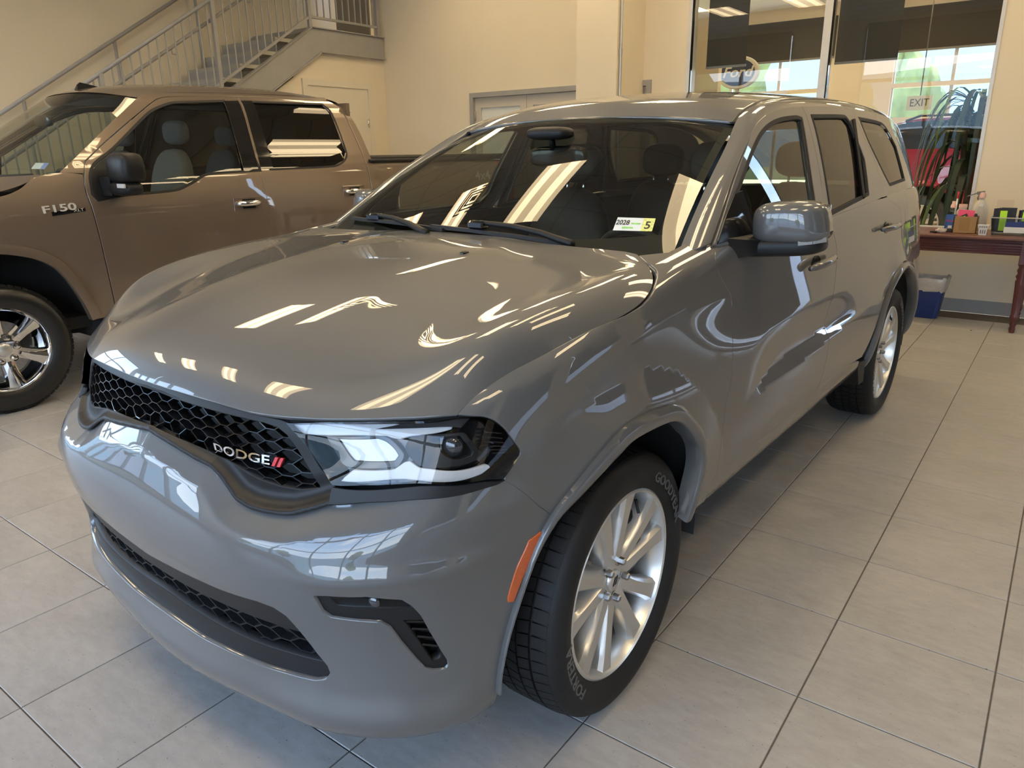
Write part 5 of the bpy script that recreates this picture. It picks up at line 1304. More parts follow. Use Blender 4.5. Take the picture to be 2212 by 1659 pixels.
bedT=[(3.37,1.50),(3.36,.50),(3.95,.48),(4.0,.62),(4.08,.80),(4.2,.92),(4.38,.985),(4.50,1.0),(4.62,.985),(4.80,.92),(4.92,.80),(5.0,.62),(5.03,.50),(5.45,.52),(5.47,1.0),(5.45,1.46),(4.5,1.49)]
tw=text_mesh
for mir in (False,True):
    tp('fender',[TP_(fenderT,sp=.03,thick=.02,gap=.003,corner=34)],brown,mirror=mir)
    d=tp('front_door',[TP_(doorFT,holes=[dF],sp=.03,thick=.02,gap=.003,corner=34)],brown,mirror=mir)
    tp('door_window',[TP_(inset(catmull(dF),TSide,-.004),smooth=False,sp=.05,off=-.012,edge=False)],tglass,d,mir)
    tp('window_seal',[TP_(inset(catmull(dF),TSide,-.010),smooth=False,holes=[inset(catmull(dF),TSide,.006)],sp=.03,off=.002,thick=.008)],matte_black,d,mir)
    tp('mirror_sail',[TP_([(.90,1.268),(.885,1.32),(.905,1.43),(.97,1.495),(1.08,1.56),(1.07,1.33),(1.05,1.29)],sp=.03,off=.003,thick=.01)],satin,d,mir)
    d2=tp('rear_door',[TP_(doorRT,holes=[dR],sp=.03,thick=.02,gap=.003,corner=34)],brown,mirror=mir)
    tp('door_window',[TP_(inset(catmull(dR),TSide,-.004),smooth=False,sp=.05,off=-.010,edge=False)],tpriv,d2,mir)
    tp('window_seal',[TP_(inset(catmull(dR),TSide,-.010),smooth=False,holes=[inset(catmull(dR),TSide,.004)],sp=.03,off=.002,thick=.008)],matte_black,d2,mir)
    for q in ([(2.135,1.95),(2.27,1.957),(2.175,1.437),(2.04,1.42)],[(2.30,1.958),(2.40,1.96),(2.315,1.44),(2.20,1.437)]): tp('pillar_trim',[TP_(q,smooth=False,sp=.04,off=.004,thick=.006)],gloss_black,mirror=mir)
    tp('a_pillar',[TP_([(.72,1.455),(1.44,1.94),(1.60,1.985),(2.31,2.02),(3.25,2.03),(3.24,2.012),(2.3,2.002),(1.72,1.972),(1.57,1.94),(1.14,1.684),(.895,1.522),(.86,1.447)],sp=.03,thick=.02,corner=30)],brown,mirror=mir)
    tp('cab_corner',[TP_([(3.325,1.23),(3.325,1.73),(3.31,1.945),(3.30,1.96),(3.33,1.95),(3.375,1.85),(3.40,1.7),(3.40,1.20),(3.39,.5),(3.31,.5)],sp=.04,thick=.02,corner=30)],brown,mirror=mir)
    tp('bed_side',[TP_(bedT,sp=.04,thick=.03,gap=.004,corner=34)],brown,mirror=mir)
    tp('tail_light',[TP_([(5.24,1.44),(5.47,1.44),(5.49,1.0),(5.36,1.02),(5.24,1.20)],sp=.04,off=.008,thick=.05,corner=30)],red_lens,mirror=mir)
    s=-1 if mir else 1
    # door handles with chrome grips
    for y0,y1,z in ((1.90,2.13,1.185),(2.98,3.22,1.225)):
        h=empty('door_handle',parent=truck)
        P=TSide(np.array([(y0+y1)/2]),np.array([z]))[0]-TB; P[0]*=s
        mb=MB(); mb.box(P[0]-.004*s-.002,P[0]+.004,P[1]-.125,P[1]+.125,P[2]-.05,P[2]+.05,b=.002); mb.build('handle_bezel',brown,h,smooth=True,sharp=30)
        mb=MB(); mb.box(min(P[0],P[0]+.010*s),max(P[0],P[0]+.010*s),P[1]-.05,P[1]+.06,P[2]-.035,P[2]+.035); mb.build('handle_recess',gloss_black,h)
        mb=MB(); yy=np.linspace(P[1]-.105,P[1]+.105,9); mb.tube([(P[0]+s*(.012+.028*math.sin(math.pi*i/8)),y,P[2]+.004) for i,y in enumerate(yy)],[.014,.019,.021,.021,.021,.021,.021,.019,.014],n=12); mb.build('handle_grip',chrome,h,smooth=True)
    # mirror
    mr=empty('door_mirror',parent=truck); bx=1.02
    blob('mirror_head',(s*(bx+.155),.835,1.475),(.130,.085,.095),satin,mr,n=4.2,shape=lambda a,b,c:(a,b*(1-.12*max(0,c/.1)),c))
    blob('mirror_foot',(s*(bx+.10),.83,1.345),(.16,.075,.045),satin,mr,n=3.5)
    mb=MB(); mb.bar((s*(bx-.06),.80,1.36),(s*(bx+.06),.82,1.36),.12,.12); mb.build('mirror_arm',satin,mr)
    mb=MB(); mb.box(min(s*(bx+.17),s*(bx+.262)),max(s*(bx+.17),s*(bx+.262)),.752,.762,1.352,1.378); mb.build('turn_lens',lampwhite,mr)
    # arch lip, wheel wells
    l=catmull(archT,60,4,closed=False); P=TSide(l[:,0],l[:,1])-TB; P[:,0]*=s; N=np.array([s,0,0.])
    rd=(P-np.array([0,0.0,.41]))*[0,1,1]; rd/=np.linalg.norm(rd,axis=1)[:,None]
    rows=[P-N*.05,P+N*.004,P+N*.006+rd*.03,P+rd*.06+N*.001]
    if s<0: rows=rows[::-1]
    ringstrip('arch_lip',rows,brown,truck,sharp=50)
    for cy,R_ in ((0.0,.60),(4.30,.55)):
        mb=MB(); mb.lathe([(R_,.985),(R_,.60),(.02,.60)],n=24,axis='x',c=(0,cy,.41),a0=math.radians(-6),a1=math.radians(186)); V=np.array(mb.V)*[s,1,1]; mesh_obj('wheel_well',V,mb.F,matte_black,truck)
# roof, hood, glass
def tnet(rows,cols=(0,.35,.65,.88,1.)):
    """rows: (left edge point, centre point); symmetric loft"""
    N=[]
    for e,c in rows:
        e=np.array(e);c=np.array(c); r=[]
        for q in cols:
            k=q**3; p=c*(1-k)+e*k; p[0]=c[0]+(e[0]-c[0])*q; r.append(p-TB)
        N.append(r)
    A=np.array(N); m=A[:,:0:-1].copy(); m[...,0]*=-1
    return Net(np.concatenate([m,A],1),mirror=False)
def tloft(name,rows,m,nu=40,nv=30,par=None):
    n=tnet(rows); U,V=np.meshgrid(np.linspace(0,n.ns-1,nu),np.linspace(0,n.nr-1,nv)); P=n(U.ravel(),V.ravel())
    return mesh_obj(name,P,[(j*nu+i,j*nu+i+1,(j+1)*nu+i+1,(j+1)*nu+i) for j in range(nv-1) for i in range(nu-1)],m,par or truck)
eX=lambda y,z:TSide(np.array([float(y)]),np.array([float(z)]))[0]
tloft('roof',[(eX(1.44,1.945),(-5.3,1.24,2.00)),(eX(1.60,1.99),(-5.3,1.40,2.055)),(eX(1.95,2.01),(-5.3,1.85,2.095)),(eX(2.35,2.025),(-5.3,2.35,2.11)),(eX(2.85,2.032),(-5.3,2.85,2.11)),(eX(3.25,2.03),(-5.3,3.25,2.075)),(eX(3.34,1.99),(-5.3,3.36,2.02)),(eX(3.40,1.90),(-5.3,3.42,1.92))],brown)
tloft('windshield',[(eX(.70,1.44),(-5.3,.34,1.43)),(eX(.90,1.575),(-5.3,.60,1.585)),(eX(1.08,1.70),(-5.3,.83,1.73)),(eX(1.27,1.83),(-5.3,1.05,1.875)),(eX(1.43,1.935),(-5.3,1.23,1.992))],twind)
tloft('hood',[(eX(-.74,1.17),(-5.3,-.80,1.20)),(eX(-.66,1.22),(-5.3,-.70,1.29)),(eX(-.30,1.295),(-5.3,-.35,1.35)),(eX(.20,1.325),(-5.3,.0,1.385)),(eX(.47,1.375),(-5.3,.18,1.40)),(eX(.60,1.445),(-5.3,.32,1.425))],brown)
tloft('cowl',[(eX(.57,1.43),(-5.3,.29,1.395)),(eX(.70,1.435),(-5.3,.36,1.42))],matte_black,nv=6)
mb=MB(); y0=.30
mb.box(-.95,.95,-.98,-.90,.98,1.17); mb.box(-.95,.95,-1.0,-.95,.62,.70); 
fr_=mb.build('nose_panel',brown,truck)
mb=MB(); mb.box(-.62,.62,-1.03,-.96,.80,1.14,b=.02); gr=mb.build('grille',satin,truck,smooth=True,sharp=40)
for z in (.88,.97,1.06): mb=MB(); mb.box(-.60,.60,-1.045,-1.02,z-.02,z+.02,b=.006); mb.build('grille_bar',chrome,gr)
for s in (-1,1):
    mb=MB(); mb.box(min(s*.64,s*.93),max(s*.64,s*.93),-1.02,-.80,.86,1.13,b=.03); mb.build('headlamp',lampwhite,truck,smooth=True,sharp=40)
mb=MB(); mb.box(-.96,.96,-1.10,-.90,.50,.74,b=.04); mb.build('front_bumper',chrome,truck,smooth=True,sharp=40)
mb=MB(); mb.box(-.95,.95,5.28,5.40,.50,.66,b=.03); mb.build('rear_bumper',chrome,truck,smooth=True,sharp=40)
mb=MB(); mb.box(-.72,.72,5.22,5.27,.68,1.46,b=.015); mb.build('tailgate',brown,truck,smooth=True,sharp=40)
# tonneau cover and bed rails
mb=MB(); mb.box(-.94,.94,3.19,5.24,1.475,1.525,b=.015); mb.build('bed_cover',mat('vinyl_cover',(.03,.028,.024),rough=.7,bump=(200,.15)),truck,smooth=True,sharp=40)
for s in (-1,1):
    mb=MB(); mb.box(min(s*.93,s*.985),max(s*.93,s*.985),3.16,5.25,1.468,1.495,b=.008); mb.build('bed_rail',matte_black,truck,smooth=True,sharp=40)
mb=MB(); mb.box(-.93,.93,3.10,3.14,.5,1.47); mb.box(-.86,.86,3.10,5.2,.55,.62); mb.build('bed_box',matte_black,truck)
mb=MB(); mb.box(-.80,.80,-.9,5.2,.42,.5); mb.box(-.8,.8,-.85,-.3,.5,1.1); mb.build('frame_pan',matte_black,truck)
# cab rear wall with glass
mb=MB(); mb.box(-.92,.92,3.165,3.185,.55,1.44); mb.box(-.74,-.62,3.13,3.17,1.44,1.98); mb.box(.62,.74,3.13,3.17,1.44,1.98); mb.box(-.62,.62,3.13,3.17,1.90,1.98); mb.build('cab_back',brown,truck)
mb=MB(); mb.add([(-.62,3.15,1.44),(.62,3.15,1.44),(.62,3.15,1.90),(-.62,3.15,1.90)],[(0,1,2,3)]); mb.build('back_glass',tpriv,truck)
rows=[tnet([(eX(y,2.0),(-5.3,y,zc)),(eX(y+.01,2.0),(-5.3,y+.01,zc))])(np.linspace(.4,7.6,16),np.zeros(16))-[0,0,.05] for y,zc in ((1.5,2.03),(2.2,2.08),(3.1,2.06))]
ringstrip('headliner',rows,headliner,truck)
# antenna fin
mb=MB(); V=[(-.03,1.02,2.02),(.03,1.02,2.02),(-.03,1.20,2.055),(.03,1.20,2.055),(-.008,1.06,2.085),(.008,1.06,2.085),(-.008,1.04,2.07),(.008,1.04,2.07)]
mb.add(np.array(V)+[.05,.10,-.005],[(0,1,7,6),(6,7,5,4),(4,5,3,2),(0,6,4,2),(1,3,5,7)]); mb.build('antenna_fin',gloss_black,truck)
# seats
def tseat(x,y):
    s=empty('seat',parent=truck)
    blob('seat_cushion',(x,y,.92),(.27,.28,.10),greyseat,s); blob('seat_back',(x,y+.30,1.26),(.26,.085,.34),greyseat,s,shape=lambda a,b,c:(a*(1-.15*max(0,c/.34)),b+.18*c,c)); blob('headrest',(x,y+.40,1.72),(.14,.06,.09),greyseat,s)
for x,y in ((.42,1.25),(-.42,1.25),(.45,2.25),(-.45,2.25)): tseat(x,y)
mb=MB(); mb.box(-.88,.88,.30,.72,1.0,1.40,b=.06); mb.build('dashboard',dashm,truck,smooth=True,sharp=40)
t=np.linspace(0,2*math.pi,32,endpoint=False); mb=MB(); mb.tube([(.42+.19*math.cos(q),.86-.10*math.sin(q),1.30+.16*math.sin(q)) for q in t],.016,n=8,closed=True); mb.build('steering_wheel',dashm,truck,smooth=True)
blob('rear_view_mirror',(.05,.86,1.80),(.13,.02,.04),gloss_black,truck,n=4)
# wipers and windshield sticker
mb=MB(); mb.tube([(.15,.20,1.42),(.55,.34,1.435),(.80,.42,1.44)],.012,n=6); mb.build('wiper_arm',matte_black,truck,smooth=True)
mb=MB(); mb.add([(.70,.46,1.478),(.81,.495,1.475),(.795,.535,1.512),(.685,.50,1.515)],[(0,1,2,3)]); ts=mb.build('registration_sticker',white,truck)
mb=MB(); mb.add([(.772,.483,1.4768),(.81,.495,1.4758),(.795,.535,1.5128),(.757,.523,1.5138)],[(0,1,2,3)]); mb.build('sticker_month',mat('sticker_blue',(.25,.32,.7),rough=.5,noise=(200,.2)),ts)
# fender badge
mat('badge_silver',(.62,.60,.56),rough=.3,metal=.35,noise=(40,.04))
bd=empty('fender_badge',parent=truck)
def tflat(V2,y0,z0,off,rot):
    c,s=math.cos(rot),math.sin(rot); y=y0+V2[:,0]*c-V2[:,1]*s; z=z0+V2[:,0]*s+V2[:,1]*c
    P=TSide(y,z); P[:,0]+=off+V2[:,2]; return P-TB
V,Fc=text_mesh('F150',size=.062,extrude=.003,sx=1.72,bold=.001); mesh_obj('badge_letters',tflat(V+[0,.006,0],.652,1.232,.006,.06),Fc,MATS['badge_silver'],bd,smooth=False)
q=np.array([(-.155,-.028),(.155,-.022),(.155,.0),(-.05,.0),(-.155,-.028)])[:4]
mb=MB(); V=np.array([(a,b,z) for z in (0,.003) for a,b in ((-.05,-.031),(.155,-.025),(.155,-.004),(-.05,-.006))]); mesh_obj('badge_plate',tflat(V,.652,1.228,.001,.06),[(3,2,1,0),(4,5,6,7),(0,1,5,4),(1,2,6,5),(2,3,7,6),(3,0,4,7)],gloss_black,bd,smooth=False)
V,Fc=text_mesh('XLT',size=.024,extrude=.001,sx=1.5); mesh_obj('badge_letters',tflat(V,.765,1.220,.006,.06),Fc,MATS['badge_silver'],bd,smooth=False)
V,Fc=text_mesh('4x4',size=.13,extrude=.001,sx=1.3,bold=.002); mesh_obj('bed_decal',tflat(V,4.95,1.30,.004,.0),Fc,mat('decal_grey',(.35,.34,.33),rough=.5,noise=(30,.05)),truck,smooth=False)
# wheels (axis along x)
def truck_wheel():
    w=empty('wheel',(0,0,0),0,truck)
    mb=MB(); prof=[(.258,.10),(.266,.125),(.30,.140),(.335,.142),(.37,.130),(.392,.112),(.400,.09),(.402,.06),(.402,-.06),(.400,-.09),(.392,-.112),(.335,-.142),(.27,-.125),(.258,-.10)]
    mb.lathe(prof,n=64,axis='x'); mb.build('tyre',mat('shiny_tyre',(.012,.012,.012),rough=.28,bump=(120,.08)) if 'shiny_tyre' not in MATS else MATS['shiny_tyre'],w,smooth=True,sharp=45)
    tb=MB()
    for k in range(60):
        for sg in (1,-1):
            a0=2*math.pi*(k+.1)/60;a1=2*math.pi*(k+.85)/60
            tb.add([(sg*h,r*math.cos(a),r*math.sin(a)) for a in (a0,a1) for r,h in ((.407,.05),(.407,.095),(.392,.118),(.385,.11),(.399,.05))],[(0,5,6,1),(1,6,7,2),(2,7,8,3),(0,1,2,3,4),(9,8,7,6,5)])
    tb.build('tread',rubber,w)['kind']='stuff'
    mb=MB(); mb.lathe([(.262,.105),(.264,.118),(.255,.120),(.245,.105),(.235,.06),(.225,-.05),(.25,-.11)],n=64,axis='x'); mb.build('rim_barrel',chrome,w,smooth=True,sharp=40)
    for k in range(6):
        a=math.radians(90+60*k+8); c=np.array([0,math.cos(a),math.sin(a)]); t_=np.array([0,-math.sin(a),math.cos(a)]); up=np.array([1.,0,0]); sec=[]
        for r,h,hw in ((.05,.085,.040),(.09,.093,.036),(.15,.10,.038),(.20,.106,.046),(.247,.110,.060)):
            p=c*r; sec.append([p+t_*hw+up*(h-.05),p+t_*hw*.9+up*(h-.012),p+t_*.010+up*h,p-t_*.010+up*h,p-t_*hw*.9+up*(h-.012),p-t_*hw+up*(h-.05)])
        V=[q for s_ in sec for q in s_]; Fc=[]
        for i in range(len(sec)-1):
            for j in range(6): Fc.append((i*6+j,(i+1)*6+j,(i+1)*6+(j+1)%6,i*6+(j+1)%6))
        q=MB(); q.add(V,Fc); q.build('spoke',chrome,w,smooth=True,sharp=25)
        b=math.radians(90+60*k+38); cc=(0,.075*math.cos(b),.075*math.sin(b))
        q=MB(); q.lathe([(.0,.112),(.012,.110),(.0135,.08)],n=6,axis='x',c=cc); q.build('lug_nut',chrome,w)
        q=MB(); q.lathe([(.022,.097),(.020,.085),(.0,.085)],n=14,axis='x',c=cc); q.build('lug_recess',satin,w)
    mb=MB(); mb.lathe([(.0,.105),(.035,.104),(.042,.098),(.046,.085)],n=32,axis='x'); mb.build('hub_cap',alloy,w,smooth=True,sharp=40)
    mb=MB(); mb.lathe([(.0,.09),(.075,.092),(.10,.085),(.105,.05)],n=32,axis='x'); mb.build('hub',chrome,w,smooth=True,sharp=40)
    mb=MB(); mb.lathe([(.0,.045),(.175,.04),(.175,.015)],n=40,axis='x'); mb.build('brake_disc',steel,w,smooth=True,sharp=40)
    blob('brake_caliper',(.02,.14,.06),(.05,.045,.10),satin,w)
    return w
tw_=truck_wheel(); tw_.location=(.865,0,.403)
for loc,rz in (((.865,4.30,.403),0),((-.865,0,.403),math.pi),((-.865,4.30,.403),math.pi)):
    c=dup(tw_,truck); c.location=loc; c.rotation_euler=(0,0,rz)

# ================================================================== STAIRS
st=empty('staircase',(-8.15,3.0,0)); tag(st,'grey steel staircase with railing rising along the left wall','staircase')
SB=np.array([-8.15,3.0,0.0])
def sb(name,mb,m,parent=None,**k):
    mb.V=[tuple(np.array(v)-SB) for v in mb.V]; return mb.build(name,m,parent or st,**k)
LZ,LY0,SL=3.13,5.42,.632
zt=lambda y:LZ-(LY0-y)*SL
y_start=LY0-LZ/SL
XO,XI=-7.50,-8.70
for X in (XO,XI):
    mb=MB(); mb.prism([(y_start+.05,.02),(y_start+.55,.02),(LY0+.13,LZ-.30),(6.70,LZ-.30),(6.70,LZ),(LY0,LZ)],X-.02,X+.02,lambda a,b,z:(z,a,b))
    f=.035 if X==XO else .0
    if f:
        mb.box(X+.02,X+.02+f,LY0,6.70,LZ-.012,LZ); mb.box(X+.02,X+.02+f,LY0+.12,6.70,LZ-.30,LZ-.288)
        mb.bar((X+.035,y_start+.1,.04),(X+.035,LY0,LZ-.006),.035,.012); mb.bar((X+.035,y_start+.6,.04),(X+.035,LY0+.13,LZ-.294),.035,.012)
    sb('stringer',mb,steelp)
n=18; rise=LZ/n; run=(LY0-y_start)/n
for k in range(n-1):
    y=y_start+run*(k+.0); z=rise*(k+1)
    mb=MB(); mb.box(XI+.02,XO-.02,y,y+run+.03,z-.045,z); sb('stair_tread',mb,treadm)
    mb=MB(); mb.box(XI+.02,XO-.02,y+.0,y+.012,z-rise,z-.045); sb('stair_riser',mb,steelp)
mb=MB(); mb.box(XI+.02,XO-.02,LY0,6.70,LZ-.05,LZ-.002); sb('landing',mb,treadm)
# outer guard
def guard(X,posts,ymax_slope,flat,bal=True,round_=False):
    top=1.02; bot=.12
    mb=MB()
    P=[(X,y_start+.35,zt(y_start+.35)+top),(X,LY0,LZ+top)]
    if flat: P.append((X,6.66,LZ+top))
    mb.tube(P,.021,n=10)
    sb('top_rail',mb,steelp,smooth=True)
    mb=MB()
    for a,b in zip([(X,y_start+.35,zt(y_start+.35)+bot),(X,LY0,LZ+bot)],[(X,LY0,LZ+bot),(X,6.66,LZ+bot)] if flat else [(X,LY0,LZ+bot)]):
        if a!=b: mb.bar(a,b,.03,.03)
    sb('bottom_rail',mb,steelp)
    for y in posts:
        z0=zt(y) if y<LY0 else LZ
        mb=MB(); mb.box(X-.022,X+.022,y-.022,y+.022,z0-.05,z0+top); sb('rail_post',mb,steelp)
    if bal:
        y=y_start+.45
        while y<6.62:
            if min(abs(y-p) for p in posts)>.05:
                z0=zt(y) if y<LY0 else LZ
                mb=MB(); mb.box(X-.007,X+.007,y-.007,y+.007,z0+bot,z0+top); sb('baluster',mb,steelp)
            y+=.108
guard(XO,[1.2,2.62,4.02,LY0,6.62],0,True)
# tube rails
def tube_rail(X,off,y0,y1,name,r=.019):
    mb=MB(); mb.tube([(X,y0,zt(y0)+off),(X,y1,zt(y1)+off)],r,n=10); sb(name,mb,steelp,smooth=True)
tube_rail(XO-.08,.80,y_start+.4,LY0-.05,'hand_rail')
for y in (1.4,2.45,3.5,4.55):
    mb=MB(); mb.tube([(XO-.08,y,zt(y)+.79),(XO-.08,y,zt(y)+.73),(XO-.01,y,zt(y)+.72)],.007,n=6); sb('rail_bracket',mb,steelp,smooth=True)
tube_rail(XI+.04,1.02,y_start+.4,LY0+.3,'wall_rail',.021)
for y in (1.2,2.3,3.42,4.55):
    mb=MB(); mb.tube([(XI+.04,y,zt(y)-.1),(XI+.04,y,zt(y)+1.02)],.019,n=8); sb('rail_post',mb,steelp,smooth=True)
# door on the upper landing
mb=MB(); mb.box(-8.45,-7.75,6.70,6.727,LZ,ZC-.02); dd=struct('door_3',mb,mat('upper_door',(.30,.26,.19),rough=.5,noise=(3,.08)))

# ================================================================== NEXT ROOM AND OUTDOORS
Y2=15.5
mb=MB(); mb.box(-9,1.85,YB+T,Y2,-.12,0); struct('floor_next_room',mb,mat('beige_floor',(.42,.38,.31),rough=.4,noise=(2,.08)))
mb=MB(); mb.box(-9,1.95,YB+T,Y2+.2,ZC,ZC+.1); struct('ceiling_next_room',mb,ceilm)
far=MB(); PX=[(-6.75,-3.6),(-2.42,-.35),(.1,1.6)]
xs=[-9]+[v for p in PX for v in p]+[1.85]
for a,b in zip(xs[0::2],xs[1::2]): far.box(a,b,Y2,Y2+.2,0,ZC)
for a,b in PX: far.box(a,b,Y2,Y2+.2,0,.25); far.box(a,b,Y2,Y2+.2,1.95,2.08); far.box(a,b,Y2,Y2+.2,2.63,2.71); far.box(a,b,Y2,Y2+.2,4.0,ZC)
struct('wall_far',far,wallm)
for sx in (-9.2,1.80): mb=MB(); mb.box(sx,sx+.2,YB+T,Y2,0,ZC); struct('wall_next_room',mb,wallm)
for k,(a,b) in enumerate(PX):
    mb=MB()
    for x in np.linspace(a,b,3 if k else 4): mb.box(x-.03,x+.03,Y2+.05,Y2+.12,.25,4.0)
    o=struct('window_%d'%(8+k),mb,alu)
    for z0,z1 in ((.25,1.95),(2.08,2.63),(2.71,4.0)):
        q=MB(); q.add([(a,Y2+.08,z0),(b,Y2+.08,z0),(b,Y2+.08,z1),(a,Y2+.08,z1)],[(0,1,2,3)]); q.build('pane',paneg,o)
    q=MB(); q.box(a-.05,b+.05,Y2-.05,Y2-.04,3.30,4.05); s=q.build('roller_shade',shadem); tag(s,'dark roller shade half down on the %s far window of the next room'%('left','middle','right')[k],'shade')
    q=MB(); q.box(a-.05,b+.05,Y2-.06,Y2-.03,3.26,3.30); q.build('hem_bar',darkalu,s)
# near shades just behind the glass
for k,(x0,x1,z) in enumerate(((-2.70,-2.25,2.39),(-1.33,-.75,2.335))):
    q=MB(); q.box(x0,x1,YB+.26,YB+.264,z+.02,4.15); s=q.build('roller_shade',shadem); tag(s,'narrow dark roller shade hanging behind the %s pane of the inner window'%('left','right')[k],'shade')
    q=MB(); q.box(x0,x1,YB+.25,YB+.275,z,z+.022); q.build('hem_bar',darkalu,s)
    q=MB(); q.tube([(x0,YB+.262,4.17),(x1,YB+.262,4.17)],.03,n=10); q.build('roller_tube',darkalu,s,smooth=True)
# next-room ceiling lights
for j,(x,y) in enumerate([(x,y) for x in (-6.2,-4.0,-1.8,.4) for y in (8.4,11.2,14.0)]):
    o=dup(tr); o.location=(x,y,ZC-.004); tag(o,'recessed ceiling light of the next room, %s from the left, %s from the glass'%(('first','second','third','fourth')[j//3],('first','second','third')[j%3]),'ceiling light','recessed ceiling lights of the next room')
# oval dealer sign on a post partition
sg=empty('oval_sign',(-3.42,9.85,2.60)); tag(sg,'round white framed oval dealer sign seen through the inner window','sign')
mb=MB(); mb.lathe([(.0,.0),(.30,.0),(.315,.02),(.315,.05),(.0,.05)],n=48,axis='y'); V=np.array(mb.V)*[1,1,.72]; mesh_obj('sign_frame',V,mb.F,mat('sign_white',(.6,.58,.52),rough=.4,noise=(10,.03)),sg,sharp=40)
mb=MB(); mb.lathe([(.0,-.012),(.25,-.010),(.26,.0)],n=48,axis='y'); V=np.array(mb.V)*[1,1,.70]; mesh_obj('sign_face',V,mb.F,mat('sign_navy',(.02,.035,.09),rough=.3,coat=.5,noise=(10,.04)),sg,sharp=40)
V,Fc=text_mesh('Ford',size=.20,extrude=.002,sx=1.15,shear=.25,bold=.003); mesh_obj('sign_text',np.stack([V[:,0],-.016-V[:,2],V[:,1]],1),Fc,MATS['sign_white'],sg,smooth=False)
mb=MB(); mb.box(-.03,.03,.05,.08,-2.6,2.2); mb.build('sign_post',alu,sg)
# exit sign
ex=empty('exit_sign',(-1.25,11.6,2.15)); tag(ex,'small exit sign seen through the inner window','sign')
mb=MB(); mb.box(-.17,.17,-.02,.02,-.10,.10); mb.build('sign_box',mat('exit_white',(.72,.74,.62),rough=.4,noise=(10,.03)),ex)
V,Fc=text_mesh('EXIT',size=.15,extrude=.001,sx=.85); mesh_obj('sign_text',np.stack([V[:,0],-.022-V[:,2],V[:,1]],1),Fc,mat('exit_dark',(.12,.10,.06),rough=.5,noise=(10,.03)),ex,smooth=False)
mb=MB(); mb.tube([(0,0,.10),(0,0,ZC-2.15)],.008,n=6); mb.build('sign_stem',darkalu,ex,smooth=True)
# ---- red SUV in the next room
redp=mat('red_paint',(.40,.012,.045),rough=.3,metal=.35,coat=1,coat_rough=.03,noise=(600,.05))
rs=empty('red_suv',(.6,12.4,0)); tag(rs,'shiny red car parked in the next room behind the glass','car')
def redprof(poly,y0,y1,m,name,bev=.05,tum=0.0,par=None):
    """side silhouette (x,z) swept across the car with rounded shoulders"""
    P=catmull(np.array(poly,float),40,4); c=P.mean(0); n=len(P); V=[];Fc=[]
    secs=[(y0,.94),(y0+bev*.4,.985),(y0+bev,1.0),(y1-bev,1.0),(y1-bev*.4,.985),(y1,.94)]
    for y,s in secs:
        for p in P: q=c+(p-c)*s; V.append((q[0],y,q[1]))
    k=len(secs)
    for i in range(k-1):
        for j in range(n): Fc.append((i*n+j,i*n+(j+1)%n,(i+1)*n+(j+1)%n,(i+1)*n+j))
    Fc+=[tuple(range(n-1,-1,-1)),tuple(range((k-1)*n,k*n))]
    return mesh_obj(name,V,Fc,m,par or rs,sharp=50)
# local: x to the right is the nose, rear wheel at x=-1.6, near side y=-.75
def arcp(cx,cz,r,a0,a1,n=9): return [(cx+r*math.cos(math.radians(a)),cz+r*math.sin(math.radians(a))) for a in np.linspace(a0,a1,n)]
body=[(-2.55,.55),(-2.15,.50)]+arcp(-1.60,.46,.52,178,2)+[(-1.0,.42),(-.35,.42)]+arcp(.22,.46,.52,178,2)+[(.80,.50),(1.02,.62),(1.05,.95),(1.0,1.18),(.45,1.32),(.1,1.47),(-2.3,1.49),(-2.62,1.40),(-2.66,.9)]
def redbody():
    P=catmull(np.array(body),40,3); n=len(P)
    loop=[Vector((float(a),float(b))) for a,b in P]
    vs,es,fs,ov,oe,of=delaunay_2d_cdt(loop,[(i,(i+1)%n) for i in range(n)],[],0,1e-6)
    fs=[f for f in fs if inside(P,np.array([[np.mean([vs[i][0] for i in f]),np.mean([vs[i][1] for i in f])]]))[0]]
    Q=np.array([(v[0],v[1]) for v in vs]); N=len(Q); V=[];Fc=[]
    secs=[(-.98,.0),(.98,.0)]
    V=[(a,-1.0+.05*max(0,(b-1.2)/.3)**2,b) for a,b in Q]+[(a,1.0,b) for a,b in Q]
    for f in fs: Fc.append(tuple(f)); Fc.append(tuple(N+i for i in f[::-1]))
    inv={}
    for i,o in enumerate(ov):
        for q in o: inv[q]=i
    for i in range(n): a,b=inv[i],inv[(i+1)%n]; Fc.append((a,N+a,N+b,b))
    return mesh_obj('body',V,Fc,redp,rs,sharp=30)
redbody()
cabm=mat('red_cab_black',(.015,.015,.016),rough=.12,coat=.6,noise=(10,.05))
redprof([(-2.55,1.46),(-2.42,1.62),(-2.15,1.84),(-1.8,1.90),(-.75,1.90),(-.5,1.84),(.1,1.50),(.15,1.46)],-.93,.93,cabm,'glasshouse',bev=.18)
redprof([(-2.30,1.80),(-2.1,1.88),(-1.8,1.93),(-.8,1.93),(-.6,1.88),(-.8,1.85),(-1.9,1.84)],-.80,.80,redp,'roof',bev=.10)
for s in (-.80,.80): mb=MB(); mb.tube([(-2.0,s,1.90),(-1.8,s,1.97),(-1.0,s,1.97),(-.8,s,1.90)],.018,n=8); mb.build('roof_rail',cabm,rs,smooth=True)
mb=MB(); mb.box(-2.2,.1,-.935,-.925,1.47,1.485); mb.build('belt_trim',chrome,rs)
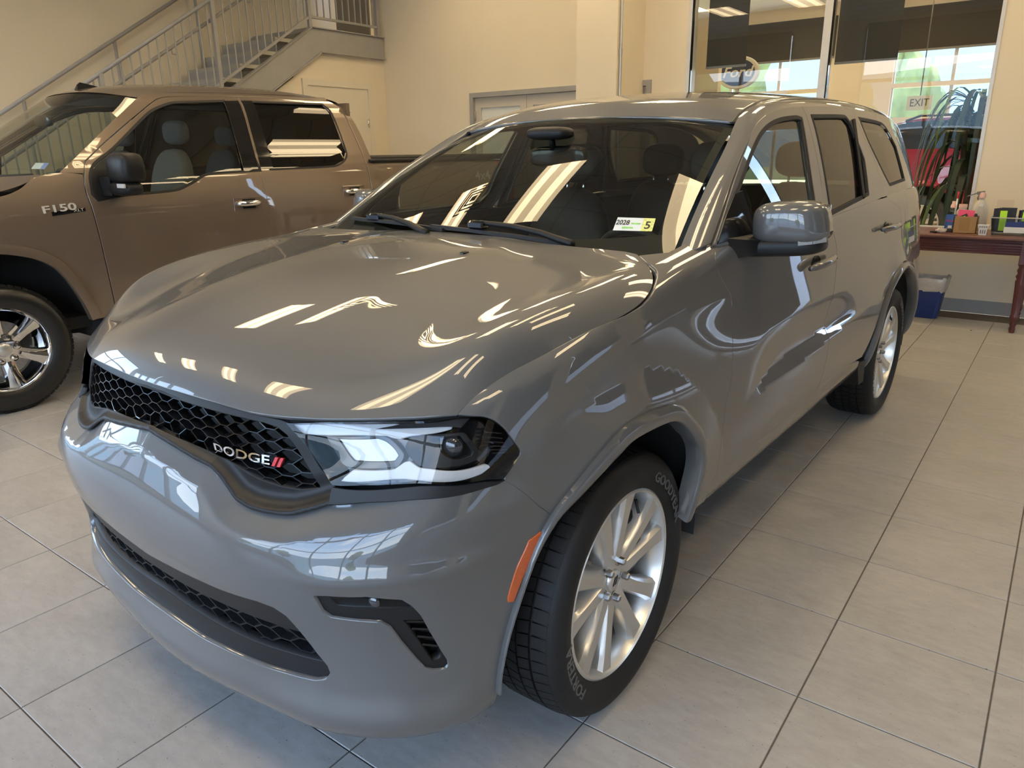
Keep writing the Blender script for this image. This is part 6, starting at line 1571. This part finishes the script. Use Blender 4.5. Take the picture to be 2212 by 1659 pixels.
# rear quarter glass (brighter) and pillar
mb=MB(); mb.add([(-2.36,-.935,1.52),(-1.95,-.935,1.52),(-1.95,-.90,1.74),(-2.10,-.90,1.74)],[(0,1,2,3)]); mb.build('quarter_glass',sideglass,rs)
mb=MB(); mb.box(-2.72,-2.55,-.99,-.72,1.02,1.40,b=.03); mb.build('tail_lamp',red_lens,rs,smooth=True,sharp=40)
for cx in (-1.60,.22):
    mb=MB(); l=np.array(arcp(cx,.46,.50,185,-5,17)); n_=len(l)
    V=[(x,y,z) for y,s in ((-1.0,1.0),(-1.022,1.03),(-1.015,1.12),(-.995,1.16)) for x,z in [(cx+(a-cx)*s,.46+(b-.46)*s) for a,b in l]]
    mb.add(V,[(r*n_+i,r*n_+i+1,(r+1)*n_+i+1,(r+1)*n_+i) for r in range(3) for i in range(n_-1)]); mb.build('arch_flare',redp,rs,smooth=True)
    mb=MB(); mb.lathe([(.515,-.98),(.515,-.4),(.02,-.4)],n=20,axis='y',c=(cx,0,.46),a0=math.radians(-4),a1=math.radians(184)); mb.build('wheel_well',matte_black,rs)
greytyre=mat('matte_tyre',(.06,.068,.08),rough=.75,bump=(150,.2))
redrim=mat('bright_rim',(.80,.79,.74),rough=.25,metal=.25,noise=(20,.03))
def red_wheel():
    w=empty('wheel',(0,0,0),0,rs)
    mb=MB(); mb.lathe([(.27,-.10),(.28,-.125),(.34,-.135),(.39,-.12),(.41,-.09),(.412,.09),(.39,.12),(.28,.12)],n=48,axis='y'); mb.build('tyre',greytyre,w,smooth=True,sharp=45)
    mb=MB(); mb.lathe([(.272,-.10),(.274,-.118),(.262,-.12),(.25,-.09),(.24,.05)],n=48,axis='y'); mb.build('rim_barrel',redrim,w,smooth=True,sharp=40)
    for k in range(6):
        for sd in (-1,1):
            a=math.radians(60*k+15)+sd*.17; c=np.array([math.cos(a),0,math.sin(a)]); b=math.radians(60*k+15)+sd*.10; c0=np.array([math.cos(b),0,math.sin(b)])
            q=MB(); q.bar(c0*.06+np.array([0,-.095,0]),c*.26+np.array([0,-.105,0]),.034,.03,up=(0,1,0)); q.build('spoke',redrim,w)
        b=math.radians(60*k+45); q=MB(); q.lathe([(.0,-.125),(.014,-.122),(.016,-.09)],n=8,axis='y',c=(.075*math.cos(b),0,.075*math.sin(b))); q.build('lug_nut',steel,w)
    mb=MB(); mb.lathe([(.0,-.11),(.09,-.105),(.10,-.07)],n=24,axis='y'); mb.build('hub',redrim,w,smooth=True,sharp=40)
    mb=MB(); mb.lathe([(.0,-.03),(.18,-.03),(.18,.0)],n=24,axis='y'); mb.build('brake_disc',steel,w,smooth=True,sharp=40)
    return w
w=red_wheel(); w.location=(-1.60,-.90,.414)
for loc,rz in (((.22,-.86,.414),0),((-1.6,.86,.414),math.pi),((.22,.86,.414),math.pi)): c=dup(w,rs); c.location=loc; c.rotation_euler=(0,0,rz)
# ---- potted palm behind the glass
pm=empty('potted_palm',(-.02,7.42,0)); tag(pm,'dark green drooping palm plant standing behind the window glass','plant')
leafm=mat('palm_leaf',(.012,.030,.010),rough=.45,noise=(14,.4)); leafl=mat('palm_leaf_light',(.10,.19,.05),rough=.45,noise=(14,.3))
mb=MB(); mb.lathe([(.0,0),(.17,0),(.21,.38),(.23,.40),(.20,.40),(.19,.34),(.0,.34)],n=28,axis='z'); mb.build('pot',mat('terracotta_pot',(.10,.05,.035),rough=.7,noise=(9,.1)),pm,smooth=True,sharp=40)
for k in range(4): mb=MB(); x=.05*math.cos(k*1.6); y=.05*math.sin(k*1.6); mb.tube([(x,y,.34),(x*1.6,y*1.6,1.2),(x*2.4,y*2.0,1.95)],[.03,.026,.02],n=8); mb.build('stem',mat('palm_bark',(.05,.035,.022),rough=.9,noise=(30,.3)) if k==0 else MATS['palm_bark'],pm,smooth=True)
r2=random.Random(5)
for k in range(84):
    a=r2.uniform(0,2*math.pi); z0=r2.uniform(1.05,2.05); L=r2.uniform(.55,1.05); up=r2.uniform(.05,.30); w0=r2.uniform(.022,.042)
    if k<8: a=math.radians(175+r2.uniform(-25,25)); z0=1.95; L=r2.uniform(.8,1.05)
    sx=.10*math.cos(a); sy=.06*math.sin(a); P=[];n=9
    for i in range(n):
        t=i/(n-1); rr=.62*L*(1-(1-t)**1.6); P.append((sx+rr*math.cos(a)*.75,sy+rr*math.sin(a)*.45,z0+up*math.sin(t*2.2)-L*1.05*t**2.1))
    sd=np.array([-math.sin(a),math.cos(a),0]); V=[]
    for i,p in enumerate(P):
        t=i/(n-1); ww=w0*(.5+1.1*t)*(1-t)**.6+.0015; c_=np.array(p); V+=[c_-sd*ww,c_+np.array([0,0,-.25*ww]),c_+sd*ww]
    Fc=[]
    for i in range(n-1): Fc+=[(i*3,i*3+1,i*3+4,i*3+3),(i*3+1,i*3+2,i*3+5,i*3+4)]
    mesh_obj('leaf',V,Fc,leafl if k%7==0 else leafm,pm)
# ---- outdoors
grass=mat('grass_ground',(.36,.33,.10),rough=.95,noise=(.6,.25)); asphalt=mat('asphalt',(.20,.20,.205),rough=.9,noise=(3,.1))
mb=MB(); mb.box(-80,80,-80,YF-.35,-.3,-.08); struct('ground_front',mb,asphalt)
mb=MB(); mb.box(2.0,XR+.35,YB+.2,Y2+.4,-.3,-.08); struct('ground_yard',mb,asphalt)
mb=MB(); mb.box(XR+.35,80,YF-.35,90,-.3,-.08); struct('ground_right',mb,asphalt)
mb=MB(); mb.box(-80,XR+.35,Y2+.4,90,-.3,-.08); struct('ground_back',mb,grass)
mb=MB(); mb.box(-80,XLF-.4,YF-.35,Y2+.4,-.3,-.08); struct('ground_left',mb,asphalt)
hillm=mat('far_hill',(.20,.28,.30),rough=1,noise=(.05,.15))
def hill(x0,y0,x1,y1,h,name,lab):
    n=40; V=[]
    rr=random.Random(len(lab))
    ph=[rr.uniform(0,6) for _ in range(4)]
    for i in range(n+1):
        t=i/n; x=x0+(x1-x0)*t; y=y0+(y1-y0)*t; hh=h*(.55+.25*math.sin(3*t+ph[0])+.12*math.sin(9*t+ph[1])+.05*math.sin(23*t+ph[2]))
        nx,ny=(y1-y0),-(x1-x0); l=math.hypot(nx,ny); nx/=l; ny/=l
        V+=[(x-nx*8,y-ny*8,-1),(x,y,hh),(x+nx*8,y+ny*8,-1)]
    Fc=[]
    for i in range(n): Fc+=[(i*3,i*3+3,i*3+4,i*3+1),(i*3+1,i*3+4,i*3+5,i*3+2)]
    o=mesh_obj(name,V,Fc,hillm); o['kind']='structure'; return o
hill(-70,75,60,80,15,'hill_back','a'); hill(-90,-75,90,-80,13,'hill_front','bbb'); hill(-78,-70,-78,70,13,'hill_left','cc')
crownm=mat('tree_leaves',(.17,.18,.05),rough=.9,noise=(1.2,.5),bump=(3,.8)); barkm=mat('tree_bark',(.08,.06,.045),rough=.95,noise=(6,.3))
def tree(x,y,h,lab,rr):
    t=empty('tree',(x,y,-.08)); tag(t,lab,'tree','trees outside the showroom')
    mb=MB(); mb.tube([(0,0,0),(.1,0,h*.3),(0,.1,h*.6)],[.18,.14,.07],n=8); mb.build('trunk',barkm,t,smooth=True)
    n=18;m=12;V=[];Fc=[]; ph=[rr.uniform(0,6.28) for _ in range(6)]
    for i in range(m+1):
        p=math.pi*i/m
        for j in range(n):
            q=2*math.pi*j/n; b=1+.18*math.sin(3*q+ph[0])*math.sin(2*p+ph[1])+.13*math.sin(7*q+ph[2]+3*p)+.09*math.sin(5*p+ph[3]+11*q)
            V.append((h*.30*b*math.sin(p)*math.cos(q),h*.30*b*math.sin(p)*math.sin(q),h*.62+h*.36*b*-math.cos(p)))
    for i in range(m):
        for j in range(n): Fc.append((i*n+j,i*n+(j+1)%n,(i+1)*n+(j+1)%n,(i+1)*n+j))
    mesh_obj('crown',V,Fc,crownm,t)
rr=random.Random(3)
for k,(x,y,h,lab) in enumerate([(-11,27,6.5,'green tree outside beyond the left far window'),(-5.5,33,5,'small green tree outside beyond the middle far window'),(1.5,30,5.5,'green tree outside beyond the right far window'),(-14,-19,5,'leafy tree outside the street front, far left'),(-8.5,-24,4.5,'leafy tree outside the street front, left'),(9,-26,5,'leafy tree outside the street front, right')]): tree(x,y,h,lab,rr)

# ================================================================== TABLE CORNER
woodm=mat('mahogany_wood',(.085,.018,.018),rough=.42,coat=.25,noise=(5,.25)); topm=mat('table_top_wood',(.14,.055,.045),rough=.5,coat=.2,noise=(3.5,.25))
TX0,TX1,TY0,TY1,TZt=-.42,.68,5.93,6.60,.80
tb_=empty('side_table',((TX0+TX1)/2,(TY0+TY1)/2,0)); tag(tb_,'dark red wooden table with turned legs against the back wall','table')
T0=np.array([(TX0+TX1)/2,(TY0+TY1)/2,0])
def tt(name,mb,m,parent=None,**k): mb.V=[tuple(np.array(v)-T0) for v in mb.V]; return mb.build(name,m,parent or tb_,**k)
mb=MB(); mb.box(TX0,TX1,TY0,TY1,TZt-.028,TZt,b=.008); tt('table_top',mb,topm,smooth=True,sharp=35)
for (a,b,c_,d_) in ((TX0+.03,TX1-.03,TY0+.035,TY0+.055),(TX0+.03,TX1-.03,TY1-.055,TY1-.035),(TX0+.03,TX0+.05,TY0+.05,TY1-.05),(TX1-.05,TX1-.03,TY0+.05,TY1-.05)):
    mb=MB(); mb.box(a,b,c_,d_,TZt-.145,TZt-.028); ap=tt('apron',mb,woodm)
for z in (.772,.752,.727,.706,.685,.664):
    mb=MB(); mb.tube([(TX0+.04,TY0+.034,z-.002),(TX1-.04,TY0+.034,z-.002)],.0065,n=8); tt('apron_bead',mb,woodm,smooth=True)
prof=[(0,0),(.020,0),(.024,.03),(.020,.06),(.028,.075),(.020,.09),(.026,.10),(.034,.13),(.030,.15),(.028,.16),(.040,.40),(.044,.44),(.034,.455),(.046,.48),(.034,.505),(.044,.53),(.034,.555),(.040,.57),(.045,.58)]
for x in (TX0+.065,TX1-.065):
    for y in (TY0+.07,TY1-.07):
        lg=empty('leg',(x-T0[0],y-T0[1],0),0,tb_)
        mb=MB(); n=40
        V=[];k=len(prof)
        for i in range(n):
            t=2*math.pi*i/n
            for r,h in prof:
                fl=1-.07*(.5+.5*math.cos(10*t)) if .16<=h<=.44 else 1; V.append((r*fl*math.cos(t),r*fl*math.sin(t),h))
        mb.add(V,[(i*k+j,((i+1)%n)*k+j,((i+1)%n)*k+j+1,i*k+j+1) for i in range(n) for j in range(k-1)]); mb.build('leg_turning',woodm,lg,smooth=True,sharp=60)
        mb=MB(); mb.box(-.042,.042,-.042,.042,.58,TZt-.028,b=.004); mb.build('leg_block',woodm,lg)
def thing(name,loc,lab,cat,group=None): o=empty(name,loc); tag(o,lab,cat,group); return o
# window cleaner bottle
clearp=thin_glass('clear_plastic',(.80,.84,.84),1.4); bluel=mat('blue_liquid',(.05,.25,.45),rough=.15,noise=(8,.1)); bluelab=mat('blue_label',(.03,.10,.35),rough=.4,noise=(30,.15)); pinkp=mat('pink_plastic',(.75,.48,.42),rough=.5,noise=(10,.05)); redink=mat('red_ink',(.6,.03,.05),rough=.5,noise=(10,.05)); whitep=mat('white_plastic',(.72,.72,.70),rough=.45,noise=(10,.04))
b=thing('spray_bottle',(.0,6.30,TZt),'clear window cleaner bottle with blue label on the wooden table','bottle')
mb=MB(); mb.lathe([(.0,.0),(.042,.0),(.047,.01),(.047,.12),(.043,.15),(.028,.19),(.020,.205),(.020,.215)],n=28,axis='z'); V=np.array(mb.V)*[1,.62,1]; mesh_obj('bottle_body',V,mb.F,clearp,b)
mb=MB(); mb.lathe([(.0,.004),(.040,.004),(.044,.012),(.044,.105),(.0,.105)],n=24,axis='z'); V=np.array(mb.V)*[1,.62,1]; mesh_obj('liquid',V,mb.F,bluel,b)
mb=MB(); mb.lathe([(.0485,.02),(.0485,.125),(.044,.148)],n=24,axis='z',a0=math.radians(200),a1=math.radians(340)); V=np.array(mb.V)*[1,.64,1]; lb=mesh_obj('label',V,mb.F,bluelab,b)
V,Fc=text_mesh('Windex',size=.032,extrude=.0003,sx=.9,shear=.3); th=V[:,0]/.05; mesh_obj('label_text',np.stack([.0492*np.sin(th),-.0322*np.cos(th)-V[:,2],V[:,1]+.092],1),Fc,redink,b,smooth=False)
mb=MB(); mb.box(-.016,.016,-.0335,-.031,.028,.052); mb.build('barcode',whitep,b)
mb=MB(); mb.lathe([(.022,.205),(.022,.225),(.014,.24),(.014,.262),(.0,.262)],n=16,axis='z'); mb.build('cap',pinkp,b,smooth=True,sharp=40)
# big spray jug
milky=mat('milky_plastic',(.55,.53,.47),rough=.4,trans=.25,noise=(8,.04)); greyp=mat('grey_trigger',(.16,.17,.17),rough=.5,noise=(10,.05))
j=thing('spray_jug',(.195,6.46,TZt),'large milky spray jug with a grey trigger beside the window edge','bottle')
mb=MB(); mb.lathe([(.0,.0),(.062,.0),(.068,.01),(.068,.17),(.060,.21),(.036,.255),(.022,.275),(.022,.30),(.0,.30)],n=32,axis='z'); V=np.array(mb.V)*[1,.8,1]; mesh_obj('jug_body',V,mb.F,milky,j,sharp=50)
mb=MB(); mb.lathe([(.026,.285),(.026,.315),(.018,.335),(.0,.335)],n=16,axis='z'); mb.build('collar',pinkp,j,smooth=True,sharp=40)
mb=MB(); mb.bar((.015,0,.335),(-.045,0,.325),.022,.026,up=(0,0,1)); mb.bar((-.045,0,.325),(-.115,0,.298),.012,.010); mb.build('spray_head',greyp,j)
mb=MB(); mb.tube([(-.02,0,.32),(-.035,0,.285),(-.015,0,.235)],[.008,.007,.005],n=8); mb.build('trigger',greyp,j,smooth=True)
mb=MB(); mb.box(-.012,.022,-.0565,-.054,.215,.24); V=np.array(mb.V); mesh_obj('jug_label',V,mb.F,whitep,j,smooth=False)
k2=thing('plastic_jug',(.055,6.50,TZt),'small milky jug with a pale cap behind the cardboard box','bottle')
mb=MB(); mb.lathe([(.0,.0),(.05,.0),(.052,.01),(.052,.15),(.03,.19),(.03,.20)],n=24,axis='z'); mb.build('jug_body',milky,k2,smooth=True,sharp=50)
mb=MB(); mb.lathe([(.034,.195),(.034,.225),(.0,.225)],n=20,axis='z'); mb.build('cap',pinkp,k2,smooth=True,sharp=40)
mk=thing('marker_pen',(-.01,6.56,TZt),'white and red marker pen standing against the glass','pen')
mb=MB(); mb.tube([(0,0,0),(.004,0,.27)],.007,n=8); mb.build('pen_barrel',whitep,mk,smooth=True)
mb=MB(); mb.tube([(.004,0,.27),(.006,0,.33)],.008,n=8); mb.build('pen_cap',redink,mk,smooth=True)
# cardboard box of cards
cardb=mat('cardboard',(.36,.22,.10),rough=.85,noise=(12,.08)); tape=mat('packing_tape',(.34,.20,.08),rough=.25,coat=.5,noise=(20,.08)); pinkc=mat('pink_card',(.85,.10,.22),rough=.6,noise=(20,.04)); neon=mat('neon_green',(.55,.95,.03),rough=.5,noise=(20,.05)); blackc=mat('black_card',(.02,.02,.022),rough=.5,noise=(20,.1))
bx=thing('cardboard_box',(.128,6.20,TZt),'small open cardboard box holding pink and green cards','box')
mb=MB(); w_,d_,h_=.088,.06,.145
for a in ((-w_,w_,-d_,-d_+.004),(-w_,w_,d_-.004,d_),(-w_,-w_+.004,-d_,d_),(w_-.004,w_,-d_,d_)): mb.box(*a,0,h_)
mb.box(-w_,w_,-d_,d_,0,.004); mb.build('box_walls',cardb,bx)
mb=MB(); mb.box(-.045,.035,-d_-.0012,-d_,.02,.13); mb.build('tape_patch',tape,bx)
def card(par,x,y,z,w,h,m,rot=0,tilt=0,t=.002,name='card'):
    mb=MB(); mb.box(-w/2,w/2,-t,t,0,h); V=np.array(mb.V); c,s=math.cos(rot),math.sin(rot); V=np.stack([V[:,0]*c-V[:,2]*s,V[:,1]+V[:,2]*tilt,V[:,0]*s+V[:,2]*c],1)+[x,y,z]; return mesh_obj(name,V,mb.F,m,par,smooth=False)
pk=thing('pink_card',(.125,6.205,TZt+.06),'bright pink cards standing in the cardboard box','card')
for i in range(4): card(pk,-.012+.004*i,.01*i-.01,.0,.125,.135-.008*i,pinkc,rot=.05*(i-1),tilt=.10)
gc=thing('green_sample_card',(.13,6.165,TZt+.075),'tilted black card with a green square in front of the pink cards','card')
card(gc,.0,0,.0,.075,.085,blackc,rot=.45,tilt=.12); card(gc,-.012,-.004,.018,.042,.052,neon,rot=.45,tilt=.12,t=.0015)
dk=thing('dark_card',(.185,6.20,TZt+.06),'dark cards at the right end of the cardboard box','card')
for i in range(3): card(dk,.004*i-.012,.012*i-.012,0,.020,.11-.01*i,blackc,rot=-.2,tilt=.0)
# white basket
bk=thing('plastic_basket',(.275,6.07,TZt),'small white perforated plastic basket on the table','basket')
mb=MB()
for zz,hw,hd in ((0,.030,.024),):
    pass
def taper(mb,z0,z1,w0,w1,d0,d1,t=.003):
    V=[(sx*w,sy*d,z) for z,w,d in ((z0,w0,d0),(z1,w1,d1)) for sx,sy in ((-1,-1),(1,-1),(1,1),(-1,1))]; V+=[(sx*(w-t),sy*(d-t),z) for z,w,d in ((z0,w0,d0),(z1,w1,d1)) for sx,sy in ((-1,-1),(1,-1),(1,1),(-1,1))]
    Fc=[]
    for i in range(4): j_=(i+1)%4; Fc+=[(i,j_,4+j_,4+i),(8+j_,8+i,12+i,12+j_),(4+i,4+j_,12+j_,12+i),(i,8+i,8+j_,j_)]
    mb.add(V,Fc); return mb
taper(mb,0,.058,.028,.033,.022,.026); mb.box(-.027,.027,-.021,.021,0,.004); mb.build('basket_body',whitep,bk)
mb=MB(); taper(mb,.058,.086,.038,.044,.030,.035); mb.build('basket_rim',whitep,bk)
for x in (-.016,0,.016): mb=MB(); mb.box(x-.004,x+.004,-.0262,-.0225,.014,.044); mb.build('basket_slot',greyp,bk)
for x in (-.024,-.008,.008,.024): mb=MB(); mb.box(x-.005,x+.005,-.0338,-.031,.066,.076); mb.build('basket_slot',greyp,bk)
# clear bin
bn=thing('clear_bin',(.50,6.20,TZt),'clear plastic bin filled with neon green and black packs','bin')
binp=thin_glass('bin_plastic',(.78,.80,.80),1.35)
mb=MB(); taper(mb,0,.145,.165,.185,.085,.10,.003); mb.build('bin_walls',binp,bn)
mb=MB(); mb.box(-.16,.16,-.08,.08,.0,.004); mb.build('bin_floor',binp,bn)
mb=MB(); mb.tube([(-.187,-.102,.146),(.187,-.102,.146),(.187,.102,.146),(-.187,.102,.146)],.005,n=6,closed=True); mb.build('bin_rim',mat('bin_rim_grey',(.5,.5,.5),rough=.3,noise=(10,.05)),bn,smooth=True)
mb=MB(); mb.box(-.075,.085,-.098,-.094,.07,.115); V=np.array(mb.V); mesh_obj('bin_label_top',V,mb.F,mat('navy_band',(.02,.04,.18),rough=.5,noise=(10,.05)),bn,smooth=False)
mb=MB(); mb.box(-.08,.065,-.1005,-.097,.025,.072); mb.build('bin_label',whitep,bn)
specs=[('neon green pack standing tall at the left inside the clear bin',-.10,-.05,.028,.05,.165,neon,.02),('neon green pack lying across the right of the clear bin',.085,-.055,.11,.11,.075,neon,-.06),('pale green pack sunk low at the right of the clear bin',.10,-.03,.03,.08,.09,neon,.3)]
for lab,x,y,z,w__,h__,m_,rot in specs:
    o=thing('sample_pack',(.50+x,6.20+y,TZt+z),lab,'pack','packs in the clear bin'); card(o,0,.006,-.005 if z>.005 else 0,w__+.03,h__+.03,blackc,rot=rot); card(o,0,0,.008,w__,h__,m_,rot=rot,t=.006,name='pack_face')
for i in range(4):
    o=thing('black_pack',(.43-.018*i+.0,6.19+.022*i,TZt+.02),'black pack standing at the back left of the clear bin, %s row'%('first','second','third','fourth')[i],'pack','black packs in the clear bin'); card(o,0,0,0,.11,.205-.004*i,blackc,rot=.01*i)
for i in range(3):
    o=thing('foil_pack',(.56+.02*i,6.22+.02*i,TZt+.02),'dark glossy pack in the middle of the clear bin, %s row'%('first','second','third')[i],'pack','glossy packs in the clear bin'); card(o,0,0,0,.12,.185-.01*i,gloss_black,rot=-.05*i)
# small clutter
cl=thing('crumpled_wrap',(-.045,6.09,TZt),'crumpled clear plastic wrap lying on the table','wrap')
def lump(name,c,h,m,par,seed,amp=.35,nu=18,nv=10):
    r=random.Random(seed); ph=[r.uniform(0,6.28) for _ in range(6)]; V=[];Fc=[]
    for i in range(nv+1):
        p=math.pi*i/nv
        for k in range(nu):
            q=2*math.pi*k/nu; f=1+amp*(.5*math.sin(3*q+ph[0]+2*p)+.35*math.sin(5*q+ph[1]-4*p)+.3*math.sin(9*q+ph[2]+7*p))
            V.append((c[0]+h[0]*f*math.sin(p)*math.cos(q),c[1]+h[1]*f*math.sin(p)*math.sin(q),max(0.001,c[2]+h[2]*f*math.cos(p))))
    for i in range(nv):
        for k in range(nu): Fc.append((i*nu+k,i*nu+(k+1)%nu,(i+1)*nu+(k+1)%nu,(i+1)*nu+k))
    return mesh_obj(name,V,Fc,m,par)
lump('wrap',(0,0,.02),(.042,.03,.022),mat('crinkle_plastic',(.45,.40,.36),rough=.2,coat=.6,noise=(40,.4)),cl,2)
cm=thing('coin_clip',(-.115,6.10,TZt),'small dark metal clip lying at the left end of the table','clip'); lump('clip',(0,0,.006),(.012,.01,.007),satin,cm,4)
kb=thing('key_bundle',(-.085,6.08,TZt),'dark key bundle with a copper tag on the table','keys'); lump('keys',(0,0,.010),(.02,.014,.011),gloss_black,kb,9); mb=MB(); mb.bar((.0,.01,.014),(.035,.025,.017),.018,.004); mb.build('tag',mat('copper_tag',(.5,.22,.12),rough=.4,metal=.5,noise=(10,.1)),kb)
tl=thing('black_tool_tray',(.005,6.21,TZt),'flat black case with bright studs in front of the window cleaner','case')
mb=MB(); mb.box(-.035,.045,-.018,.018,0,.032,b=.003); mb.build('case_body',blackc,tl)
for x in (-.02,0,.02,.036): mb=MB(); mb.lathe([(.004,.032),(.003,.036),(0,.037)],n=8,axis='z',c=(x,-.006,0)); mb.build('stud',lampwhite,tl)
sc=thing('wood_skewer',(.235,6.05,TZt),'thin wooden stick lying beside the white basket','stick'); mb=MB(); mb.tube([(-.03,-.02,.003),(.03,.03,.003)],.0028,n=6); mb.build('stick',cardb,sc,smooth=True)
pp_=thing('wall_note',(.36,YB-.004,1.025),'pale paper note stuck on the wall above the clear bin','paper'); mb=MB(); mb.box(-.065,.065,-.002,.002,-.035,.035); mb.build('note',mat('note_paper',(.66,.56,.44),rough=.8,noise=(10,.03)),pp_)
# ---- waste bin with liner
bn2=thing('waste_bin',(-.10,6.33,0),'blue plastic waste bin with a clear liner under the table','bin')
bluep=mat('blue_bin_plastic',(.012,.035,.16),rough=.45,noise=(8,.06))
mb=MB()
def rrect(w,d,r,n=6):
    o=[]
    for cx,cy,a0 in ((w-r,d-r,0),(-w+r,d-r,90),(-w+r,-d+r,180),(w-r,-d+r,270)):
        for i in range(n+1): a=math.radians(a0+90*i/n); o.append((cx+r*math.cos(a),cy+r*math.sin(a)))
    return o
secs=[(0.0,.105,.085),(.005,.112,.09),(.30,.142,.118),(.30,.138,.114),(.01,.105,.085)]
V=[];n=len(rrect(1,1,.1))
for z,w__,d__ in secs: V+=[(x,y,z) for x,y in rrect(w__,d__,.035)]
Fc=[(i*n+k,i*n+(k+1)%n,(i+1)*n+(k+1)%n,(i+1)*n+k) for i in range(len(secs)-1) for k in range(n)]+[tuple(range(n-1,-1,-1)),tuple(range(4*n,5*n))]
mesh_obj('bin_body',V,Fc,bluep,bn2,sharp=40)
linerm=mat('bin_liner',(.62,.60,.58),rough=.3,trans=.35,coat=.4,noise=(20,.12),bump=(40,.6))
r=random.Random(8); V=[]; secs=[(.255,.146,.122),(.30,.150,.126),(.375,.160,.135),(.385,.156,.131),(.36,.15,.126),(.25,.136,.112)]
for i,(z,w__,d__) in enumerate(secs):
    for k,(x,y) in enumerate(rrect(w__,d__,.04)): V.append((x*(1+.03*math.sin(k*2.1+i)),y*(1+.03*math.sin(k*1.7+i*2)),z+.010*math.sin(k*1.3+i)))
n=len(rrect(1,1,.1)); Fc=[(i*n+k,i*n+(k+1)%n,(i+1)*n+(k+1)%n,(i+1)*n+k) for i in range(len(secs)-1) for k in range(n)]
mesh_obj('liner',V,Fc,linerm,bn2,sharp=60)
# dark chair leg / stand at the right edge
# loose grit on the floor
for k,(x,y) in enumerate(((.93,.30),(.33,5.9))):
    o=thing('floor_crumb',(x,y,0),('small dark crumb on the tiles at the lower right','small dark crumb on the tiles near the table leg')[k],'crumb'); lump('crumb',(0,0,.003),(.006,.004,.003),satin,o,20+k)
